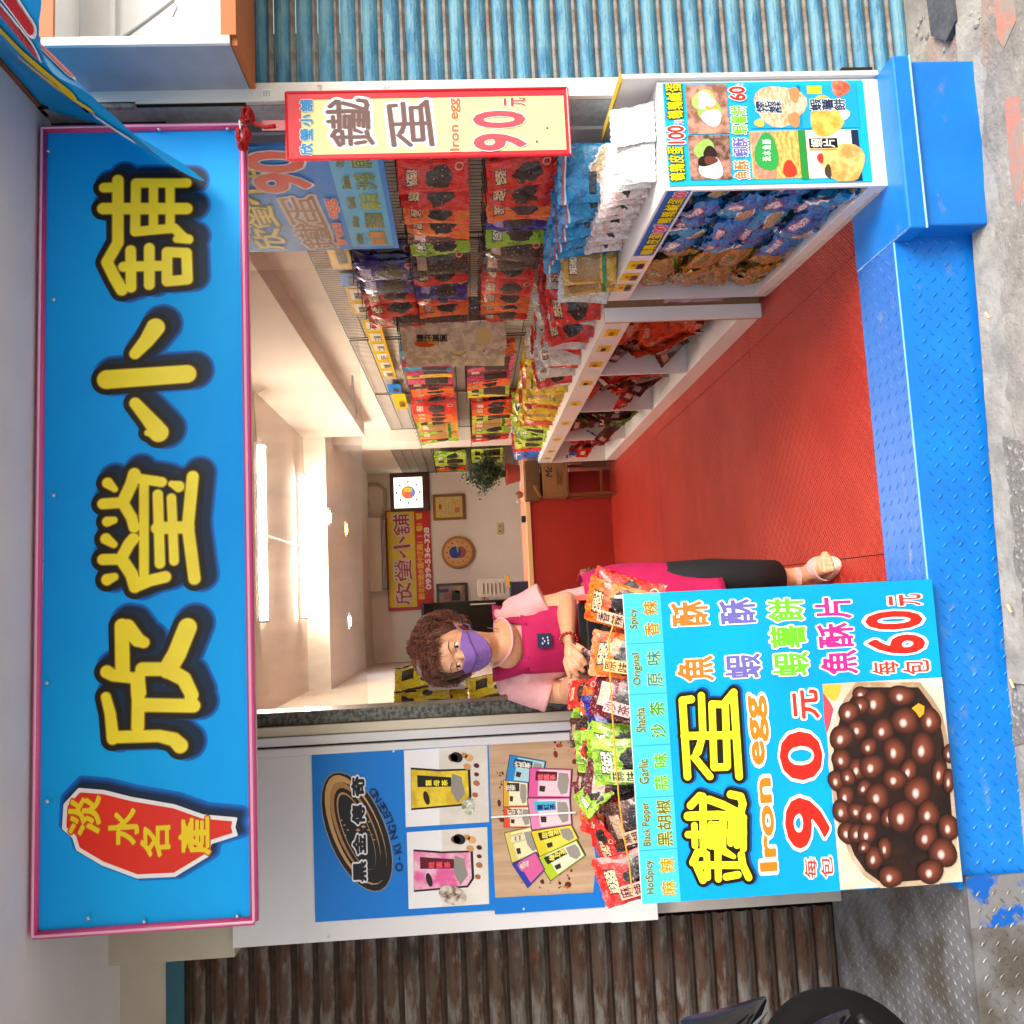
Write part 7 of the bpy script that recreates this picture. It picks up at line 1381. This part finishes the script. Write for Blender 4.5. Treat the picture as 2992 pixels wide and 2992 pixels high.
# neckline: skin patch edge
mb = MB(); nk = [PY(1447, 1817, 2.955), PY(1466, 1806, 2.93), PY(1490, 1830, 2.90), PY(1497, 1870, 2.885), PY(1490, 1905, 2.885), PY(1466, 1935, 2.90), PY(1440, 1948, 2.94)]
mb.tube([crv(nk, i/24) for i in range(25)], .0045, 8, sq=(1, .6)); mb.build('collar', PKS, pw, smooth=True)
ch = MB(); 
nkc = sum(nk, Vector())/len(nk)
ring_ = [crv(nk, i/24) for i in range(25)]; vs = ring_+[p.lerp(nk1+V3(0, -.03, .01), .5)+V3(0, -.006, 0) for p in ring_]+[p.lerp(nk1+V3(0, -.035, .03), .92) for p in ring_]
ch.add(vs, [(k*25+i, k*25+i+1, (k+1)*25+i+1, (k+1)*25+i) for k in range(2) for i in range(24)]); ch.build('chest_skin', SKIN, pw, smooth=True)
mb = MB(); mb.tube([PY(1424, 1834, 2.93), PY(1440, 1836, 2.925), PY(1457, 1838, 2.925)], .0013, 5); mb.build('necklace', mat('necklace', '9a5a20', .3, metal=.6), pw)
# apron
MG = mat('magenta_cloth', 'b40a52', .8, var=.12, vscale=12, bump=.35, bscale=10)
def front(x, z, off):
    """apron surface: the torso front at height z"""
    secs = [(.40, -.07, .205, .15, 3.10), (.52, -.07, .21, .16, 3.09), (.66, -.085, .195, .155, 3.09), (.80, -.10, .178, .145, 3.09), (.92, -.12, .166, .13, 3.075), (1.02, -.13, .158, .122, 3.06), (1.12, mid.x, .154, .118, 3.045), (1.22, mid.x, .15, .11, 3.045), (1.27, mid.x, .14, .09, 3.05)]
    for i in range(len(secs)-1):
        if z <= secs[i+1][0] or i == len(secs)-2: break
    f = (z-secs[i][0])/(secs[i+1][0]-secs[i][0]); cx, rx, ry, cy = [secs[i][k]+(secs[i+1][k]-secs[i][k])*f for k in (1, 2, 3, 4)]
    a = max(-1, min(1, (x-cx)/(rx+off))); return Vector((x, cy-(ry+off)*math.sqrt(max(0, 1-a*a)), z))
tlp, trp = PY(1530, 1940, 2.91), PY(1530, 1800, 2.91)
zb = tlp.z
mb = MB(); mb.grid(lambda u, v: front(-.255+.225*u+(.02*(1-v))*(u-.5), .86+(zb-.86)*v, .010+.004*noise.noise(Vector((u*5, v*5, 3)))), 18, 14); o = mb.build('apron_bib', MG, pw, smooth=True); s_ = o.modifiers.new('s', 'SOLIDIFY'); s_.thickness = .003
def strap(x0_, x1_, px_): 
    mb = MB(); top = px_; vs = []
    for i in range(9):
        f = i/8; z = zb-.02+(top.z-zb+.02)*f; xx = x0_+(top.x-x0_)*f
        for s_ in (-.026, .026): q = front(xx+s_, min(z, 1.26), .012); q.z = z; q.y = min(q.y, q.y)+(.045*f*f); vs.append(q)
    mb.add(vs, [(2*i, 2*i+1, 2*i+3, 2*i+2) for i in range(8)]); o = mb.build('apron_strap', MG, pw, smooth=True); s_ = o.modifiers.new('s', 'SOLIDIFY'); s_.thickness = .004
strap(-.062, 0, PY(1440, 1788, 2.97)); strap(-.222, 0, PY(1440, 1975, 2.97))
mb = MB(); mb.grid(lambda u, v: (lambda a, z: Vector((-.085+(.172+.034*math.sin(math.pi*min(1, (1-v)*1.15))+.006*math.sin(a*7+v*9)*(1-v))*math.cos(a), 3.09+(.15+.03*(1-v))*math.sin(a)+.004*math.sin(a*9+v*3), z)))(math.pi*(.95+1.25*u), .42+.50*v), 34, 18)
o = mb.build('apron_skirt', MG, pw, smooth=True); s_ = o.modifiers.new('s', 'SOLIDIFY'); s_.thickness = .003
q = PY(1592, 1868, 2.9); a_, b__ = PY(1572, 1894, 2.9), PY(1612, 1850, 2.9)
def patchq(x, z, off): return front(x, z, off)
x0_, x1_, z0_, z1_ = min(a_.x, b__.x), max(a_.x, b__.x), min(a_.z, b__.z), max(a_.z, b__.z)
mb = MB(); mb.grid(lambda u, v: patchq(x0_+(x1_-x0_)*u, z0_+(z1_-z0_)*v, .020), 4, 4); mb.build('apron_patch', mat('navy_patch', '1c2448', .8), pw, smooth=True)
for dx, dz in ((.3, .65), (.45, .5), (.65, .6), (.5, .25), (.3, .25), (.7, .28)): MB().ell(patchq(x0_+(x1_-x0_)*dx, z0_+(z1_-z0_)*dz, .0215), .004, .001, .003, n=8, k=5).build('embroidery', ink('c8c8d0'), pw)
# trousers and sandals
TR = mat('black_trousers', '0f1016', .8, bump=.3, bscale=14)
for hp, kn_, an in ((hipl, Vector((.035, 3.05, .43)), Vector((.033, 3.13, .17))), (hipr, Vector((-.19, 3.07, .43)), Vector((-.19, 3.16, .17)))):
    MB().tube([hp, kn_, kn_.lerp(an, .5), an], [.11, .085, .078, .072], 18).build('trouser_leg', TR, pw, smooth=True)
SN = mat('sandal_pink', 'd8a8a0', .7, bump=.5, bscale=70)
for dx, dy in ((0, 0), (-.225, .03)):
    sd_ = MB(); out = []
    for i in range(22):
        t_ = 2*math.pi*i/22; u, v = math.cos(t_), math.sin(t_); out.append((.06+u*.046+v*.012*-1, 3.055+v*.135))
    vs = [Vector((x+dx, y+dy, z)) for z in (.0, .024) for x, y in out]; n_ = 22; sd_.add(vs, [tuple(range(n_))[::-1], tuple(range(n_, 2*n_))]+[(i, (i+1) % n_, n_+(i+1) % n_, n_+i) for i in range(n_)])
    so_ = sd_.build('sandal', mat('sandal_sole', 'e2cfc0', .6), pw, bev=.004)
    st_ = MB(); st_.grid(lambda u, v: Vector((.062+dx+.047*math.cos(math.pi*(1-u)), 2.985+dy+.055*v, .022+(.052+.012*v)*math.sin(math.pi*u)**.8)), 16, 6); o = st_.build('strap', SN, so_, smooth=True)
    s_ = o.modifiers.new('s', 'SOLIDIFY'); s_.thickness = .004
    st_ = MB(); st_.grid(lambda u, v: Vector((.036+dx+.036*math.cos(math.pi*(1-u)), 3.10+dy+.02*math.sin(math.pi*u)*-1, .085+.02*v)), 10, 2); o = st_.build('ankle_strap', SN, so_, smooth=True)
# bracelet
bc = J(285, 1080, 2.83); dv_ = (wr1-el1).normalized(); a_ = dv_.orthogonal().normalized(); b__ = dv_.cross(a_); BD = mat('red_beads', 'a80e0a', .15, coat=.5)
br = MB()
for i in range(16):
    t_ = i*2*math.pi/16; br.ell(wr1+a_*math.cos(t_)*.030+b__*math.sin(t_)*.029, .0058, .0058, .0058, n=8, k=6)
br.build('bracelet', BD, pw, smooth=True, kind='stuff')
# ================================================================== fluorescent tubes on the ceiling
TUBE = mat('tube_glow', 'fff0dc', .5, emit=44)
for i, (Y, lab) in enumerate(((5.8, 'fluorescent batten on the ceiling nearest the doorway'), (7.2, 'fluorescent batten on the ceiling farther from the doorway'))):
    t = empty('ceiling_light', (.55, Y, 2.78), lab, 'ceiling light', 'fluorescent battens on the ceiling')
    bx('housing', -.07, 1.17, Y-.05, Y+.05, 2.755, 2.785, M['white'], t, bev=.004)
    for dy in (-.025, .025):
        MB().tube([(-.05, Y+dy, 2.735), (1.15, Y+dy, 2.735)], .017, 12).build('tube', TUBE, t, smooth=True)
    for x in (-.062, 1.162): bx('lamp_holder', x-.01, x+.01, Y-.045, Y+.045, 2.715, 2.757, M['white'], t)

for (x, y), c, lab in (((963, 1510), 'e8ecff', 'small added downlight in the back ceiling nearest the pillar side'), ((1012, 1545), 'ffc46a', 'small warm added downlight in the back ceiling'), ((1022, 1815), 'dfe8ff', 'small cool added downlight in the back ceiling nearest the left wall')):  # lamps added at reflected glints to brighten the back room
    q = PZ(x, y, 2.585); d = empty('fill_lamp', tuple(q), lab, 'fill_lamp', 'added fill lamps in the back ceiling')
    MB().lathe([(0, -.002), (.055, -.002), (.055, .004)], q, (0, 0, 1), 20).build('lamp', mat('fill_lamp_glow_'+c, c, .5, emit=130), d); MB().lathe([(.056, -.004), (.075, -.004), (.078, .004)], q, (0, 0, 1), 20).build('ring', M['white'], d)

MB().tube([(.55, 5.86, 2.775), (.55, 7.14, 2.775)], .007, 8).build('ceiling_conduit', M['white'], label='thin white conduit joining the two ceiling battens', cat='conduit')
MB().tube([(1.18, 5.8, 2.772), (1.50, 5.75, 2.775), (1.545, 5.75, 2.70)], .004, 6).build('lamp_cable', M['cream'], label='thin cable running from the nearer batten to the side beam', cat='cable')
